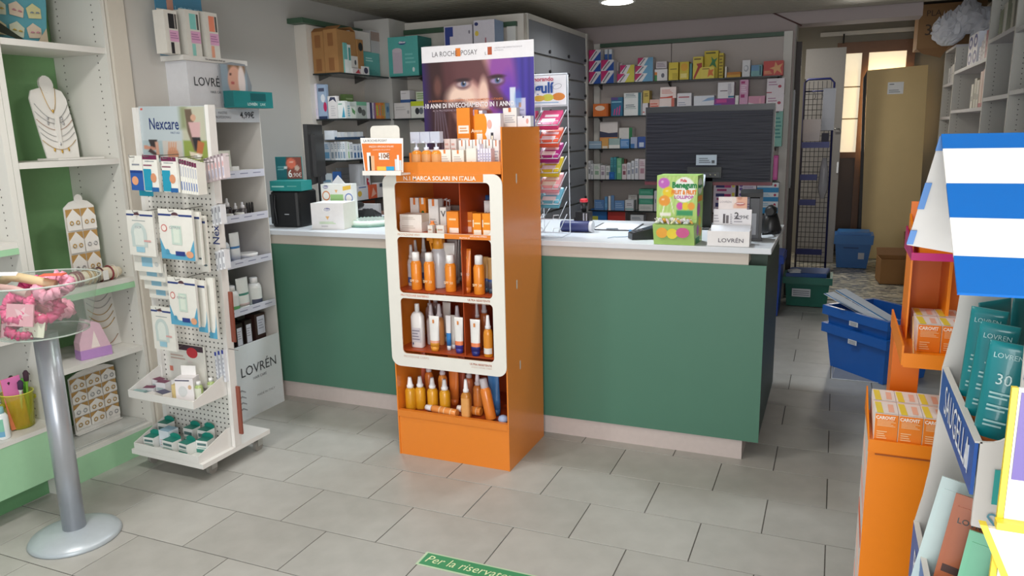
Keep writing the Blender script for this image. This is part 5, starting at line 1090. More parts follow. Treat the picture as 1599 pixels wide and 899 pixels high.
T(728, 744, 232, '#efebe0', 'cream carton with small gold emblem', PT, (('e', .5, .3, .07, .06, '#c99a5c'),))
for k in range(5): T(745.5 + k * 4.4, 749.6 + k * 4.4, 232 - (k == 0) * 7, '#e8e6f2', 'slim white and lilac carton', PT, (('l', .2, .1, .8, .8, 5, '#a9a4c8'),), d=.04, yf=TF + .012)
g = G(); g.box(-.03, .03, -.012, .012, 0, .028, M('#2848a4', .35)); prints(g, .06, -.012, 0, .028, (('e', .5, .5, .12, .25, '#c9d4ee'),)); mesh_thing('small_carton', g, (YP(753, 250, 3.03)[0] + .015, 3.03, 1.3925), 'small royal blue carton', 'box', PT)
g = G(); g.loft([(0, .011, .011), (.004, .013, .013), (.062, .013, .013), (.066, .01, .01)], M('#f4f2f4', .3), 12); g.v = [(z - .03, x, y + .0135) for x, y, z in g.v]; mesh_thing('lip_tube', g, (YP(772, 250, 3.03)[0], 3.03, 1.3925), 'white tube lying on its side', 'tube', PT)
LRW = (('p', [(.4, .78), (.6, .78), (.6, 1), (.4, 1)], '#cf7a4c'), ('l', .12, .2, .88, .65, 4, '#b9b6bc'))
PT2 = 'in second row of the orange display tray'
for k, (x0, x1, yt) in enumerate(((694, 703.5, 217), (704, 713, 217), (716.5, 727, 219), (728, 738, 218.5), (738.5, 748.5, 218), (749, 758.5, 218), (759.5, 769, 218), (770, 779.5, 219))):
    T(x0, x1, yt, ('#ead4cc', '#e6dad6', '#e9e7e4')[min(k, 2)], ('pale pink carton', 'white carton with orange tab')[k > 1], PT2, LRW if k > 1 else (('l', .1, .4, .9, .9, 3, '#d9a89c'),), yf=3.13, d=.05)
PT3 = 'on the upper step of the orange display'
AV = ((.1, .42, .9, .60, '#f4ece0'), (.1, .2, .9, .31, '#f6ece2'), ('l', .2, .45, .8, .57, 2, '#dd9a5c'))
z3 = 1.4605
T(713, 734, 168.5, '#ee8c26', 'tall orange carton with white panels', PT3, AV, yf=3.25, z=z3, d=.05, side='#d97818')
T(735, 747, 171.5, '#ee8c26', 'orange carton with lilac top', PT3, ((.0, .86, .5, 1, '#b4a4d0'), ), yf=3.29, z=z3, d=.05); T(748, 754, 172.5, '#f0eef4', 'slim white carton behind orange ones', PT3, (), yf=3.29, z=z3, d=.05)
q = T(741, 782, 177.5, '#efeef2', 'wide white and orange carton with bottle picture', 'on upper step of the orange display', ((0, 0, .4, 1, '#f0921e'), ('e', .38, .72, .1, .25, '#f0921e'), ('e', .38, .2, .1, .25, '#f0921e'), (.62, .18, .72, .5, '#3a3a44'), (.635, .2, .705, .42, '#f2ead8'), ('e', .58, .72, .09, .12, '#e8b0a4'), (.08, .3, .3, .48, '#f6ece2')), yf=3.24, z=z3, d=.035)
txt('Avene', .022, q, (-.055, -.0195, .095), '#f6d9b8', bold=.03)
T(785.5, 807, 168.5, '#efece8', 'square white carton with orange tab', 'on the raised right side of orange display', LRW, yf=3.32, z=1.5705, d=.04)
T(808, 829, 181, '#ebe8ec', 'flat white carton with pink figure', 'on the raised right side of orange display', (('e', .75, .5, .1, .25, '#e0a8a0'), ('e', .45, .9, .07, .08, '#26305a')), yf=3.31, z=1.5705, d=.04)
g = G(); g.box(OX1 - .155, OX1 - .0062, OY0 + .30, OY1 - .055, 1.55, 1.57, ORG); ob('side_cap', W(g), tw)
# inside the windows
def W_(i): return WELL[i] + .0005
def inx(px, py, y): return YP(px, py, y)[0]
PW1 = 'in the top window of orange display'
LT = (('p', [(.38, .78), (.62, .78), (.62, 1), (.38, 1)], '#dd7a34'), ('l', .12, .15, .88, .4, 3, '#b9b4b0'))
def win(i, x0, x1, yt, base, desc, spec=(), yf=3.05, d=.045, pl=None, **k): return place_y(yf, WELL[i], x0, x1, yt, base, desc, pl or PW1, spec, d=d, yb=k.pop('yb', yt + 15), **k)
o, z = win(3, 624.5, 660, 347, '#ece6de', 'flat white carton lying down', (('l', .1, .3, .7, .7, 2, '#cfc4b8'),), d=.08, key='lower one'); o, z = win(3, 624.5, 659, 335, '#ece6de', 'flat white carton lying down', (('l', .1, .3, .7, .7, 2, '#cfc4b8'),), d=.08, zb=z, key='upper one', side='#d9cbb8')
win(3, 640.5, 654, 309, '#e6e2de', 'upright white carton behind the flat ones', LT, yf=3.15); win(3, 655, 665, 309, '#ea8a2e', 'orange carton with green leaf', (('e', .5, .45, .3, .15, '#3f6f34'), (.3, .8, .7, 1, '#f2e9e0')), yf=3.15)
win(3, 668, 684.5, 311, '#e6e3e0', 'tall white carton with orange tab and green foot', LT + ((0, 0, 1, .06, '#5a9a5c'),), yf=3.12)
win(3, 687, 697, 324, '#e9e4de', 'white carton with letter V', (), yf=3.10, text=(('V', .04, .55, .72, '#4a4a54'),))
win(3, 697.5, 716, 330.5, '#ee8c26', 'orange carton with white base panel', ((.2, .02, 1, .25, '#f4e9dc'), ('l', .2, .55, .8, .75, 1, '#f7cf9c')), yf=3.05)
win(3, 720.5, 738, 331, '#e9842a', 'orange carton with pink base panel', ((.25, .03, .9, .3, '#f0cdbc'), ('l', .3, .5, .9, .65, 1, '#f7cf9c')), yf=3.08)
for x0, x1 in ((738, 751.5), (753, 766.5)): win(3, x0, x1, 333.5, '#f0931f', 'yellow orange carton', ((.1, 0, 1, .22, '#f6ecd8'), (0, .35, .1, .7, '#f6ecd8'), ('l', .2, .45, .9, .62, 1, '#fbe0a8')), yf=3.035)
win(3, 756, 768, 313.5, '#dcd8d6', 'pale carton with letter V behind the yellow ones', (), yf=3.13, text=(('V', .035, .5, .55, '#4a4a54'),), yb=330)
win(3, 697, 720, 321, '#8f8078', 'dull grey carton at the back', (('l', .1, .4, .9, .8, 2, '#b4a698'),), yf=3.25, yb=335)
for x, h in ((692, .12), (697.5, .125), (702, .12)):
    q = bottle(.012, h + .02, '#8a6a60', '#cfc4c2', (inx(x, 320, 3.2), 3.2, W_(3)), kind='pump', name='serum_bottle'); tag(q, 'slim dusky serum bottle', 'bottle', 'at the back of the top window')
q = bottle(.014, .055, '#e8924a', '#e88a50', (inx(681, 350, 3.08), 3.045, W_(3)), kind='plain', name='bottle'); tag(q, 'small round orange bottle', 'bottle', 'at the front of the top window')
for x0, x1 in ((668, 676), (682, 694)): win(3, x0, x1, 352, '#e4ddd4', 'very small white carton', (('l', .1, .3, .8, .7, 1, '#c09a84'),), yf=3.01, d=.025)
for k, x in enumerate((748, 762)):
    q = tube(.052, .155, '#2f5a92', '#2f5a92', (inx(x, 300, 3.28), 3.28, W_(3) + .0), name='squeeze_tube'); tag(q, 'dark blue tube', 'tube', 'at the back right of the top window')
PW2 = 'in the second window of orange display'
for k, (x, hh, yy) in enumerate(((651, .178, 3.055), (671.5, .178, 3.055), (704, .172, 3.06), (748.5, .178, 3.045))):
    q = bottle(.026, hh + .002, '#ea8c2a', '#ecebe9', (inx(x, 440, yy), yy, W_(2)), kind='aer', name='spray_can')
    txt(('SPF 50', 'SPF 30')[k % 2], .017, q, (.002, -.0285, .045), '#f6cfa0', bold=.02); tag(q, 'orange spray can with white cap', 'spray can', 'in the second window')
q = tube(.052, .205, '#e8832c', '#d9782a', (inx(729, 440, 3.06), 3.06, W_(2)), th=.018, text=(('V', .04, .72, '#c9a05c'), ('SPF 50', .018, .34, '#f4e2d4'))); tag(q, 'flat orange tube with letter V', 'tube', PW2)
q = tube(.062, .215, '#e8e6e0', '#e8e6e0', (inx(703, 430, 3.14), 3.14, W_(2)), bands=((0, .35, '#e0a35c'),)); tag(q, 'white tube behind the third orange can', 'tube', PW2)
for k in range(3): q = tube(.055, .225 + .006 * k, '#b5aca6', '#b5aca6', (inx(709 + 5 * k, 425, 3.2 + .06 * k), 3.19 + .055 * k, W_(2))); tag(q, 'greyish white tube standing in a row', 'tube', 'at the back of second window')
q = bottle(.036, .245, '#cfd0d4', '#e89a2a', (inx(686, 430, 3.13), 3.13, W_(2)), kind='aer', name='trigger_bottle'); g = G(); g.box(-.034, .03, -.016, .014, .215, .25, M('#e89626', .3)); g.box(-.055, -.034, -.01, .008, .225, .243, M('#e89626', .3)); g.prism([(-.045, .222), (-.036, .22), (-.028, .18), (-.036, .18)], 1, -.006, .004, M('#e89626', .3)); ob('trigger_head', g, q, label='amber trigger head'); tag(q, 'pale trigger spray bottle with amber head', 'bottle', PW2)
for x, yy, hh in ((644, 3.13, .2), (651, 3.22, .21), (664, 3.24, .22)): q = bottle(.02, hh, '#cfc9c6', '#dcdcdc', (inx(x, 440, yy), yy, W_(2)), kind='spray', label='#c9ccd4', lab2='#4a62a0'); tag(q, 'slim white spray bottle', 'bottle', 'behind the left orange cans in second window')
for k, (x, yy) in enumerate(((738, 3.2), (748, 3.27))): q = tube(.06, .215, '#b9551f', '#b9551f', (inx(x, 430, yy), yy, W_(2))); tag(q, 'rust orange tube', 'tube', 'at the back right of the second window')
for k, (x, yy) in enumerate(((760, 3.10), (768, 3.08))): q = tube(.034, .165, '#b58a52', '#4a5a6a', (inx(x, 440, yy) - .004, yy, W_(2)), bands=((0, .22, '#5c6070'), (.22, .3, '#32508c'))); tag(q, 'ochre and blue tube', 'tube', 'at the right end of the second window')
PW3 = 'in the third window of orange display'
q = bottle(.032, .215, '#e9e6e4', '#ecebe9', (inx(654, 540, 3.07), 3.07, W_(1)), kind='plain', sqf=.5, ry=.02); g = G(); g.box(-.02, .024, -.0215, -.0205, .03, .10, '#cfcad0'); prints(g, .05, -.0215, .03, .07, (('l', .1, .1, .9, .9, 4, '#8f8a98'), (.1, -.2, .22, -.05, '#3a4470'))); ob('paper_label', g, q); tag(q, 'tall flat white lotion bottle', 'bottle', PW3)
for x, yy, w, hh, bands, de in ((679, 3.04, .055, .17, ((0, .12, '#e09a34'), (.12, .2, '#e8a890')), 'white tube with ochre foot'), (717, 3.045, .048, .172, ((0, .11, '#3a3a90'), (.11, .24, '#ea8456')), 'white tube with orange band and violet foot'), (742.5, 3.03, .052, .172, ((0, .14, '#26307c'), (.14, .26, '#ea8456')), 'white tube with orange band and navy foot')):
    q = tube(w, hh, '#eae9e6', bands[0][2], (inx(x, 530, yy), yy, W_(1)), bands=bands); g = G(); g.box(-.004, .004, -.010, -.0085, hh * .80, hh * .90, '#dd8a40'); ob('logo_mark', g, q); tag(q, de, 'tube', PW3)
q = tube(.028, .17, '#e6e2e2', '#dfe3ea', (inx(701, 530, 3.07), 3.07, W_(1)), bands=((0, .42, '#2f7fc4'),)); tag(q, 'narrow white tube with bright blue lower half', 'tube', PW3)
q = tube(.03, .165, '#ece9e2', '#dfe3ea', (inx(708, 530, 3.10), 3.10, W_(1))); tag(q, 'narrow cream tube', 'tube', PW3)
q = bottle(.0215, .195, '#dc8c26', '#eeeef0', (inx(762, 540, 3.03), 3.035, W_(1)), kind='spray', label='#dc8c26', lab2='#e6e2dc', name='spray_bottle'); tag(q, 'amber spray bottle with pale base label', 'bottle', PW3)
for k, (x, yy, hh, c) in enumerate(((674, 3.14, .20, '#cfc6c4'), (687, 3.14, .205, '#e09a5c'), (715, 3.15, .20, '#cfc8c6'), (673, 3.24, .25, '#a8908c'), (682, 3.30, .26, '#a8908c'), (697, 3.30, .25, '#a8908c'), (745, 3.14, .225, '#c8703c'), (757, 3.2, .24, '#c8703c'))):
    q = bottle(.023, hh, c, '#cfc8cc', (inx(x, 520, yy), yy, W_(1)), kind='spray' if k < 3 or k > 5 else 'pump', name='spray_bottle'); tag(q, ('whitish spray bottle', 'dusky pump bottle', 'rust spray bottle')[0 if k < 3 else 1 if k < 6 else 2], 'bottle', 'behind the tubes in the third window')
q = tube(.045, .2, '#d3ccc4', '#d3ccc4', (inx(699, 520, 3.2), 3.2, W_(1))); tag(q, 'dull white tube standing at the back', 'tube', PW3)
# bottom well
PB = 'in the bottom bay of orange display'
bz = WELL[0] + .0005
for k, (x, yy) in enumerate(((641.5, 3.055), (657, 3.082), (676, 3.085), (695, 3.082))):
    q = bottle(.027, .165, '#d99a1e', '#f2f2f4', (inx(x, 625, yy), yy, bz), kind='spray', name='oil_bottle'); tag(q, 'golden oil bottle', 'bottle', PB, group='golden oil bottles')
q = bottle(.022, .195, '#c98432', '#f4f4f6', (inx(728, 625, 3.035), 3.035, bz), kind='spray', label='#e0a25c', sqf=.6, name='oil_bottle'); tag(q, 'tall square amber oil bottle with white spray top', 'bottle', PB)
for k, (x, yy, hh, c, cc) in enumerate(((671, 3.17, .24, '#d97a34', '#d9cfd4'), (692, 3.16, .235, '#d98a3a', '#d9cfd4'), (746, 3.12, .21, '#d9803a', '#d9cfd4'), (733, 3.17, .23, '#b8643a', '#cfc4c8'))):
    q = bottle(.023, hh, c, cc, (inx(x, 610, yy), yy, bz), kind='spray', name='spray_bottle'); tag(q, 'orange spray bottle', 'bottle', 'at the back of the bottom bay')
q = tube(.075, .27, '#d9694a', '#c85c3c', (inx(657, 600, 3.24), 3.24, bz), text=(('V', .06, .8, '#f4ece8'),)); tag(q, 'large coral tube with white letter V', 'tube', PB)
q = tube(.058, .26, '#e07a34', '#d06a2a', (inx(709, 600, 3.18), 3.18, bz)); tag(q, 'plain orange tube', 'tube', PB); q = tube(.05, .26, '#d06a4a', '#c05c3c', (inx(722, 600, 3.28), 3.27, bz)); tag(q, 'reddish tube half hidden behind others', 'tube', PB)
q = tube(.06, .235, '#3a6ea4', '#2f5f92', (inx(778, 610, 3.14) - .005, 3.12, bz), rot=(0, math.radians(-3), 0)); q.location.z += .002; tag(q, 'steel blue tube', 'tube', 'at the right side of the bottom bay')
def lying(r, L, x, y, z, ang, body, cap, desc, tilt=0):
    g = G(); g.loft([(0, r * .9, r * .9), (.004, r, r), (L * .74, r, r), (L * .8, r * .8, r * .8)], M(body, .3, coat=.3), 14); o = ob('spray_can', g, None, (x, y, z + r + .0008), rot=(0, math.radians(90 - tilt), ang))
    c = G(); c.loft([(L * .8, r * .78, r * .78), (L * .99, r * .74, r * .74), (L, r * .6, r * .6)], M(cap, .35), 12); ob('cap', c, o)
    for a in (.15, .35, .5): c = G(); c.loft([(L * a, r * 1.01, r * 1.01), (L * (a + .03), r * 1.01, r * 1.01)], M('#f2c89c', .4), 14, cap=False); ob('printed_band', c, o)
    tag(o, desc, 'spray can', PB); return o
lying(.019, .185, inx(712, 640, 3.02) , 3.03 - .0, bz, math.radians(172), '#e8944a', '#eeeef0', 'orange can lying at the left front')
lying(.021, .13, inx(748, 640, 3.06), 3.085, bz, math.radians(178), '#e48a34', '#f2e9e0', 'orange can lying behind the square bottle')
q = bottle(.026, .20, '#e0802e', '#cfc8cc', (inx(764, 640, 3.03), 3.05, bz + .007), kind='aer', rot=(math.radians(-2), math.radians(-12), 0), name='spray_can'); tag(q, 'orange can leaning to the left', 'spray can', PB)
g = G(); g.loft([(0, .006, .006), (.006, .019, .019), (.02, .024, .024), (.034, .019, .019), (.04, .006, .006)], '#9fb0d0', 14); mesh_thing('round_cap', g, (inx(785, 645, 3.02) - .006, 3.035, bz), 'pale blue round cap lying loose', 'cap', PB)
# ================================================================== FIRST AID RACK ON CASTORS
def peg(nt, p):
    tc = nt.nodes.new('ShaderNodeTexCoord'); s = nt.nodes.new('ShaderNodeSeparateXYZ'); nt.links.new(tc.outputs['Object'], s.inputs[0])
    def mt(op, a, b):
        n = nt.nodes.new('ShaderNodeMath'); n.operation = op
        for i, v in enumerate((a, b)):
            if isinstance(v, (int, float)): n.inputs[i].default_value = v
            else: nt.links.new(v, n.inputs[i])
        return n.outputs[0]
    f = [mt('SUBTRACT', mt('FRACT', mt('MULTIPLY', s.outputs[i], 40), 0), .5) for i in (0, 2)]
    h = mt('LESS_THAN', mt('ADD', mt('MULTIPLY', f[0], f[0]), mt('MULTIPLY', f[1], f[1])), .03)
    mx = nt.nodes.new('ShaderNodeMix'); mx.data_type = 'RGBA'; mx.inputs['A'].default_value = lin('#e2e0da'); mx.inputs['B'].default_value = lin('#4c4a47')
    nt.links.new(h, mx.inputs['Factor']); nt.links.new(mx.outputs['Result'], p.inputs['Base Color']); p.inputs['Roughness'].default_value = .45
TILT = math.radians(1.5)
RX, RY = -2.80, 2.60
rr = empty('display_rack', (RX, RY, 0), rot=(0, TILT, 0)); tag(rr, 'white pegboard rack on castors with first aid goods', 'display rack', 'in front of the pilaster')
RWH = M('#e6e4e0', .35, nz=.02)
g = G(); g.box(-.19, .205, .0, .012, .102, 1.69, nodes_mat('pegboard', peg)); ob('pegboard', g, rr)
g = G(); g.box(.2055, .225, -.008, .034, .102, 1.70, RWH); ob('post', g, rr); g = G(); g.box(-.215, -.1905, -.02, .035, .102, 1.69, RWH); ob('post', g, rr)
g = G(); g.prism([(-.22, -.215), (.225, -.215), (.225, .235), (-.22, .235)], 2, .078, .101, RWH); ob('base', g, rr)
for x, y in ((-.18, -.12), (.17, -.10), (.19, .19), (-.18, .19)):
    g = G(); g.box(x - .018, x + .018, y - .018, y + .018, .068, .0775, M('#b8b8b4', .3, metal=.7)); g.box(x - .014, x - .011, y - .022, y + .012, .03, .068, M('#b8b8b4', .3, metal=.7)); g.box(x + .011, x + .014, y - .022, y + .012, .03, .068, M('#b8b8b4', .3, metal=.7)); c = ob('castor', g, rr)
    g = G(); g.loft([(-.009, .027, .027), (.009, .027, .027)], M('#8d8a84', .5), 18, smooth=False); g.v = [(z + x, a + y - .01, b + .0285) for a, b, z in g.v]; ob('wheel', g, c)
def trayr(z, nm):
    g = G(); x0, x1, y0 = -.20, .202, -.215
    g.box(x0, x1, y0, -.002, z, z + .004, RWH); g.box(x0, x1, y0, y0 + .003, z + .004, z + .036, RWH)
    for xx in (x0, x1 - .003): g.prism([(y0 + .003, z + .004), (-.002, z + .004), (-.002, z + .10), (-.03, z + .10), (y0 + .003, z + .036)], 0, xx, xx + .003, RWH)
    ob('tray', g, rr)
trayr(.1015, ''); trayr(.365, '')
def nex(U, V):
    I = canvas(U, '#b7c2c6'); I = blend(I, rect(U, V, 0, 0, .32, .38, .01), '#a2b4b8'); I = blend(I, rect(U, V, .32, 0, .62, .38, .01), '#c3bdb6'); I = blend(I, rect(U, V, .64, 0, 1, .4, .03), '#8a9a4c'); I = blend(I, rect(U, V, .64, .4, 1, 1, .05), '#b9b9a4')
    I = blend(I, rect(U, V, .62, .6, .72, 1, .08), '#77825a', .7)
    for p, c in (([(.10, .40), (.24, .40), (.20, .22), (.14, .22)], '#3a3436'), ([(.02, .30), (.20, .26), (.20, .21), (.02, .22)], '#c28a74'), ([(.08, .18), (.25, .05), (.27, .10), (.12, .24)], '#4a3c3c'), ([(.20, .36), (.25, .36), (.26, .12), (.21, .12)], '#c99a86')): I = blend(I, pgon(U, V, p, .012), c)
    I = blend(I, ell(U, V, .47, .14, .085, .13, .2), '#c08a6c')
    for k in range(4): I = blend(I, pgon(U, V, [(.40 + .035 * k, .2), (.425 + .035 * k, .2), (.43 + .035 * k, .36), (.41 + .035 * k, .36)], .01), '#c9967a')
    for p, c in (([(.70, .95), (.80, .95), (.84, .5), (.88, .2), (.80, .2), (.72, .55)], '#6a5a4c'), ([(.74, .72), (.92, .72), (.90, .45), (.78, .45)], '#c9a4a4'), ([(.78, .45), (.90, .45), (.92, .2), (.82, .2)], '#2c2a30'), ([(.86, .4), (.96, .35), (.90, .1), (.82, .12)], '#b06a44'), ([(.72, .2), (.92, .15), (.88, .05), (.74, .08)], '#d8cdb8')): I = blend(I, pgon(U, V, p, .015), c)
    I = blend(I, ell(U, V, .82, .80, .04, .06, .2), '#c69c84'); I = blend(I, ell(U, V, .84, .10, .045, .045, .2), '#efeee8'); I = blend(I, ell(U, V, .035, .955, .02, .015, .3), '#cf4a3c'); return I
hd = ob('header_card', G().box(-.19, .2045, -.004, -.0005, 1.448, 1.695, M('#b9c3c8', .4)), rr)
pic('printed_picture', .39, .244, 84, 56, nex, hd, (.0075, -.0047, 1.4495))
g = txt('Nexcare', .072, hd, (-.045, -.0055, 1.615), '#22356c', sx=.72, bold=.012); txt('FIRST AID', .013, hd, (.02, -.0055, 1.578), '#5a6a8a')
txt('Nexcare', .055, rr, (.2155, -.0100, 1.17), '#2c3c74', rot=(math.pi / 2, -math.pi / 2, 0), sx=.9, bold=.01)
HK = M('#8c8a86', .3, metal=.6)
def tg(o, *a, **k): tag(o, *a, **k); return o
def hang(x0, y0, x1, y1, Y, desc, place, base='#e6e5dd', spec=(), th=.012, hook=True, name='plaster_pack', side=None, **k):
    ym = (y0 + y1) / 2; a = YP(x0, ym, Y)[0]; b = YP(x1, ym, Y)[0]; zt = YP((x0 + x1) / 2, y0, Y)[2]; zb = YP((x0 + x1) / 2, y1, Y)[2]
    o = carton(b - a, th, zt - zb, base, ((a + b) / 2 , Y + th / 2, zb), 0, spec, side=side, name=name); o.rotation_euler = (0, TILT, 0)
    if hook:
        sc = rr; xh = (a + b) / 2; lx = (xh - RX) * math.cos(TILT) - (zt - .006) * math.sin(TILT); lz = (zt - .006) * math.cos(TILT) + (xh - RX) * math.sin(TILT)
        g = G(); g.tube([(lx, -.001, lz + .004), (lx, Y - RY - .025, lz), (lx, Y - RY - .03, lz + .012)], .0018, HK, 6); ob('hook', g, sc)
    tag(o, desc, 'plaster pack', place, **k); return o
PU = (('l', .15, .8, .8, .86, 1, '#9aa0a0'), (0, .88, 1, 1, '#6b2148'), (.03, .70, .62, .74, '#8a5a6a'), (0, .02, .55, .62, '#1f93b0'), ('e', .68, .38, .2, .13, '#d0906c'), (.5, 0, 1, .12, '#235f9c'))
PNX = 'on the top row of the pegboard rack'
hang(203, 243, 222.5, 297, 2.44, 'white and blue plaster pack with orange disc', PNX, spec=((0, .0, 1, .58, '#2a5aa4'), (0, .5, 1, .58, '#1c3f86'), ('e', .35, .28, .26, .13, '#e0a078'), ('l', .2, .7, .8, .8, 1, '#8a8f98')))
hang(224, 242, 246, 299, 2.43, 'plum topped plaster pack', 'on the top row of pegboard rack', spec=PU); hang(253, 245, 276, 300, 2.43, 'plum topped plaster pack', 'on the top row of pegboard rack', spec=PU)
hang(217.5, 296, 236, 306, 2.5, 'turquoise pack peeping out', 'below the blue plaster pack', base='#2aa0bc', hook=False)
for k in range(8):
    hang(277 + k * 3.9, 247 + k * 1.1, 280.4 + k * 3.9, 301 + k * .5, 2.45, 'thin plum topped pack edge on', 'on the pegboard rack', spec=((0, .86, 1, 1, '#6b2148'), (.3, .5, .7, .8, '#b0b3c0'), (.3, .1, .7, .35, '#5a74b0')), th=.05, hook=k % 3 == 0, group='edge on plum topped packs')
CF = (('p', [(0, 0), (1, 0), (1, .42), (.88, .2), (.7, .10), (.3, .10), (.12, .2), (0, .42)], '#5aa4c4'), (0, .865, 1, .905, '#2c3f7c'), ('e', .5, .9, .10, .045, '#5a3c44'), (.38, .86, .62, .88, '#e9e6e2'), ('e', .15, .62, .09, .075, '#c9706c'), ('e', .15, .62, .065, .055, '#efe6de'), (.36, .3, .66, .68, '#c6d8cc'), (.42, .34, .60, .64, '#d9e4d6'), ('e', .86, .12, .11, .07, '#dca07c'), (.44, .08, .72, .17, '#2c3f84'), ('e', .2, .15, .06, .05, '#4f98b8'))
DR = (('l', .2, .76, .7, .80, 1, '#9aa4a4'), (0, .885, 1, .925, '#2c3f7c'), ('e', .4, .92, .10, .045, '#5a3c44'), (.28, .88, .52, .90, '#e9e6e2'), ('e', .42, .5, .3, .24, '#c5d3cf'), (.14, .2, .72, .5, '#c5d3cf'), ('e', .42, .5, .18, .16, '#dde4dd'), (.26, .24, .6, .5, '#dde4dd'), (.28, .08, .6, .2, '#9cc8d8'), (.6, .32, .86, .36, '#d9a8a4'))
P_M = 'on the middle row of the pegboard rack'; P_L = 'on the lower row of the pegboard rack'
q = hang(249, 327, 301, 405, 2.43, 'large dressing pack with blue curved base', P_M, spec=CF, side='#d9d8d2'); txt('CUTIFLEX', .016, q, (-.005, -.0085, .140), '#7a8490', sx=.9)
q = hang(199.5, 329, 240, 399, 2.44, 'white dressing pack with pale oval ring', P_M, spec=DR, side='#d9d8d2'); txt('DROP', .015, q, (-.012, -.0085, .128), '#8a9298', sx=.9)
for k in range(2): hang(304 + 7 * k, 331 + 6 * k, 313 + 9 * k, 413 + 11 * k, 2.47 + .04 * k, 'cream dressing pack mostly hidden', 'behind the large middle dressing pack', spec=((0, .87, 1, .91, '#2c3f7c'), ('e', .6, .12, .25, .02, '#5a6a70')), hook=False)
for k in range(4): hang(209 + 8 * k, 392 + 18 * k, 250 + 6.5 * k, 424 + 14 * k, 2.47 + .02 * k, 'white pack with blue picture', 'under the oval ring pack', spec=((.3, .25, .7, .7, '#8fc0d6'), ('e', .85, .4, .08, .12, '#c4c8c6')), hook=False)
q = hang(264, 434, 306, 508, 2.43, 'smaller dressing pack with blue curved base', P_L, spec=CF, side='#d9d8d2'); txt('CUTIFLEX', .013, q, (-.005, -.0085, .128), '#7a8490', sx=.9)
hang(307, 438, 321, 518, 2.47, 'dressing pack partly hidden with blue base', P_L, spec=CF[:2], hook=False); hang(323, 434, 335, 528, 2.50, 'dressing pack almost hidden with blue base', P_L, spec=CF[:1], hook=False)
hang(238, 480, 272, 546, 2.45, 'white dressing pack with faint ring', P_L, spec=DR, side='#d9d8d2')
hang(248, 538, 262, 545, 2.50, 'clear tail of a dressing pack', P_L, hook=False) if False else None
q = hang(262, 538, 318, 600, 2.575, 'white card with red round logo and dark top corner', 'against the pegboard above the tray', spec=((.2, .86, 1, 1, '#4a3a44'), ('e', .70, .82, .15, .13, '#c83a44'), ('l', .1, .6, .5, .75, 2, '#c9b0a4'), (.05, .3, .14, .42, '#d9806c')), name='card'); txt('PIC', .02, q, (.033, -.009, .118), '#f4e9e8', bold=.04)
# goods in the trays
def intray(x, y, z, w, d, h, base, desc, place, rz=0, spec=(), **k):
    v = Matrix.Translation((RX, RY, 0)) @ Matrix.Rotation(TILT, 4, 'Y') @ Vector((x, y, z)); o = carton(w, d, h, base, tuple(v), 0, spec, side=k.pop('side', None), top=k.pop('top', None)); o.rotation_euler = (0, TILT, rz); tag(o, desc, 'box', place, **k); return o
PTR = 'in the upper tray of the rack'; z = .3695
for x, y, zz, rz, h in ((-.155, -.13, z, .35, .025), (-.16, -.07, z + .0, -.2, .045), (-.10, -.10, z, .1, .05)):
    intray(x, y, zz, .055, .04, h, '#d9d8dc', 'small pale carton with plum lid', PTR, rz, ((.1, .2, .8, .5, '#a9b8bc'),), top='#6b2148')
intray(-.165, -.182, z, .06, .03, .022, '#8fb0b0', 'flat grey green carton', PTR, .1, ((.3, .1, .9, .8, '#d9e2e0'),)); intray(-.095, -.178, z, .05, .035, .018, '#e0dedc', 'flat white carton with dark line', PTR, -.3, ((.1, .5, .9, .6, '#55535a'),))
intray(-.03, -.165, z, .065, .045, .03, '#e6e2dc', 'white carton with navy stripe on top', PTR, -.25, (), top='#4a4c68'); intray(.012, -.12, z, .03, .05, .062, '#d9c48c', 'ochre edged carton', PTR, .2, ())
q = intray(.075, -.12, z, .085, .065, .105, '#e9e5e6', 'larger white carton with round picture', PTR, .35, (('e', .4, .4, .25, .25, '#cfd2d2'), ('e', .8, .6, .1, .1, '#cfae8c'), (0, .88, .8, .93, '#3c3a58')))
g = G(); g.prism([(-.035, 0), (.035, 0), (.035, .045), (-.035, .045)], 1, -.001, .001, '#eeecea'); ob('open_flap', g, q, (0, .02, .1055)); intray(-.04, -.05, z, .06, .06, .055, '#e3e3e3', 'plain white carton', PTR, .1)
for k, (x, y) in enumerate(((.135, -.11), (.15, -.05))):
    v = Matrix.Translation((RX, RY, 0)) @ Matrix.Rotation(TILT, 4, 'Y') @ Vector((x, y, z)); q = bottle(.018, .085, '#a9bc78', '#eeeeec', tuple(v), kind='plain', label='#d9dccb'); tag(q, 'small green labelled bottle', 'bottle', PTR)
PTB = 'in the bottom tray of the rack'; z = .106
TE = ((0, .0, 1, .3, '#3f8f80'), (.1, .6, .9, .8, '#5a7a7a'), ('l', .1, .35, .9, .5, 1, '#8ab4ac'))
for i, (x, y, w, h, rz) in enumerate(((-.14, -.16, .06, .055, .1), (-.155, -.06, .06, .085, .05), (-.01, -.165, .07, .06, -.05), (.0, -.05, .06, .08, 0), (.07, -.15, .06, .055, -.1), (.13, -.10, .06, .06, .15), (.09, -.05, .06, .085, 0))):
    q = intray(x, y, z, w, .05, h, '#e9eae6', 'white and teal carton', PTB, rz, TE, top='#2f8a7c'); g = G(); g.prism([(-w / 2, 0), (w / 2, 0), (w / 2, .012), (w * .2, .022), (-w * .2, .022), (-w / 2, .012)], 1, -.0008, .0008, '#1f8a7a'); ob('hang_tab', g, q, (0, .023, h + .0003))
intray(-.075, -.12, z, .062, .06, .085, '#d9e2ea', 'pale blue and white carton', PTB, 0, (('l', .1, .1, .9, .5, 3, '#d9b4b8'),), top='#9cc0d8')
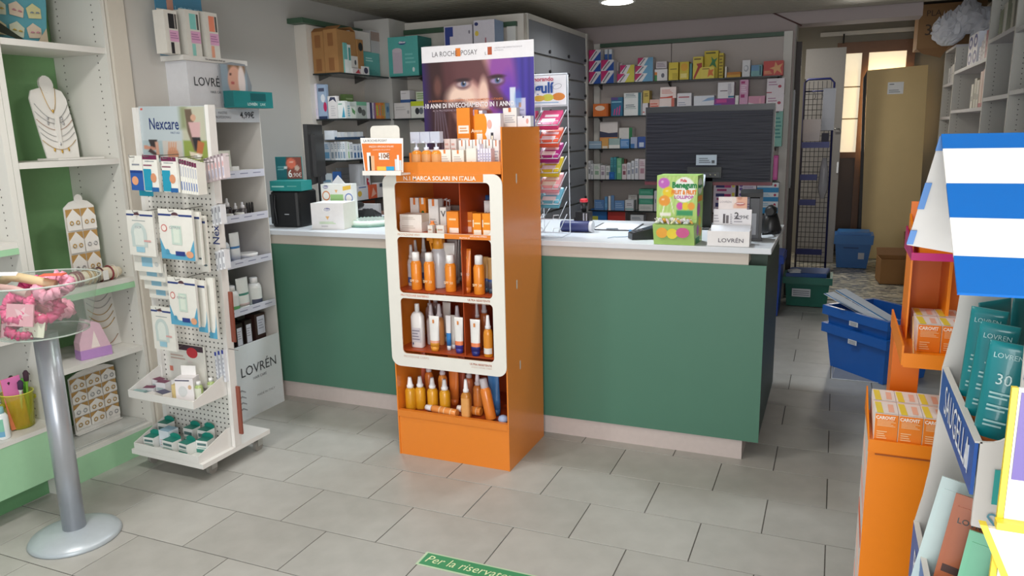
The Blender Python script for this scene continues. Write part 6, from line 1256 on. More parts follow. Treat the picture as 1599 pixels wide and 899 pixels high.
# packs hanging on the right side of the post
for r, (y0, y1, n, base, de) in enumerate(((243, 285, 6, '#e2d6da', 'slim pink stick pack'), (318, 352, 3, '#e4e6ea', 'narrow bar coded pack'), (388, 422, 3, '#e4e6ea', 'narrow bar coded pack'), (545, 598, 3, '#dfe2e8', 'clear grey pack'))):
    for k in range(n):
        xx = 326 + r * 6 + (5 if r in (1, 2) else 0) + k * 5.4; X_ = -2.565 + .012 * k; Y_ = 2.585
        p0 = YP(xx, y0 + 4 - k * 1.5, Y_); p1 = YP(xx, y1 - k * 1.5, Y_)
        sp = (('e', .5, .6, .3, .12, '#d9a4a4'), (.3, .1, .7, .45, '#a9b0cc'), (0, .9, 1, 1, '#8a7a80')) if r == 0 else ((.3, .62, .7, .9, '#5a5c66'), (.3, .1, .7, .3, '#8a8f98')) if r < 3 else ((.0, .88, 1, 1, '#2c3f9c'), ('l', .1, .1, .9, .8, 5, '#b4b8c4'))
        o = carton(.011, .034, p0[2] - p1[2], base, (p1[0], Y_ + .005, p1[2]), 0, sp, name='pack'); tag(o, de, 'pack', 'on right side of the rack, %s row' % ('top', 'second', 'third', 'lowest')[r], group=de + 's')
    lx = .226
    zc = YP(335 + r * 6, y0, 2.585)[2]; g = G(); g.tube([(lx, 0, zc + .004), (lx + .03 + .012 * n, -.012, zc + .008)], .0018, HK); ob('hook', g, rr)
for z0, z1 in ((.16, .40), (.62, .86)):
    g = G(); g.box(.2255, .246, .022, .031, z0, z1, M('#8a4a3a', .5)); ob('edge_card', g, rr, label='brown printed edge card')
# ================================================================== HAIR CARE DISPLAY
X0, X1, Y0, Y1 = -3.40, -2.96, 2.965, 3.41
lv = empty('display_stand', (-3.18, 3.19, 0)); tag(lv, 'white cardboard hair care display with open shelves', 'display stand', 'between the pegboard rack and the counter')
LW = M('#dad7d2', .5, nz=.02); LG2 = M('#c3c7cc', .4, nz=.02)
def V_(g): return rel(lv, g)
g = G(); g.box(X0, X1, Y0, Y0 + .005, 0, 1.705, LW); ob('side_panel', V_(g), lv); g = G(); g.box(X0, X1, Y1 - .005, Y1, 0, 1.705, LW); ob('side_panel', V_(g), lv)
g = G(); g.box(X0, X0 + .005, Y0 + .0052, Y1 - .0052, 0, 1.705, LW); ob('back_panel', V_(g), lv); g = G(); g.box(X0 + .0052, X1 - .002, Y0 + .0052, Y1 - .0052, 1.70, 1.704, LW); ob('top_panel', V_(g), lv)
g = G(); g.box(X1 - .004, X1 + .0, Y0 + .0052, Y1 - .0052, 1.63, 1.6995, LG2); hb2 = ob('header', V_(g), lv)
SZ = [1.345, 1.110, .866, .600]
for i, z in enumerate(SZ + [.375]):
    if i < 5 and z > .4:
        g = G(); g.box(X0 + .0052, X1 - .005, Y0 + .0052, Y1 - .0052, z, z + .004, (LW, LW, M('#7f8fc0', .3), M('#8fb8ae', .3))[i]); ob('shelf', V_(g), lv)
        g = G(); g.box(X1 - .004, X1 + .001, Y0 + .0052, Y1 - .0052, z - .008, z + .032, M('#d3d5e2', .35)); lp = ob('price_strip', V_(g), lv)
        for k in range(4): yy = Y0 + .05 + k * .10; g = G(); g.poly([(X1 + .0014, yy, z + .012), (X1 + .0014, yy + .06, z + .012), (X1 + .0014, yy + .06, z + .017), (X1 + .0014, yy, z + .017)], '#8a8ea8'); ob('printed_words', V_(g), lp)
LB = .405
g = G(); g.box(X1 - .004, X1 + .001, Y0 + .0052, Y1 - .0052, 0, .425, M('#dde4e8', .4, nz=.02)); fp2 = ob('front_panel', V_(g), lv); g = G(); g.box(X0 + .0052, X1 - .005, Y0 + .0052, Y1 - .0052, LB, LB + .004, LW); ob('shelf', V_(g), lv)
RXX = (math.pi / 2, 0, math.pi / 2); fx = X1 + .003 + 3.18
txt('LOVRÉN', .078, lv, (fx, .03, .27), '#3f4348', rot=RXX, sx=1.0); txt('HAIR CARE', .022, lv, (fx, .03, .217), '#6a6e74', rot=RXX); txt('MADE IN ITALY', .018, lv, (fx, .07, .11), '#8a8e94', rot=RXX, sx=1.2)
for k in range(4):
    g = G(); g.prism([(-.19, .05 + k * .035), (-.12, .065 + k * .035), (-.09, .05 + k * .035), (-.09, .056 + k * .035), (-.12, .075 + k * .035), (-.19, .06 + k * .035)], 0, fx - .002, fx - .0012, '#9aa0a6'); ob('printed_chevron', g, lv)
txt('4,99€', .046, lv, (fx - .001, .12, 1.667), '#3a3c42', rot=RXX, bold=.015); txt('PIASTRE', .018, lv, (fx - .001, -.06, 1.678), '#7a7c84', rot=RXX); txt('PROFESSIONALI', .018, lv, (fx - .001, -.06, 1.656), '#6a6c74', rot=RXX, sx=.9)
R90 = math.pi / 2
def lx_(px, py): p = XP(px, py, -3.02); return p[1]
def onlv(i, px0, px1, kind, **k):
    z = (SZ + [LB])[i] + .0045; py = (255, 330, 403, 478, 540)[i]; a = lx_(px0, py); b = lx_(px1, py); return (-3.02 - k.get('back', 0), (a + b) / 2, z), b - a
S = ('on the top shelf of the hair care display', 'on second shelf of the hair care display', 'on third shelf of the hair care display', 'on fourth shelf of the hair care display', 'on lowest shelf of the hair care display')
p, w = onlv(0, 342, 361, 0); o = tube(w, .135, '#dfe2d6', '#dfe2d6', p, R90, bands=((.0, .1, '#cfd0a4'),)); tag(o, 'grey green white tube', 'tube', S[0])
for a, b in ((328, 341), (318, 327)): p, w = onlv(0, a, b, 0); o = bottle(w / 2, .12, '#dadcda', '#e6e6e4', p, R90, kind='plain'); tag(o, 'white round bottle', 'bottle', S[0])
p, w = onlv(0, 351, 361.5, 0); p = (p[0] + .035, p[1], p[2]); o = carton(w, .03, .05, '#e0e0dc', p, R90, (('l', .2, .3, .8, .6, 1, '#a4a8a0'),)); tag(o, 'small white carton', 'box', S[0])
p, w = onlv(0, 362, 384, 0); p = (p[0] + .02, p[1], p[2]); o = carton(w, .05, .028, '#e6e6e4', p, R90); tag(o, 'flat white carton', 'box', S[0])
for a, b, h, bd, cp, de in ((352, 363, .115, '#241f22', '#d9d9dc', 'dark serum bottle with white pump'), (366, 374.5, .085, '#3a3638', '#dcdce0', 'small dark bottle with white cap'), (376, 386, .085, '#5a5658', '#e4e4e8', 'small clear bottle with white cap'), (341, 350, .10, '#2a2628', '#3a3638', 'dark bottle with black cap')):
    p, w = onlv(1, a, b, 0, back=.01); o = bottle(w / 2, h, bd, cp, p, R90, kind='drop'); tag(o, de, 'bottle', S[1])
for k in range(3):
    p, w = onlv(1, 387 + k * 4, 390.5 + k * 4, 0, back=.01); g = G(); g.loft([(0, .006, .006), (.07 - .01 * (k == 1), .006, .006), (.078, .003, .003)], '#1d1b1e', 8); o = mesh_thing('lip_liner', g, p, 'thin black stick', 'stick', S[1])
for a, b in ((345, 355), (361, 372)): p, w = onlv(1, a, b, 0); o = jar(w / 2, .035, '#5a5450', '#dcdad4', (p[0] + .03, p[1], p[2])); tag(o, 'small pale lidded jar', 'jar', S[1])
p, w = onlv(2, 342, 357, 0); o = bottle(w / 2, .16, '#d3d9de', '#e3e5e6', p, R90, kind='plain', label='#c5d0dc'); tag(o, 'clear white bottle', 'bottle', S[2])
p, w = onlv(2, 360.5, 376, 0); o = tube(w, .17, '#e3e6e6', '#dfe2e6', p, R90, bands=((.42, .5, '#3a7ab4'),)); tag(o, 'white tube with blue word', 'tube', S[2])
p, w = onlv(2, 377, 398, 0); o = jar(w / 2, .045, '#dcdcda', '#e9e9e8', p); tag(o, 'wide white jar', 'jar', S[2])
p, w = onlv(2, 350, 362, 0, back=.12); o = carton(w, .06, .19, '#c3bdb4', p, R90); tag(o, 'beige carton at the back', 'box', S[2])
for a, b, h, bn, k, de in ((345, 354, .14, ((.1, .18, '#5aa46a'),), 1, 'slim white tube with green line'), (371, 390, .18, ((.38, .46, '#4a8a7a'), (0, .1, '#e0c4c0')), 1, 'wide white tube with teal band')):
    p, w = onlv(3, a, b, 0); o = tube(w, h, '#e3e6e2', '#e3e6e2', p, R90, bands=bn); tag(o, de, 'tube', S[3])
for a, b, h, l2, de in ((355, 371, .15, '#6aa86a', 'white bottle with green base line'), (391.5, 407, .165, '#4a4f64', 'glossy white bottle with dark word')):
    p, w = onlv(3, a, b, 0); o = bottle(w / 2, h, '#e6e8e6', '#e9eaea', p, R90, kind='plain', label='#dfe3e0', lab2=l2); tag(o, de, 'bottle', S[3])
p, w = onlv(3, 372, 386, 0, back=.12); o = bottle(w / 2, .19, '#bfc3b4', '#cfd2cc', p, R90, kind='plain'); tag(o, 'dull white bottle at the back', 'bottle', S[3])
for a, b, h in ((352, 361, .12), (365, 376, .13), (380, 391, .135)):
    p, w = onlv(4, a, b, 0); o = carton(w, .05, h, '#2a1c1a', p, R90, ((.15, .05, .85, .82, '#cfd2dc'), ('l', .2, .3, .7, .7, 4, '#a4a0ac'))); tag(o, 'dark brown carton with white label', 'box', S[4])
p, w = onlv(4, 394, 410, 0); o = carton(w, .07, .155, '#3a2420', p, R90, ((.2, .22, .95, .9, '#c6cad8'), ('l', .3, .4, .8, .8, 4, '#9a9cac'))); tag(o, 'tall brown carton with large white label', 'box', S[4])
for k in range(4): p, w = onlv(4, 360 + k * 9, 367 + k * 9, 0, back=.10); o = bottle(w / 2 + .004, .16, '#2e211f', '#1f1a1a', p, R90, kind='plain'); tag(o, 'very dark bottle', 'bottle', 'at the back of the lowest hair care shelf')
# on top of the display
o = empty('carton_display', (-3.075, 3.135, 1.7055), R90); tag(o, 'large white box header with black brand lettering', 'display', 'on top of the hair care display')
g = G(); g.box(-.185, .22, -.085, .09, 0, .225, M('#d3d3d6', .35)); ob('box', g, o); g = G(); g.box(-.21, .235, -.095, .10, .2255, .25, M('#d9d6d0', .4)); ob('lid', g, o)
txt('LOVRÉN', .062, o, (-.04, -.0875, .125), '#26282c', sx=.95); txt('HAIR CARE', .018, o, (-.0, -.0875, .078), '#55585e'); txt('Per prenotazioni chiedi qui', .0125, o, (-.0, -.0975, .238), '#55524e', bold=.02)
# boxed brushes on the lid
for x0, x1, y0, c, c2 in ((267, 284, 16, '#1d1c20', '#2a282c'), (299, 318, 16, '#7fc4bc', '#8fcabf'), (329, 346, 20, '#e88a6c', '#e0a084')):
    a = XP(x0, 50, -2.965)[1]; b = XP(x1, 50, -2.965)[1]; h = XP((x0 + x1) / 2, y0, -2.965)[2] - 1.956
    q = carton(b - a + .012, .07, h, '#d9d5cc', (-3.022, (a + b) / 2 - .006, 1.9562), R90, ((.3, .58, .74, .92, c), (.78, .58, .92, .92, '#55524e'), (.3, .28, .98, .54, '#d9a4c4'), ('l', .34, .34, .94, .5, 3, '#b07aa0'), (.32, .0, .56, .26, c2)), name='brush_box')
    g = G(); g.prism([(-.018, 0), (.018, 0), (.018, .012), (-.018, .012)], 1, -.001, .001, '#dcd8d0'); ob('hang_tab', g, q, (0, .03, h + .0003)); tag(q, 'tall white window box with %s brush' % {'#1d1c20': 'black', '#7fc4bc': 'mint', '#e88a6c': 'coral'}[c], 'box', 'on the white box header')
g = G(); g.box(-.13, .17, -.002, .002, 0, .30, M('#3f7fa0', .4)); g.box(-.06, -.02, -.0032, -.0021, 0.2, .30, M('#c08a78', .4)); q = mesh_thing('header_card', g, (-3.09, 3.02, 1.9562), 'blue card with pale lettering', 'card', 'behind the brush boxes at the photo top', rz=R90); txt('LOVREN', .05, q, (.08, -.004, .225), '#7fb4cc', bold=.02)
# teal lip care tray with portrait card
o = empty('price_display', (-2.93, 3.275, 1.7055), R90); tag(o, 'teal cosmetics tray with portrait card', 'display', 'on top of the hair care display')
g = G(); w2_ = .165; g.box(-.12, .175, -.035, -.03, 0, .085, '#1b7f80'); g.box(-.12, .175, -.03, .035, 0, .003, '#1b7f80'); g.box(-.12, -.115, -.03, .035, .003, .085, '#14696b'); g.box(.17, .175, -.03, .035, .003, .085, '#14696b'); g.box(-.115, .17, .031, .035, .003, .085, '#14696b')
g.poly([(-.0, -.0356, .035), (.12, -.0356, .035), (.12, -.0356, .075), (-.0, -.0356, .075)], '#0f5a5e'); ob('tray', g, o)
for k in range(3):
    g = G(); g.loft([(0, .014, .014), (.068, .014, .014), (.072, .012, .012)], M('#2a9a98', .25, coat=.4), 12); q = ob('lip_balm', g, None, (-2.932, 3.275 + .02 + k * .04, 1.709)); tag(q, 'teal lip balm tube', 'lip balm', 'in the teal tray on the hair care display')
txt('LOVRÉN', .02, o, (.01, -.037, .017), '#cfe6e4', bold=.02); txt('2,90€', .018, o, (.09, -.037, .017), '#bfe0dc', bold=.02)
def lady(U, V):
    I = canvas(U, '#8fa0ac'); I = blend(I, ell(U, V, .62, .95, .34, .3, .3), '#8a6a50'); I = blend(I, ell(U, V, .52, .62, .28, .36, .15), '#d9a590'); I = blend(I, ell(U, V, .78, .6, .14, .4, .3), '#e9d9d4'); I = blend(I, ell(U, V, .42, .58, .07, .035, .3), '#b85a58'); I = blend(I, ell(U, V, .6, .05, .45, .2, .2), '#c9947c'); I = blend(I, pgon(U, V, [(0, 0), (1, 0), (1, .12), (0, .06)], .02), '#1f5a6c'); I = blend(I, ell(U, V, .36, .78, .05, .02, .4), '#4a3430'); return I
g = G(); g.prism([(-.13, 0), (.08, 0), (.10, .12), (.06, .23), (-.04, .235), (-.13, .22)], 1, .0365, .039, '#8a8f94'); bd = ob('portrait_card', g, o); pic('printed_picture', .19, .215, 30, 34, lady, bd, (-.028, .0358, .005))
# ================================================================== JEWELLERY ON THE GREEN SHELVING
JW = M('#e3e1dc', .4, nz=.02); GOLD = M('#c9a14a', .3, metal=.9, nz=0); SILV = M('#b9b9bc', .3, metal=.9, nz=0); ROSE = M('#b98a6a', .35, metal=.8, nz=0)
JB = (1.4675, .8955, .5485, .1405, 1.9685)
bust = empty('necklace_bust', (-3.33, 2.375, 1.468), R90); tag(bust, 'white cardboard necklace bust', 'bust', 'on second shelf of the green backed unit')
bust.location.y = 2.475
g = G(); th = math.radians(8)
P_ = [(-.075, 0), (.085, 0), (.095, .10), (.085, .28), (.07, .315), (.03, .33), (-.03, .33), (-.08, .315), (-.095, .28), (-.085, .12)]
def lean(g, a=-8): g.xf(Matrix.Rotation(math.radians(a), 4, 'X')); return g
g.prism(P_, 1, -.004, .004, JW); g.prism([(.034 * math.cos(t), .345 + .04 * math.sin(t)) for t in np.linspace(0, 6.0, 14)], 1, -.006, .006, JW); ob('bust_board', lean(g), bust)
g = G(); g.box(-.11, .125, -.12, .02, -.0, .008, JW); g.prism([(.0, .0), (.04, .0), (.0, .2)], 0, -.01, .01, JW); ob('stand', g, bust)
for k, (w_, top, dep, m_) in enumerate(((.035, .33, .10, GOLD), (.082, .255, .07, SILV), (.088, .22, .055, SILV), (.089, .185, .05, ROSE), (.087, .155, .05, SILV), (.085, .125, .045, SILV), (.083, .09, .045, GOLD))):
    n = 14; g = G(); g.tube([(w_ * (2 * t / n - 1), -.009, top - dep * (1 - (2 * t / n - 1) ** 2) * (1 if k else 1.1)) for t in range(n + 1)], .0013, m_, 5)
    for t in (n // 2,) if k in (0, 3, 4, 5) else (n // 2 - 3, n // 2, n // 2 + 3): g.loft([(-.010, .001, .001), (-.004, .005, .003), (.004, .004, .003), (.008, .001, .001)], m_, 8, c=(w_ * (2 * t / n - 1), -.010, top - dep * (1 - (2 * t / n - 1) ** 2) - .008))
    lean(g); q = ob('necklace', g, None, bust.location, R90); tag(q, ('thin gold', 'silver pendant', 'silver', 'rose gold bead', 'fine silver', 'silver', 'gold charm')[k] + ' necklace', 'necklace', 'on the white bust, ' + ('at the neck', 'first below the neck', 'second below the neck', 'third below the neck', 'above the two lowest', 'second from bottom', 'at the bottom')[k])
# clip board at the top
hc = empty('hair_clip_board', (-3.36, 2.36, 1.9685), R90); tag(hc, 'large turquoise board of hair clips', 'display board', 'on the top shelf of the green backed unit')
g = G(); g.prism([(-.21, 0), (.10, 0), (.14, .05), (.16, .2), (.16, .40), (-.21, .40)], 1, -.003, .003, M('#5fa5b4', .5)); ob('board', g, hc); g = G(); g.prism([(.06, -.0), (.125, .0), (.125, .085)], 1, -.03, -.028, M('#c3b49c', .5)); ob('foot', g, hc)
for r in range(3):
    for c in range(4):
        x, z = -.16 + c * .08 + (.01 if r % 2 else 0), .07 + r * .085; g = G(); col = ('#d3cf9c', '#dcd6b0', '#cfd6c0', '#d9c9b4')[(r + c) % 4]
        g.prism([(-.03, -.03), (.03, -.03), (.034, .012), (0, .034), (-.034, .012)], 1, -.002, .0, M(col, .5)); 
        for s in (-.013, .013): g.loft([(0, .009, .009), (.006, .004, .004)], ('#c98a9c', '#7a8a9c', '#cfae4c')[(c + r) % 3], 8, c=(s, -.006, -.008))
        q = ob('hair_clip_card', g, None, (-3.36 + .0052, 2.36 + x, 1.9685 + z + .0), R90); q.rotation_euler = (0, math.radians(((r * 5 + c * 7) % 5 - 2) * 4), R90); tag(q, 'pale card with two hair clips', 'hair clip card', 'on the turquoise board, %s row' % ('bottom', 'middle', 'top')[r], group='hair clip cards', key=None)
        q.location.x += .003
g = G(); g.prism([(-.16, .10), (-.03, .02), (-.0, .0), (-.09, .03), (-.19, .06)], 1, -.002, .002, '#2a3428'); q = mesh_thing('feather_clip', g, (-3.30, 2.38, 1.969), 'dark green pointed feather clip', 'hair clip', 'at the foot of the turquoise board', rz=R90)
# earring stands
def ear_stand(loc, w, h, rows, cols, desc, place, holes=True):
    o = empty('earring_stand', loc, R90); g = G(); g.prism([(-w / 2, 0), (w / 2, 0), (w / 2, h * .86), (w * .3, h * .92), (.1 * w, h * .94), (-.1 * w, h * .94), (-w * .3, h * .92), (-w / 2, h * .86)], 1, -.003, .003, JW); g.prism([(.022 * math.cos(t), h * .95 + .022 * math.sin(t)) for t in np.linspace(0, 6, 12)], 1, -.0045, -.0032, JW)
    g.box(-w / 2, w / 2, -.02, .05, 0, .004, JW); ob('stand_board', g, o); tag(o, desc, 'stand', place)
    for r in range(rows):
        for c in range(cols):
            cw = w / cols * .94; ch = h * .8 / rows * .9; x = -w / 2 + (c + .5) * w / cols; z = h * .86 - (r + 1) * h * .78 / rows
            g = G(); g.prism([(-cw / 2, 0), (cw / 2, 0), (cw / 2, ch * .6), (0, ch), (-cw / 2, ch * .6)], 1, -.0025, 0, M('#e6e3de', .5)); m_ = (GOLD, GOLD, SILV)[(r + c) % 3]
            g.poly([(-cw / 2, .001, 0), (cw / 2, .001, 0), (cw / 2, .001, ch), (-cw / 2, .001, ch)], '#b08a50'); 
            for s in (-1, 1): g.tube([(s * cw * .22 + cw * .12 * math.cos(t), -.005, ch * .35 + cw * .12 * math.sin(t)) for t in np.linspace(0, 6.283, 9)[:-1]], .0022, m_, 4, closed=True)
            q = ob('earring_card', g, None, (loc[0] + .008, loc[1] + x, loc[2] + z), R90); tag(q, 'white card with %s earrings' % ('gold' if m_ is GOLD else 'silver'), 'earring card', 'on the %s' % place.split(',')[0].replace('standing ', ''), group='earring cards')
ear_stand((-3.27, 2.475, .896), .155, .41, 3, 2, 'white earring stand with round top', 'standing on the green edged shelf')
ear_stand((-3.42, 2.235, .896), .13, .33, 4, 1, 'narrow earring stand at the back', 'rear left of green edged shelf')
ear_stand((-3.31, 2.45, .155), .25, .33, 4, 3, 'low wide stand full of earring cards', 'bottom shelf of green backed unit')
g = G(); g.loft([(-.15, .006, .006), (-.14, .02, .02), (-.11, .03, .03), (.11, .03, .03), (.14, .02, .02), (.15, .006, .006)], M('#dcd0b8', .7), 16); g.v = [(x, z, y + .032) for x, y, z in g.v]; g.f = [f[::-1] for f in g.f]
rl = mesh_thing('bracelet_roll', g, (-3.185, 2.44, .8965), 'cream bracelet cushion roll', 'roll', 'lying on the green edged shelf')
for k, (y, c, r_) in enumerate(((2.335, '#7a2a30', .004), (2.35, '#8a3438', .004), (2.362, '#7a2a30', .004), (2.40, '#b08a4a', .005), (2.425, '#a98f5c', .005), (2.445, '#8a8478', .005), (2.47, '#5a3030', .004), (2.52, '#7f2a30', .004), (2.545, '#d9d0c4', .002))):
    g = G(); g.tube([(.034 * math.cos(t), 0, .034 * math.sin(t)) for t in np.linspace(0, 6.283, 17)[:-1]], r_, M(c, .4, metal=.3 if k in (3, 4, 5) else 0), 6, closed=True); q = ob('bracelet', g, None, (-3.185, y, .9285)); tag(q, ('dark red', 'dark red', 'dark red', 'gold', 'old gold', 'grey gold', 'brown', 'red', 'thin pale')[k] + ' bracelet', 'bracelet', 'on the cream roll', key=y)
g = G(); g.prism([(-.014, 0), (.014, 0), (.014, .045), (-.014, .045)], 1, -.001, .001, '#e9e7e2'); q = mesh_thing('price_tag', g, (-3.148, 2.475, .905), 'small white price tag', 'tag', 'on the cream bracelet roll', rz=R90)
# necklace board, pink card, acrylic plates
nb = empty('necklace_board', (-3.28, 2.535, .549), R90); g = G(); g.prism([(-.085, 0), (.08, 0), (.085, .30), (-.07, .31)], 1, -.003, .003, JW); g.prism([(.003, 0), (.06, 0), (.003, .2)], 0, -.004, .004, JW); ob('board', lean(g, -6), nb); tag(nb, 'slanted white necklace board', 'board', 'on fourth shelf of the green backed unit')
for k in range(6):
    n = 12; w_ = .068; top = .27 - k * .034 - (.05 if k == 5 else 0); g = G(); g.tube([(w_ * (2 * t / n - 1), -.006, top - .04 * (1 - (2 * t / n - 1) ** 2)) for t in range(n + 1)], .0016, (SILV, SILV, GOLD, GOLD, GOLD, ROSE)[k], 5); q = ob('necklace', lean(g, -6), None, nb.location, R90); tag(q, 'chain necklace', 'necklace', 'on the slanted board, ' + ('topmost', 'second from top', 'third from top', 'fourth from top', 'second from bottom', 'lowest')[k])
pc = empty('gift_card_stand', (-3.19, 2.39, .549), math.radians(75)); g = G(); g.prism([(-.07, 0), (.07, 0), (.07, .04), (.03, .16), (-.03, .19), (-.07, .08)], 1, -.03, .03, M('#d9b6c4', .4)); g.box(-.071, .071, -.031, .031, 0, .045, M('#b48ac4', .4)); ob('carton', g, pc); g = G(); g.prism([(-.02, .05), (.02, .05), (.0, .13)], 1, -.0315, -.0308, '#efe2dc'); ob('printed_figure', g, pc); tag(pc, 'pink and lilac folded gift carton', 'box', 'beside the slanted necklace board')
g = G(); g.box(-.21, .22, -.10, .08, 0, .006, M('#dfe0dc', .1, tr=.4)); g.box(-.19, .22, -.09, .07, .0065, .012, M('#e3e4e0', .1, tr=.4)); q = mesh_thing('acrylic_plates', g, (-3.26, 2.39, .1408), 'stack of clear acrylic plates', 'plates', 'on the bottom shelf under the earring cards', rz=R90)
g = G(); g.loft([(0, .02, .02), (.03, .035, .03), (.08, .02, .02), (.12, .03, .03), (.16, .01, .01)], M('#5a2428', .6), 8); mesh_thing('dried_flower', g, (-3.42, 2.19, .1535), 'dark red ornament', 'ornament', 'at the back of bottom shelf beside the pole')
# cup of brushes and bottle on the near unit
cz = .3555; CUPM = M('#c9c83a', .15, tr=.55, nz=0)
cu = empty('brush_cup', (-3.16, 1.985, cz)); g = G(); g.loft([(0, .042, .042), (.004, .05, .05), (.155, .062, .062)], CUPM, 24, cap=False); g.loft([(.0, .045, .045), (.005, .048, .048)], CUPM, 24); g.tube([(.062 * math.cos(t), .062 * math.sin(t), .155) for t in np.linspace(0, 6.283, 25)[:-1]], .002, '#d6d84c', 5, closed=True); ob('cup', g, cu)
for s in (-1, 1): g = G(); g.loft([(0, .004, .004), (.006, .012, .012), (.018, .012, .012), (.024, .004, .004)], CUPM, 10, c=(0, s * .068, .10)); ob('knob', g, cu)
tag(cu, 'transparent yellow green cup with side knobs', 'cup', 'on the base drawer unit')
g = G(); g.box(-.04, .04, -.002, .002, 0, .22, M('#e8865a', .4)); g.poly([(-.04, -.0025, .12), (.04, -.0025, .12), (.04, -.0025, .22), (-.04, -.0025, .22)], '#dc7ab4'); q = mesh_thing('brush_card', g, (-3.135, 1.965, cz + .006), 'pink and orange card', 'card', 'in the yellow green cup', rz=R90); q.rotation_euler = (math.radians(-6), 0, R90)
for k, (dy, dx, c, c2, h) in enumerate(((-.005, .012, '#e6e9e4', '#3a2a44', .2), (.02, -.005, '#5aa43c', '#5aa43c', .2), (.03, .01, '#78b43c', '#3a2230', .235), (.038, -.012, '#4a8a34', '#2f5a28', .19), (-.03, -.015, '#7a3a4a', '#3a2230', .21), (.0, -.025, '#2a2a2e', '#1a1a1c', .22))):
    g = G(); g.loft([(0, .003, .003), (h * .6, .005, .005), (h * .75, .006, .006, M(c, .4)), (h * .8, .011, .009, M(c2, .8)), (h * .95, .014, .011, M(c2, .8)), (h, .006, .005, M(c2, .8))], M(c, .4), 10); q = ob('makeup_brush', g, None, (-3.16 + dx, 1.985 + dy, cz + .0065), rot=(math.radians(-4 + k), math.radians(3), 0)); tag(q, ('white', 'bright green', 'lime', 'dark green', 'plum', 'black')[k] + ' handled brush', 'brush', 'in the yellow green cup')
o = bottle(.026, .135, '#e6eaea', '#8fc4c8', (-3.10, 1.868, cz), kind='plain', label='#7fbfa4', lab2='#6aa4c4'); tag(o, 'white bottle with aqua label and cap', 'bottle', 'at the left edge on the base drawer unit')
# ================================================================== BOWL STAND
bs = empty('bowl_stand', (-2.715, 1.845, 0)); tag(bs, 'round metal pedestal with a clear bowl on top', 'stand', 'at the left front of the shop')
ALU = M('#b4b8bf', .32, metal=.55, nz=.03); g = G(); g.loft([(0, .165, .165), (.006, .168, .168), (.018, .16, .16), (.034, .12, .12), (.044, .05, .05)], M('#b9c2c8', .35, metal=.2), 40); ob('base', g, bs)
g = G(); g.loft([(.04, .042, .042), (.845, .042, .042)], ALU, 28); ob('pole', g, bs)
GL_ = M('#dfe8e2', .05, tr=.86, nz=0); g = G(); secs = [(.848, .125, .125), (.852, .15, .15), (.90, .168, .168), (.96, .182, .182), (1.03, .20, .20), (1.05, .212, .212)]
g.loft(secs, GL_, 40, cap=False); g.loft([(.846, .12, .12), (.850, .125, .125)], GL_, 40); ob('bowl', g, bs)
g = G(); g.tube([(.212 * math.cos(t), .212 * math.sin(t), 1.05) for t in np.linspace(0, 6.283, 41)[:-1]], .0035, M('#d9e2dc', .08, tr=.4), 6, closed=True); g.tube([(.15 * math.cos(t), .15 * math.sin(t), .851) for t in np.linspace(0, 6.283, 41)[:-1]], .003, M('#cfdad2', .08, tr=.4), 6, closed=True); ob('rim', g, bs)
def scrunch(R, r, c, desc, x, y, z, rot, seed, n=56):
    rnd = random.Random(seed); g = G(); m_ = M(c, .45, coat=.2); pts = []
    for k in range(n): t = 2 * math.pi * k / n; q = R + rnd.uniform(-.0035, .0035); pts.append((q * math.cos(t), q * math.sin(t), rnd.uniform(-.005, .005)))
    g.tube(pts, r, m_, 8, closed=True)
    for j in range(len(g.v)): v = Vector(g.v[j]); k = j // 8; c_ = Vector((v.x, v.y, 0)).normalized() * R; g.v[j] = tuple(c_ + (v - c_) * (1 + .30 * math.sin(k * 2.3 + .6 * (j % 8)) + .12 * rnd.uniform(-1, 1)))
    o = ob('scrunchie', g, None, (-2.715 + x, 1.845 + y, z), rot=rot); tag(o, desc, 'scrunchie', 'in the clear bowl'); return o
scrunch(.045, .018, '#e85a90', 'hot pink satin scrunchie', .02, -.10, .965, (1.1, .2, .2), 1); scrunch(.05, .02, '#f0a4bc', 'pale pink scrunchie', .10, -.01, 1.03, (.5, .2, 0), 2); scrunch(.045, .018, '#d9447c', 'deep pink scrunchie', .085, -.045, .96, (1.2, .0, .9), 3)
scrunch(.045, .018, '#e06a8c', 'rose scrunchie', -.055, -.075, .93, (1.0, .3, -.5), 4); scrunch(.045, .016, '#e85a98', 'magenta pink scrunchie', .0, -.02, 1.02, (.6, 0, .4), 5); scrunch(.04, .015, '#cf3f78', 'crimson pink scrunchie', .03, -.10, .885, (.3, .3, .2), 6)
scrunch(.045, .018, '#ee9cb4', 'light pink scrunchie', -.03, .08, .92, (.2, .3, .4), 8); scrunch(.045, .018, '#e0799c', 'dusty pink scrunchie', -.08, .04, .93, (.4, .2, .2), 9)
def packet(w, h, c, desc, x, y, z, rot, spec=()):
    g = G(); g.box(-w / 2, w / 2, -.003, .003, 0, h, M(c, .3, coat=.4)); prints(g, w, -.003, 0, h, spec); o = ob('hair_tie_card', g, None, (-2.715 + x, 1.845 + y, z), rot=rot); tag(o, desc, 'hair tie card', 'in the clear bowl'); return o
packet(.10, .08, '#ecaab8', 'pink card with star shaped hair tie', .055, -.125, .905, (math.radians(-12), .05, .35), (('p', [(.55, .2), (.65, .45), (.9, .5), (.68, .62), (.7, .9), (.5, .7), (.3, .8), (.4, .55)], '#f4c9d2'),)); packet(.10, .075, '#a8c48c', 'green edged card with two dark clips', -.09, -.115, .862, (math.radians(-10), .1, -.55), ((.1, .2, .25, .8, '#6a7a6c'), (.38, .2, .5, .8, '#6a7a6c'), (.55, 0, .62, 1, '#dfe6d4')))
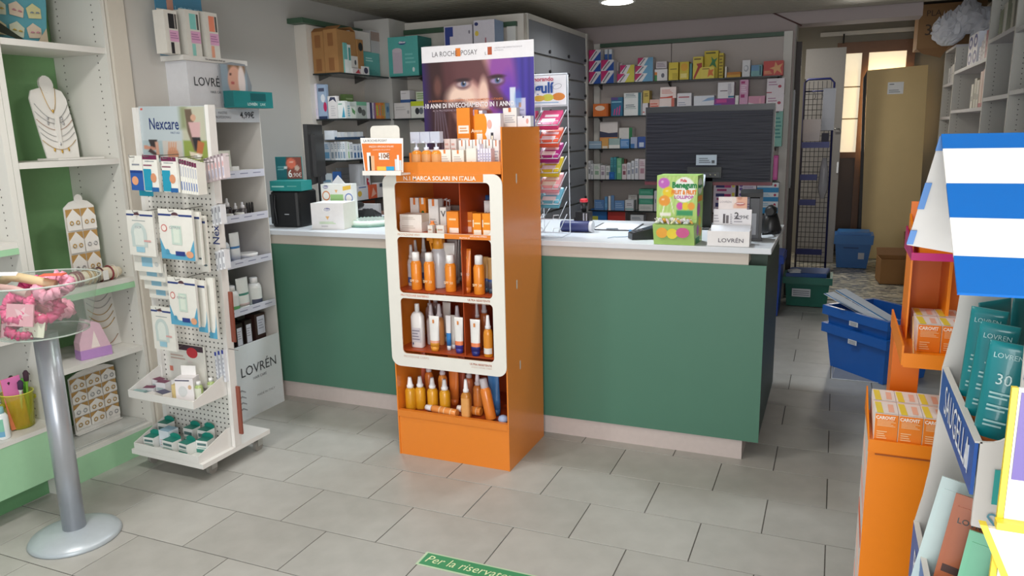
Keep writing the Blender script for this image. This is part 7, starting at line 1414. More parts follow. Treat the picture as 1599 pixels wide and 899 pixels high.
packet(.07, .085, '#e4e0cc', 'cream card showing through the bowl', .08, -.10, .86, (math.radians(-14), .15, .6), (('l', .1, .1, .3, .9, 5, '#a89c84'),)); packet(.06, .1, '#e8909c', 'salmon card standing at the back', .0, -.02, .87, (.2, .4, .3)); packet(.08, .05, '#f0b4c4', 'pink dotted card at the bowl bottom', -.02, -.13, .860, (math.radians(-5), -.2, 0), (('e', .2, .5, .05, .1, '#c8507c'), ('e', .5, .6, .05, .1, '#c8507c'), ('e', .75, .4, .05, .1, '#c8507c')))
def band(pts, r, c, desc, cat='headband', **k):
    g = G(); g.tube(pts, r, M(c, .5), 8); o = ob('headband', g, None, (-2.715, 1.845, 0)); tag(o, desc, cat, 'lying across the top of the clear bowl'); return o
band([(-.17, -.02, 1.035), (-.10, -.03, 1.06), (-.02, -.04, 1.062), (.05, -.03, 1.052), (.10, .0, 1.035)], .018, '#d3bd94', 'gold beige twisted hair band with white tag'); band([(-.17, -.07, 1.02), (-.09, -.09, 1.032), (.0, -.09, 1.03), (.06, -.08, 1.015)], .015, '#c9a6a0', 'dusty rose hair band')
g = G(); g.box(-.035, .035, -.009, .009, -.001, .001, '#f2f0ec'); q = mesh_thing('price_tag', g, (-2.75, 1.765, 1.083), 'white price tag', 'tag', 'tied to the beige hair band', rz=.35); q.rotation_euler = (.6, 0, .35)
g = G(); g.box(-.04, .04, -.02, .02, 0, .004, '#e86a50'); q = mesh_thing('hair_clip', g, (-2.60, 1.83, 1.075), 'flat coral red hair clip', 'hair clip', 'on top of the pink scrunchies', rz=.5)
# ================================================================== STRIPED AWNING DISPLAY (near right)
sd = empty('display_stand', (.36, 1.16, 0)); tag(sd, 'white cardboard display with blue and white striped awning', 'display stand', 'at the near right edge')
def S_(g): return rel(sd, g)
SW = M('#d9d5cf', .45, nz=.02); BLU = M('#0a66b8', .4, nz=.02); BLU2 = M('#2457a8', .35, nz=.02)
def arc(cx, cz, r, a0, a1, n=6): return [(cx + r * math.cos(math.radians(a0 + (a1 - a0) * k / n)), cz + r * math.sin(math.radians(a0 + (a1 - a0) * k / n))) for k in range(n + 1)]
near = [(.180, 1.172)] + arc(.187, 1.20, .028, -90, 0) + [(.212, 1.39), (.205, 1.50), (.62, 1.50), (.62, .02), (.155, .02), (.155, .905), (.20, .90)] + arc(.197, 1.03, .030, 0, 90)[0:] + [(.180, 1.062)]
g = G(); g.prism(near[::-1], 1, 1.0, 1.005, SW); ob('side_panel', S_(g), sd)
far = [(.174, 1.17), (.174, 1.10), (.170, 1.0), (.164, .95), (.156, .905), (.155, .02), (.62, .02), (.62, 1.50), (.20, 1.50), (.186, 1.25)]
g = G(); g.prism(far, 1, 1.31, 1.315, SW); ob('side_panel', S_(g), sd)
g = G(); g.box(.44, .445, 1.0052, 1.3098, .02, 1.50, SW); ob('inner_back', S_(g), sd)
for z in (1.125, .849):
    g = G(); g.box(.18, .4398, 1.0052, 1.3098, z, z + .005, SW); ob('shelf', S_(g), sd)
g = G(); g.box(.1745, .1785, 1.0, 1.315, 1.103, 1.170, BLU2); g.box(.1745, .1825, 1.0, 1.315, 1.1702, 1.1725, SW); lp = ob('upper_lip', S_(g), sd, label='blue upper lip with white lettering')
RY9 = (math.pi / 2, 0, -math.pi / 2)
txt('SAUGELLA', .062, sd, (.1735 - .36, -.02, 1.137), '#e9edf4', rot=RY9, sx=.78, bold=.0)
g = G(); g.prism([(1.03, 1.122), (1.05, 1.118), (1.052, 1.148), (1.032, 1.154)], 0, .1738, .1744, '#dfe6f0'); ob('printed_carton', S_(g), sd)
g = G(); g.box(.1545, .1585, 1.0, 1.315, .80, .900, BLU2); g.box(.1545, .1625, 1.0, 1.315, .9002, .9025, SW); ob('lower_lip', S_(g), sd, label='blue lower lip with white lettering')
txt('RILASTIL', .062, sd, (.1535 - .36, .0, .855), '#e9edf4', rot=RY9, sx=.9)
txt('RILASTIL', .066, sd, (.193 - .36, -.1625, 1.115), '#2fa39c', sx=.95, al='LEFT'); txt('SUMMER', .029, sd, (.1935 - .36, -.1625, 1.072), '#5a94a4', sx=.9, al='LEFT'); txt('LO STILE DEL SOLE', .011, sd, (.204 - .36, -.1625, 1.054), '#c0bdb8', al='LEFT'); txt('SAUGELLA', .055, sd, (.213 - .36, -.1625, 1.245), '#2a5aa8', al='LEFT')
# awning: stiff card sloping towards the camera plus white gusset
g = G(); A0 = Vector((.109, 1.0, 1.5365)); A1 = Vector((.62, 1.0, 1.5365)); B0 = Vector((.1095, .765, 1.389)); B1 = Vector((.62, .765, 1.389)); fr_ = [0, .30, .59, .82, 1.0]
st = [0, .107, .34, .55, .76, .945]
for k in range(5):
    a, b = st[k], st[k + 1]; mm = (BLU, M('#f1f1ee', .45, nz=.02))[k % 2]; P = [A0.lerp(B0, a), A1.lerp(B1, a), A1.lerp(B1, b), A0.lerp(B0, b)]; i = len(g.v); n_ = Vector((0, .12, -.2)).normalized() * .003
    g.v += [tuple(p) for p in P] + [tuple(p + n_) for p in P]
    kk = g.mi(mm)
    for f in ((3, 2, 1, 0), (4, 5, 6, 7), (0, 1, 5, 4), (1, 2, 6, 5), (2, 3, 7, 6), (3, 0, 4, 7)): g.f.append(tuple(i + q for q in f)); g.m.append(kk); g.sm.append(False)
ob('awning', S_(g), sd, label='sloping awning with blue and white stripes')
g = G(); g.prism([(.1085, 1.531), (.084, 1.407), (.135, 1.399), (.145, 1.44), (.145, 1.53)], 1, 1.0052, 1.008, M('#c6c3be', .5)); 
for a, b in ((.0, .13), (.42, .66), (.86, .99)):
    p = Vector((.109, 0, 1.534)).lerp(Vector((.084, 0, 1.407)), a); q = Vector((.109, 0, 1.534)).lerp(Vector((.084, 0, 1.407)), b)
    g.prism([(p.x - .001, p.z), (q.x - .001, q.z), (q.x + .006, q.z), (p.x + .006, p.z)], 1, 1.0015, 1.005, M('#3f78b8', .45))
ob('gusset', S_(g), sd, label='white gusset with blue edge tabs'); g = G(); g.box(.20, .62, 1.0052, 1.3098, 1.502, 1.506, SW); ob('top_panel', S_(g), sd)
TB = '#127f84'
for k, (x, y, h, w, rz, tl, num) in enumerate(((.1985, 1.055, .155, .047, -.25, 5, '30'), (.197, 1.125, .162, .047, -.25, 5, '50'), (.200, 1.20, .165, .046, -.3, 4, '15'))):
    q = tube(w, h, TB, '#0f6f74', (x, y, 1.1306), bands=((.02, .09, '#d9783a'),), rot=(math.radians(2), math.radians(tl), rz), th=.013)
    hc = h * .13
    for s, sz, v, c in (('LOVREN', .0095, .88, '#b9dcdc'), (num, .020, .66, '#cfe6e4')): txt(s, sz, q, (.0, -.0015 - .0115 * max(0, 1 - v) ** .7 - .002, hc + v * (h - hc)), c, sx=.9)
    g = G()
    for j, v in enumerate((.52, .48, .40, .36, .25, .21)): yy = -.0015 - .0115 * (1 - v) ** .7 - .0015; g.poly([(-.012, yy, hc + v * (h - hc)), (.012 - .004 * (j % 2), yy, hc + v * (h - hc)), (.012 - .004 * (j % 2), yy, hc + v * (h - hc) + .0025), (-.012, yy, hc + v * (h - hc) + .0025)], '#a9d2d0')
    ob('printed_words', g, q, kind='stuff'); tag(q, 'teal sun cream tube marked %s, %s' % (num, {'30': 'the nearest', '50': 'the middle one', '15': 'the farthest'}[num]), 'tube', 'in striped awning display')
for k, (x, y, rz, de) in enumerate(((.236, 1.24, .5, 'dark teal tube leaning at the back'), (.262, 1.27, .3, 'dark teal tube with white word at the back'), (.258, 1.09, -.7, 'teal tube turned edge on at the right'), (.285, 1.16, -.6, 'teal tube half hidden by the white side panel'))):
    q = tube(.05, .17, '#14757c', '#0f6266', (x, y, 1.1306), bands=((.02, .08, '#c9703a'),), rot=(0, math.radians((-6, 4, 3, 5)[k]), rz), th=.012); tag(q, de, 'tube', 'in the striped awning display')
for k, (x, y, z0, w, h, ang, c, s, de) in enumerate(((.190, 1.19, .862, .07, .17, 20, '#c3d6d4', '', 'pale aqua sachet at the back left'), (.205, 1.14, .862, .065, .17, 16, '#b0623c', 'OVREN', 'copper brown sachet at the left'), (.242, 1.20, .862, .07, .19, 14, '#b9cfd0', 'OVREN', 'pale aqua sachet at the back'), (.262, 1.15, .862, .055, .165, 12, '#8a4a34', '', 'dark brown sachet at the back'), (.222, 1.085, .862, .065, .145, 14, '#7fcaa4', '', 'mint green sachet in the middle'), (.238, 1.045, .862, .06, .13, 22, '#ad6a44', 'OVREN', 'copper brown sachet in front'), (.280, 1.10, .862, .055, .15, 10, '#68b592', 'OVREN', 'mint green sachet at the right'), (.262, 1.02, .862, .06, .085, 8, '#1fa0b8', '', 'bright turquoise sachet at the very front'))):
    g = G(); g.prism([(-w / 2, 0), (w / 2, 0), (w / 2, h), (-w / 2, h)], 1, -.0015, .0015, M(c, .3, coat=.5)); g.prism([(-w / 2 * .8, h * .08), (w / 2 * .8, h * .08), (w / 2 * .8, h * .9), (-w / 2 * .8, h * .9)], 1, -.003, .003, M(c, .3, coat=.5)); 
    if 'brown' in de and k < 3: g.poly([(-w * .4, -.0032, h * .3), (w * .4, -.0032, h * .3), (w * .4, -.0032, h * .37), (-w * .4, -.0032, h * .37)], '#4a2c24')
    o = ob('sachet', g, None, (x - .012, y, z0 + (w / 2) * math.sin(math.radians(ang * .45)) - .006), rot=(math.radians(-5), math.radians(ang * .45), -.25))
    if s: txt('LOVREN', .012, o, (0, -.004, h * .78), '#3f5a5c')
    tag(o, de, 'sachet', 'in lower tray of the awning display')
# white display with yellow edges in front of it
yd = empty('display_stand', (.26, .82, 0)); tag(yd, 'white display stand with yellow edges', 'display stand', 'in the bottom right corner of the photo')
YE = M('#f0d43c', .4, nz=0); WH2 = M('#efeeea', .4, nz=.01)
def Y_(g): return rel(yd, g)
g = G(); g.prism([(.158, 1.160), (.182, 1.108), (.235, .98), (.235, .02), (.42, .02), (.42, 1.160)], 1, .800, .806, WH2); ob('front_board', Y_(g), yd)
g = G(); g.prism([(.151, 1.163), (.1575, 1.163), (.182, 1.108), (.235, .98), (.235, .02), (.229, .02), (.229, .978), (.176, 1.106)], 1, .798, .808, YE); ob('edge_strip', Y_(g), yd, label='yellow edge strip')
g = G(); g.box(.165, .42, .798, .81, 1.1605, 1.168, YE); ob('top_edge', Y_(g), yd, label='yellow top edge'); g = G(); g.box(.1725, .42, .8102, .814, 1.02, 1.302, WH2); ob('back_card', Y_(g), yd); g = G(); g.box(.1668, .172, .8102, .816, 1.1, 1.302, YE); ob('edge_strip', Y_(g), yd, label='yellow edge strip'); g = G(); g.box(.1745, .30, .8085, .8098, 1.21, 1.298, M('#6a5a9c', .4)); ob('printed_panel', Y_(g), yd, label='violet printed panel')
# ================================================================== ORANGE VITAMIN DISPLAY
OR2 = M('#f58805', .35, nz=.02); OR3 = M('#e0720c', .4, nz=.02)
vd = empty('display_stand', (.18, 1.86, 0)); tag(vd, 'narrow bright orange display with stepped trays', 'display stand', 'in front of the striped awning display')
def D_(g): return rel(vd, g)
g = G(); g.box(.104, .262, 1.75, 1.95, .0, .862, OR2, side=M('#dcd6d4', .4)); ob('body', D_(g), vd)
g = G()
for k in range(9): z = .08 + k * .085; g.prism([(1.765, z), (1.93, z + .02), (1.93, z + .05), (1.765, z + .03)], 0, .1032, .1038, ('#d9602c', '#e9b0a4', '#f0c8b8')[k % 3])
ob('printed_side', D_(g), vd, kind='stuff')
g = G(); g.box(.103, .262, 1.744, 1.7495, .838, .866, OR2); g.prism([(1.75, .8622), (1.96, .8622), (1.96, .92), (1.75, .868)], 0, .102, .105, OR2); g.prism([(1.75, .8622), (1.96, .8622), (1.96, .92), (1.75, .868)], 0, .259, .262, OR2); ob('lower_tray', D_(g), vd)
g = G(); g.box(.118, .25, 1.7485, 1.7495, .830, .8335, M('#a8560c', .5)); ob('groove', D_(g), vd)
g = G(); g.box(.155, .215, 1.985, 2.08, .0, 1.04, OR3); ob('neck', D_(g), vd); g = G(); g.box(.17, .215, 1.9835, 1.9848, 1.0, 1.008, M('#f3c9a0', .5)); ob('neck_highlight', D_(g), vd)
g = G(); g.box(.158, .30, 1.755, 2.10, 1.041, 1.045, OR2); g.box(.158, .30, 1.75, 1.7548, 1.037, 1.068, OR2); g.box(.154, .158, 1.75, 2.10, 1.041, 1.085, OR2); ob('upper_tray', D_(g), vd)
g = G(); g.tube([(.178, 1.765, 1.048), (.181, 1.80, 1.055), (.184, 1.86, 1.075), (.186, 1.92, 1.11)], .0015, M('#f8c98a', .3), 5); ob('clear_divider', D_(g), vd)
g = G(); g.box(.178, .33, 2.095, 2.10, 1.0455, 1.36, OR3); g.prism([(1.96, 1.0455), (2.095, 1.0455), (2.095, 1.33), (1.97, 1.29)], 0, .176, .180, OR2); g.box(.255, .262, 1.96, 2.094, 1.0455, 1.30, OR2); ob('rear_column', D_(g), vd)
g = G(); g.box(.17, .33, 1.90, 1.905, 1.245, 1.262, M('#c81e78', .35)); g.box(.17, .33, 1.905, 2.094, 1.245, 1.2485, M('#c81e78', .35)); g.prism([(1.905, 1.2486), (2.094, 1.2486), (2.094, 1.30), (1.905, 1.262)], 0, .17, .174, M('#b01a6c', .4)); ob('top_tray', D_(g), vd, label='magenta top tray'); g = G(); g.box(.19, .30, 1.95, 2.05, 1.2488, 1.283, OR2); q = ob('display_block', D_(g), vd)
CV = ((0, 0, .02, 1, '#f6d9b8'), ('l', .12, .55, .9, .80, 5, '#f9c990'), ('l', .12, .08, .55, .4, 4, '#f9c990'))
def vbox(x, y, z, desc, place, rz=0):
    w, d, h = .0465, .085, .062; o = carton(w, d, h, '#f08416', (x, y, z), rz, CV, top='#f3efec', side='#f2ece8')
    g = G(); g.poly([(-w * .40, -d * .42, h + .0006), (-w * .12, -d * .42, h + .0006), (-w * .18, d * .42, h + .0006), (-w * .46, d * .42, h + .0006)], '#f0dc4c'); g.poly([(w * .1, -d * .3, h + .0006), (w * .34, -d * .3, h + .0006), (w * .34, d * .3, h + .0006), (w * .1, d * .3, h + .0006)], '#f6c0a8')
    ob('top_print', g, o); txt('CAROVIT', .0105, o, (-.002, -d / 2 - .0025, h * .88), '#fdf0dc', bold=.04, sx=.85); tag(o, desc, 'box', place, group='vitamin cartons'); return o
PV = 'in the lower orange tray'
for j, y in enumerate((1.797, 1.8835)):
    for k in range(3): o = vbox(.136 + k * .0475, y, .8625, 'orange and white vitamin carton', PV + (', front row' if j == 0 else ', rear row'))
for j, y in enumerate((1.90, 1.987)):
    for k in range(2): vbox(.2145 - .0 + k * .0475 + .0, y, 1.0455, 'orange and white vitamin carton', 'in the upper orange tray' + (', front row' if j == 0 else ', rear row'))
# ================================================================== BLUE CRATES ON THE FLOOR
CB = M('#1d62b8', .35, nz=.03, coat=.1); CB2 = M('#1a55a6', .4)
def crate(name, L, Wd, Hh, m, m2, taper=.03, t=.004, rim=.055, rw=.018):
    g = G(); a, b = L / 2 - taper - rw, Wd / 2 - taper - rw; A, B_ = L / 2 - rw, Wd / 2 - rw; zr_ = Hh - rim
    def ring(x, y, z): return [(-x, -y, z), (x, -y, z), (x, y, z), (-x, y, z)]
    i = len(g.v); g.v += ring(a, b, 0) + ring(A, B_, Hh) + ring(A - t, B_ - t, Hh) + ring(a - t, b - t, t) + ring(A - .002, B_ - .002, zr_) + ring(L / 2, Wd / 2, zr_ - .004) + ring(L / 2, Wd / 2, Hh)
    k = g.mi(m); k2 = g.mi(m2)
    def q(r0, r1, kk, fl=False):
        for j in range(4): f = (i + r0 * 4 + j, i + r0 * 4 + (j + 1) % 4, i + r1 * 4 + (j + 1) % 4, i + r1 * 4 + j); g.f.append(f[::-1] if fl else f); g.m.append(kk); g.sm.append(False)
    q(0, 1, k); q(3, 2, k2, True); q(5, 6, k); q(4, 5, k2); q(6, 2, k)
    g.f.append((i + 3, i + 2, i + 1, i)); g.m.append(k); g.sm.append(False); g.f.append((i + 12, i + 13, i + 14, i + 15)); g.m.append(k2); g.sm.append(False); return g
ca = math.radians(-46); cx, cy = .312, 5.13
def lab(g, x0, x1, z0, z1, y): g.poly([(x0, y, z0), (x1, y, z0), (x1, y, z1), (x0, y, z1)], '#d9dce0'); [g.poly([(x0 + .01, y - .0006, z0 + (z1 - z0) * v), (x1 - .01, y - .0006, z0 + (z1 - z0) * v), (x1 - .01, y - .0006, z0 + (z1 - z0) * (v + .12)), (x0 + .01, y - .0006, z0 + (z1 - z0) * (v + .12))], '#8a8e96') for v in (.15, .4, .65)]
for k, (z, de) in enumerate(((.002, 'lower blue plastic crate of the stack'), (.118, 'upper open blue plastic crate of the stack'))):
    o = ob('crate', crate('crate', .52, .43, .29, CB, CB2), None, (cx, cy, z), ca); tag(o, de, 'crate', 'on the floor right of the counter')
    g = G(); lab(g, -.03, .04, .205, .235, -.2165); ob('label', g, o)
g = G(); g.prism([(.0, 0), (.30, 0), (.02, .27)], 2, .0, .004, M('#c9cdd4', .15, tr=.45)); g.tube([(0, 0, .005), (.30, 0, .005)], .002, M('#d9dce2', .3)); g.tube([(0, 0, .005), (0, .28, .005)], .002, M('#d9dce2', .3)); mesh_thing('plastic_sheet', g, (.057, 4.885, .0), 'clear plastic sheet with pale edge', 'sheet', 'on the floor under the blue crates')
for k, (pa, pb, zb_, de, c) in enumerate((((1294, 457), (1386, 509), .34, 'long white envelope with blue border', '#dfe6f0'), ((1312, 452), (1398, 503), .35, 'white and blue folder', '#d9dfe8'), ((1300, 464), (1372, 503), .325, 'thin blue bordered card', '#c4d4e6'))):
    A_ = Vector(ZP(pa[0], pa[1], .475 + .006 * k)); B__ = Vector(ZP(pb[0], pb[1], zb_)); L = (B__ - A_).length
    g = G(); g.box(-L / 2, L / 2, -.05, .05, -.002, .002, M(c, .4)); g.poly([(-L / 2, -.05, .0025), (L / 2, -.05, .0025), (L / 2, -.035, .0025), (-L / 2, -.035, .0025)], '#3f88c0')
    o = ob('envelope', g, None, (A_ + B__) / 2); o.rotation_euler = (B__ - A_).to_track_quat('X', 'Z').to_euler(); tag(o, de, 'envelope', 'sticking out of the upper blue crate')
g = G(); g.loft([(0, .03, .03), (.05, .025, .025), (.12, .008, .008), (.14, .006, .006)], M('#cfd6e0', .2, tr=.3), 10); mesh_thing('clear_bottle', g, (cx + .03, cy + .10, .123), 'clear plastic bottle', 'bottle', 'inside the upper blue crate')
# far crates
GN = M('#1b6b5a', .4, nz=.03)
o = ob('crate', crate('crate', .40, .34, .26, GN, M('#14564a', .5), taper=.02), None, (-.165, 7.0, .0065)); tag(o, 'dark green plastic crate', 'crate', 'on the floor in the back doorway'); g = G(); lab(g, -.12, .03, .09, .16, -.1685); ob('label', g, o)
o = empty('blue_cover', (-.165, 7.0, .267)); g = G(); g.loft([(0, .195, .165), (.03, .195, .165), (.035, .18, .15)], M('#1c4f96', .3, tr=.15), 4, smooth=False); g.xf(Matrix.Rotation(math.pi / 4, 4, 'Z')); g.v = [(x * 1.28, y * 1.2, z) for x, y, z in g.v]; ob('lid', g, o); tag(o, 'dark blue translucent lid', 'lid', 'on the dark green crate')
for k in range(2): g = G(); g.box(-.045, .045, -.03, .03, 0, .012, '#cfd4d8'); mesh_thing('paper_bundle', g, (-.275, 6.86 + k * .0, .3025 + k * .0125), ('lower', 'upper')[k] + ' small white paper bundle', 'paper', 'on the dark blue lid', rz=.3 + k * .4)
o = ob('crate', crate('crate', .42, .40, .50, M('#173f9c', .4), M('#12327c', .5), taper=.015), None, (-.55, 6.60, .0065)); tag(o, 'tall dark blue crate', 'crate', 'behind the right end of the counter'); g = G(); g.prism([(-.2, 0), (.2, 0), (.2, .01), (-.2, .05)], 1, -.19, .19, M('#173f9c', .4)); ob('lid', g, o, (0, 0, .5005))
o = empty('cool_box', (.222, 9.08, .0065)); g = G(); g.prism([(-.15, 0), (.15, 0), (.185, .26), (-.175, .26)], 1, -.16, .16, M('#2468b0', .4, nz=.03)); ob('body', g, o); g = G(); g.prism([(-.19, .2605), (.20, .2605), (.205, .36), (-.185, .36)], 1, -.17, .17, M('#2a72bc', .35, nz=.03)); g.prism([(-.165, .3605), (.18, .3605), (.165, .39), (-.15, .39)], 1, -.15, .15, M('#2f7ac4', .35)); ob('lid', g, o); g = G(); g.box(-.09, .06, -.165, -.161, .215, .228, '#1a4a84'); ob('handle', g, o); g = G(); g.box(.06, .12, -.162, -.1605, .10, .17, '#b9c0cc'); ob('label', g, o); tag(o, 'blue lidded plastic box', 'box', 'in front of the tall cardboard panel')
for x, y, w, d, h, rz, de, hl in ((.62, 8.25, .34, .30, .24, .1, 'open brown cardboard box at the left', 0), (.83, 8.62, .26, .3, .36, 0, 'brown cardboard box with punched holes behind', 1), (.80, 7.62, .28, .36, .26, -.1, 'open brown cardboard box nearest the counter', 0)):
    o = shipping(x - w / 2, x + w / 2, y - d / 2, y + d / 2, .0, h, de, 'on the back room floor', tuple(('p', [(.2 + .2 * k, .72), (.3 + .2 * k, .72), (.25 + .2 * k, .62)], '#3a2c24') for k in range(3)) if hl else (), flaps=False); o.rotation_euler.z = rz; o.location.z = .0065
    g = G(); g.prism([(d / 2 - .004, h), (d / 2, h), (d / 2 + .05, h + .07), (d / 2 + .046, h + .07)], 0, -w / 2, w / 2, M('#8f6a48', .8)); ob('flap', g, o)
# leaning golden panel
o = empty('tall_cardboard', (.60, 9.62, .0065), rot=(math.radians(-2), 0, 0)); GP = M('#d3bb88', .55, nz=.05, sc=6); g = G(); g.prism([(-.27, 0), (.315, 0), (.27, 2.16), (-.335, 2.13)], 1, 0, .02, GP); ob('panel', g, o); g = G(); g.prism([(-.30, 0), (-.271, 0), (-.336, 2.13), (-.37, 2.05)], 1, .006, .02, '#15130f'); ob('dark_edge', g, o); g = G(); g.box(-.08, .08, -.003, -.0005, 1.86, 1.99, '#e3e6ea'); prints(g, .16, -.003, 1.86, .13, (('l', .1, .1, .8, .4, 2, '#8a929c'), ('l', .1, .75, .4, .9, 1, '#6a727c'))); ob('shipping_label', g, o, (-.035, 0, 0)); tag(o, 'tall golden brown cardboard panel with white label', 'panel', 'leaning before the back room door')
# wire rack
o = empty('wire_rack', (-.19, 8.6, .0065)); NB = M('#18205c', .35, metal=.2); gm = M('#20222e', .4, metal=.4)
g = G(); g.tube([(-.15, 0, 0), (-.15, 0, 1.97), (-.12, 0, 2.0), (.09, 0, 2.0), (.13, 0, 1.96), (.15, 0, 0)], .011, NB, 8); g.tube([(-.15, 0, 1.88), (.13, 0, 1.88)], .007, NB); ob('frame', g, o)
g = G()
for k in range(1, 7): g.tube([(-.15 + k * .042, 0, .03), (-.15 + k * .042, 0, 1.98)], .0025, gm, 4)
for k in range(36): g.tube([(-.15, .004, .05 + k * .053), (.14, .004, .05 + k * .053)], .0025, gm, 4)
ob('wire_grid', g, o, kind='stuff')
for z, w in ((.20, .26), (.72, .17), (.98, .17), (1.31, .27)): g = G(); g.box(-.15, -.15 + w, -.13, -.012, z, z + .01, NB); g.box(-.15, -.15 + w, -.13, -.125, z + .01, z + .06, NB); ob('tray', g, o, label='dark blue tray')
for x, z in ((-.05, 1.86), (.02, 1.86)): g = G(); g.tube([(x, 0, z + .02), (x, -.03, z), (x + .01, -.03, z - .04), (x - .005, -.03, z - .06)], .003, '#15151c'); ob('hook', g, o)
g = G(); g.box(-.15, -.146, -.14, -.01, 0, 2.0, M('#2a1d1b', .5)); ob('side_upright', g, o); tag(o, 'dark blue wire grid rack with trays', 'rack', 'in front of the white door leaf')
g = G(); g.box(-.06, .06, -.02, .0, 0, .42, M('#9fa4b0', .2, tr=.5)); mesh_thing('clear_bag', g, (-.10, 8.575, 1.49), 'long clear plastic bag', 'bag', 'hanging at the top of the wire rack'); g = G(); g.loft([(0, .02, .01), (.1, .05, .02), (.3, .04, .02), (.42, .02, .01)], M('#b9bcc6', .25, tr=.25), 8); mesh_thing('clear_bag', g, (-.11, 8.565, .79), 'crumpled clear plastic bag', 'bag', 'hanging in the middle of the wire rack')
g = G(); g.prism([(-.08, 0), (.08, 0), (.09, .22), (-.09, .22)], 1, -.05, .05, M('#a89c98', .2, tr=.4)); g.prism([(-.075, .01), (.075, .01), (.08, .08), (-.08, .08)], 1, -.045, .045, '#3a5a94'); mesh_thing('plastic_container', g, (-.25, 8.515, 1.3845), 'clear plastic container with blue contents', 'container', 'in the upper left of the wire rack')
for x, z, w, h, c, de in ((-.21, 1.3235, .10, .05, '#d3d3d4', 'white open tray of papers'), (-.115, 1.3235, .07, .14, '#1e1d38', 'dark box beside the white papers'), (-.28, .9985, .06, .035, '#8c8580', 'small brown box'), (-.26, .7385, .08, .05, '#b0aaa8', 'small greyish box'), (-.24, .2185, .14, .04, '#9aa0a6', 'flat bag of white goods')): g = G(); g.box(-w / 2, w / 2, -.04, .04, 0, h, c); mesh_thing('box', g, (x - .0, 8.535 - (.0 if 'dark box' not in de else -.0), z), de, 'box', 'on the wire rack')
g = G(); g.box(0, .012, 0, .09, 0, .85, M('#8f9094', .3)); g.box(.0121, .014, .008, .082, .02, .83, '#b4b8ba'); mesh_thing('notice', g, (-.3745, 7.203, 1.0), 'tall narrow framed notice seen edge on', 'notice', 'on the jamb of the back doorway')
# ================================================================== GOODS IN THE RIGHT BOOKCASE
def rx(y0, y1, z, h, base, desc, place, spec=(), d=.12, xf=1.03):
    o = carton(abs(y1 - y0) - .003, d, h, base, (xf + d / 2, (y0 + y1) / 2, z + .0006), -R90, spec); tag(o, desc, 'box', place); return o
PK = 'on the top shelf of the right bookcase'
for k, (y, h, c) in enumerate(((6.90, .22, '#c9a0a4'), (6.99, .24, '#dcd2d6'), (7.08, .22, '#b86a74'), (7.17, .20, '#e3dfe3'), (7.26, .16, '#c4b8c0'), (7.36, .12, '#dedbe2'))): rx(y, y + .085, 2.02, h, c, ('rose', 'pale', 'dull red', 'white', 'greyish lilac', 'white grey')[k] + ' upright carton', PK, (('l', .2, .2, .8, .8, 3, dark(c)),))
for k in range(4): o = rx(7.56 + (k % 2) * .26, 7.80 + (k % 2) * .26, 2.02 + (k // 2) * .131, .13, '#e6e4ea', 'white pack with blue ring', 'on top shelf of right bookcase', (('e', .5, .5, .42, .42, '#2f2f84'), ('e', .5, .5, .2, .2, '#dcdce6')), d=.14)
PQ = 'on the middle shelf of the right bookcase'
for k, (y, h, c, de) in enumerate(((7.0, .29, '#e3b4a4', 'salmon and white carton'), (7.13, .28, '#e9c6b4', 'peach carton with white foot'), (7.27, .22, '#d6cfc0', 'cream carton'), (7.4, .24, '#c9c3b0', 'beige carton'), (7.55, .20, '#dfdacc', 'pale yellow carton'), (6.90, .31, '#2f5f9c', 'narrow blue carton'))): rx(y, y + (.12 if k < 5 else .07), 1.655, h, c, de, PQ, ((.05, .0, .95, .12, '#cf5a64') if k < 2 else (.2, .3, .8, .5, dark(c)),))
for k, (y, h, c, de) in enumerate(((5.92, .22, '#8f8a62', 'olive yellow carton'), (6.04, .24, '#5c5a4c', 'dark olive carton'), (6.16, .20, '#c9c6b8', 'pale grey carton'), (6.28, .22, '#6f7a62', 'grey green carton'), (6.42, .21, '#e0ded6', 'white spine carton'), (6.55, .18, '#7c8a6a', 'moss green carton'))): rx(y, y + .11, 2.14, h, c, de, 'on the top shelf nearest the camera', ((.1, .1, .3, .9, dark(c, 1.3) if k != 4 else '#9a9a90'),))
PF = 'on upper shelf at the far end of bookcase'
for k, (y, h, c, de) in enumerate(((8.68, .24, '#8fbf3c', 'bright green carton'), (8.80, .22, '#a4c85c', 'yellow green carton'), (8.92, .18, '#dcdcdc', 'white upright carton'), (9.04, .17, '#cfd0d4', 'pale grey upright carton'), (9.2, .16, '#dfe0e2', 'off white carton'))): rx(y, y + .11, 1.93, h, c, de, PF, ((0, .5, 1, .53, dark(c)),))
o = empty('cordless_drill', (1.10, 9.1, 1.6005), R90); TLM = M('#1b7f8c', .4); g = G(); g.prism([(-.05, .12), (.05, .12), (.08, .14), (.08, .17), (.03, .18), (-.06, .18)], 1, -.025, .025, TLM); ob('motor_housing', g, o); g = G(); g.prism([(-.03, .0), (.03, 0), (.02, .12), (-.02, .12)], 1, -.018, .018, '#1a1c20'); g.box(-.04, .05, -.03, .03, 0, .03, '#15161a'); ob('handle', g, o); tag(o, 'teal and black cordless drill', 'drill', 'at the far end of the right bookcase')
g = G(); g.box(-.12, .12, -.08, .08, 0, .045, M('#a0683c', .6)); g.box(-.10, .02, -.07, .07, .0455, .10, M('#b9b4b4', .5)); mesh_thing('tray_box', g, (1.12, 8.83, 1.6005), 'brown tray with grey boxes', 'tray', 'beside the cordless drill', rz=R90)
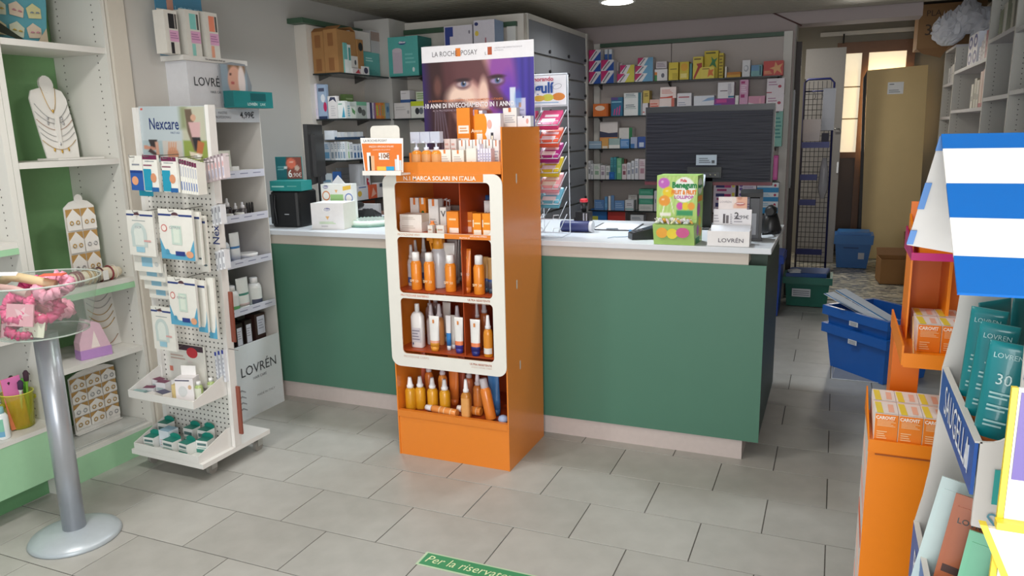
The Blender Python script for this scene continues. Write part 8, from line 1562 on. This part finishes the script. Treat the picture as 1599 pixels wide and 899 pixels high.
for y, z, h, de in ((9.0, 1.30, .13, 'white box with grey stripe'), (8.75, 1.30, .10, 'low white box'), (8.95, .95, .14, 'small white box'), (8.72, .95, .20, 'black and white box')): rx(y, y + .14, z, h, '#c9c9cc', de, 'on a lower shelf at the far end of bookcase', ((.1, .1, .5, .9, '#4a4c52') if 'black' in de or 'grey' in de else (.1, .4, .9, .5, '#a0a4aa'),))
# big box and white bags on top
o = shipping(1.01 - .42, 1.22 - .30, 7.45, 7.80, 2.331, .0, '', '') if False else None
o = empty('cardboard_box', (.86, 7.62, 2.13)) if False else None
o = empty('cardboard_box', (.98, 9.15, 2.2755)); g = G(); g.box(-.30, .28, -.25, .20, 0, .42, M('#94714c', .8, nz=.08, sc=10))
ob('body', g, o); g = G(); g.prism([(-.3, .0), (-.02, .0), (-.08, -.10), (-.25, -.05)], 1, -.262, -.256, M('#8a6644', .8)); ob('flap', g, o); txt('32', .15, o, (-.17, -.2525, .17), '#4a3828'); txt('PLA', .08, o, (-.17, -.2525, .33), '#4a3828'); tag(o, 'brown cardboard box printed 32', 'box', 'on top of the right bookcase')
o = empty('plastic_bag', (1.10, 8.80, 2.2755))
rnd = random.Random(3); PBG = M('#e6e8f0', .35, tr=.08, nz=.06)
for k in range(4):
    g = G(); n = 26; rings = []
    for j in range(13): t = j / 12; rr_ = (.05 + .11 * math.sin(math.pi * min(1, t * 1.05)) ** .7); rings.append((t * .15, rr_, rr_))
    g.loft(rings, PBG, n, smooth=False)
    for j in range(len(g.v)): v = Vector(g.v[j]); s = 1 + rnd.uniform(-.13, .13); g.v[j] = (v.x * s * .9 + (k * .16 - .16), v.y * s * .45, max(.004, v.z * (2.0 + rnd.uniform(-.3, .3)) + .004 + (k % 2) * .10))
    ob('bag_bulge', g, o)
tag(o, 'crumpled white plastic bag', 'bag', 'on top of the right bookcase beside the brown box')
# ================================================================== FLOOR STICKER
o = empty('floor_sticker', (-1.02, 2.205, .0004), math.radians(0)); g = G(); g.box(-.318, .36, -.045, .045, 0, .0008, M('#b9cfae', .45)); ob('border', g, o); g = G(); g.box(-.308, .36, -.037, .037, .0009, .0014, M('#3a8f5e', .45)); ob('printed_field', g, o)
txt('Per la riservatezza, rispetta la distanza', .062, o, (-.297, 0, .0022), '#dce8b8', rot=(0, 0, 0), sx=.86, al='LEFT', shear=.2); tag(o, 'green floor strip asking in Italian for privacy', 'sticker', 'at the bottom of the photo')
settle()
finish_labels()
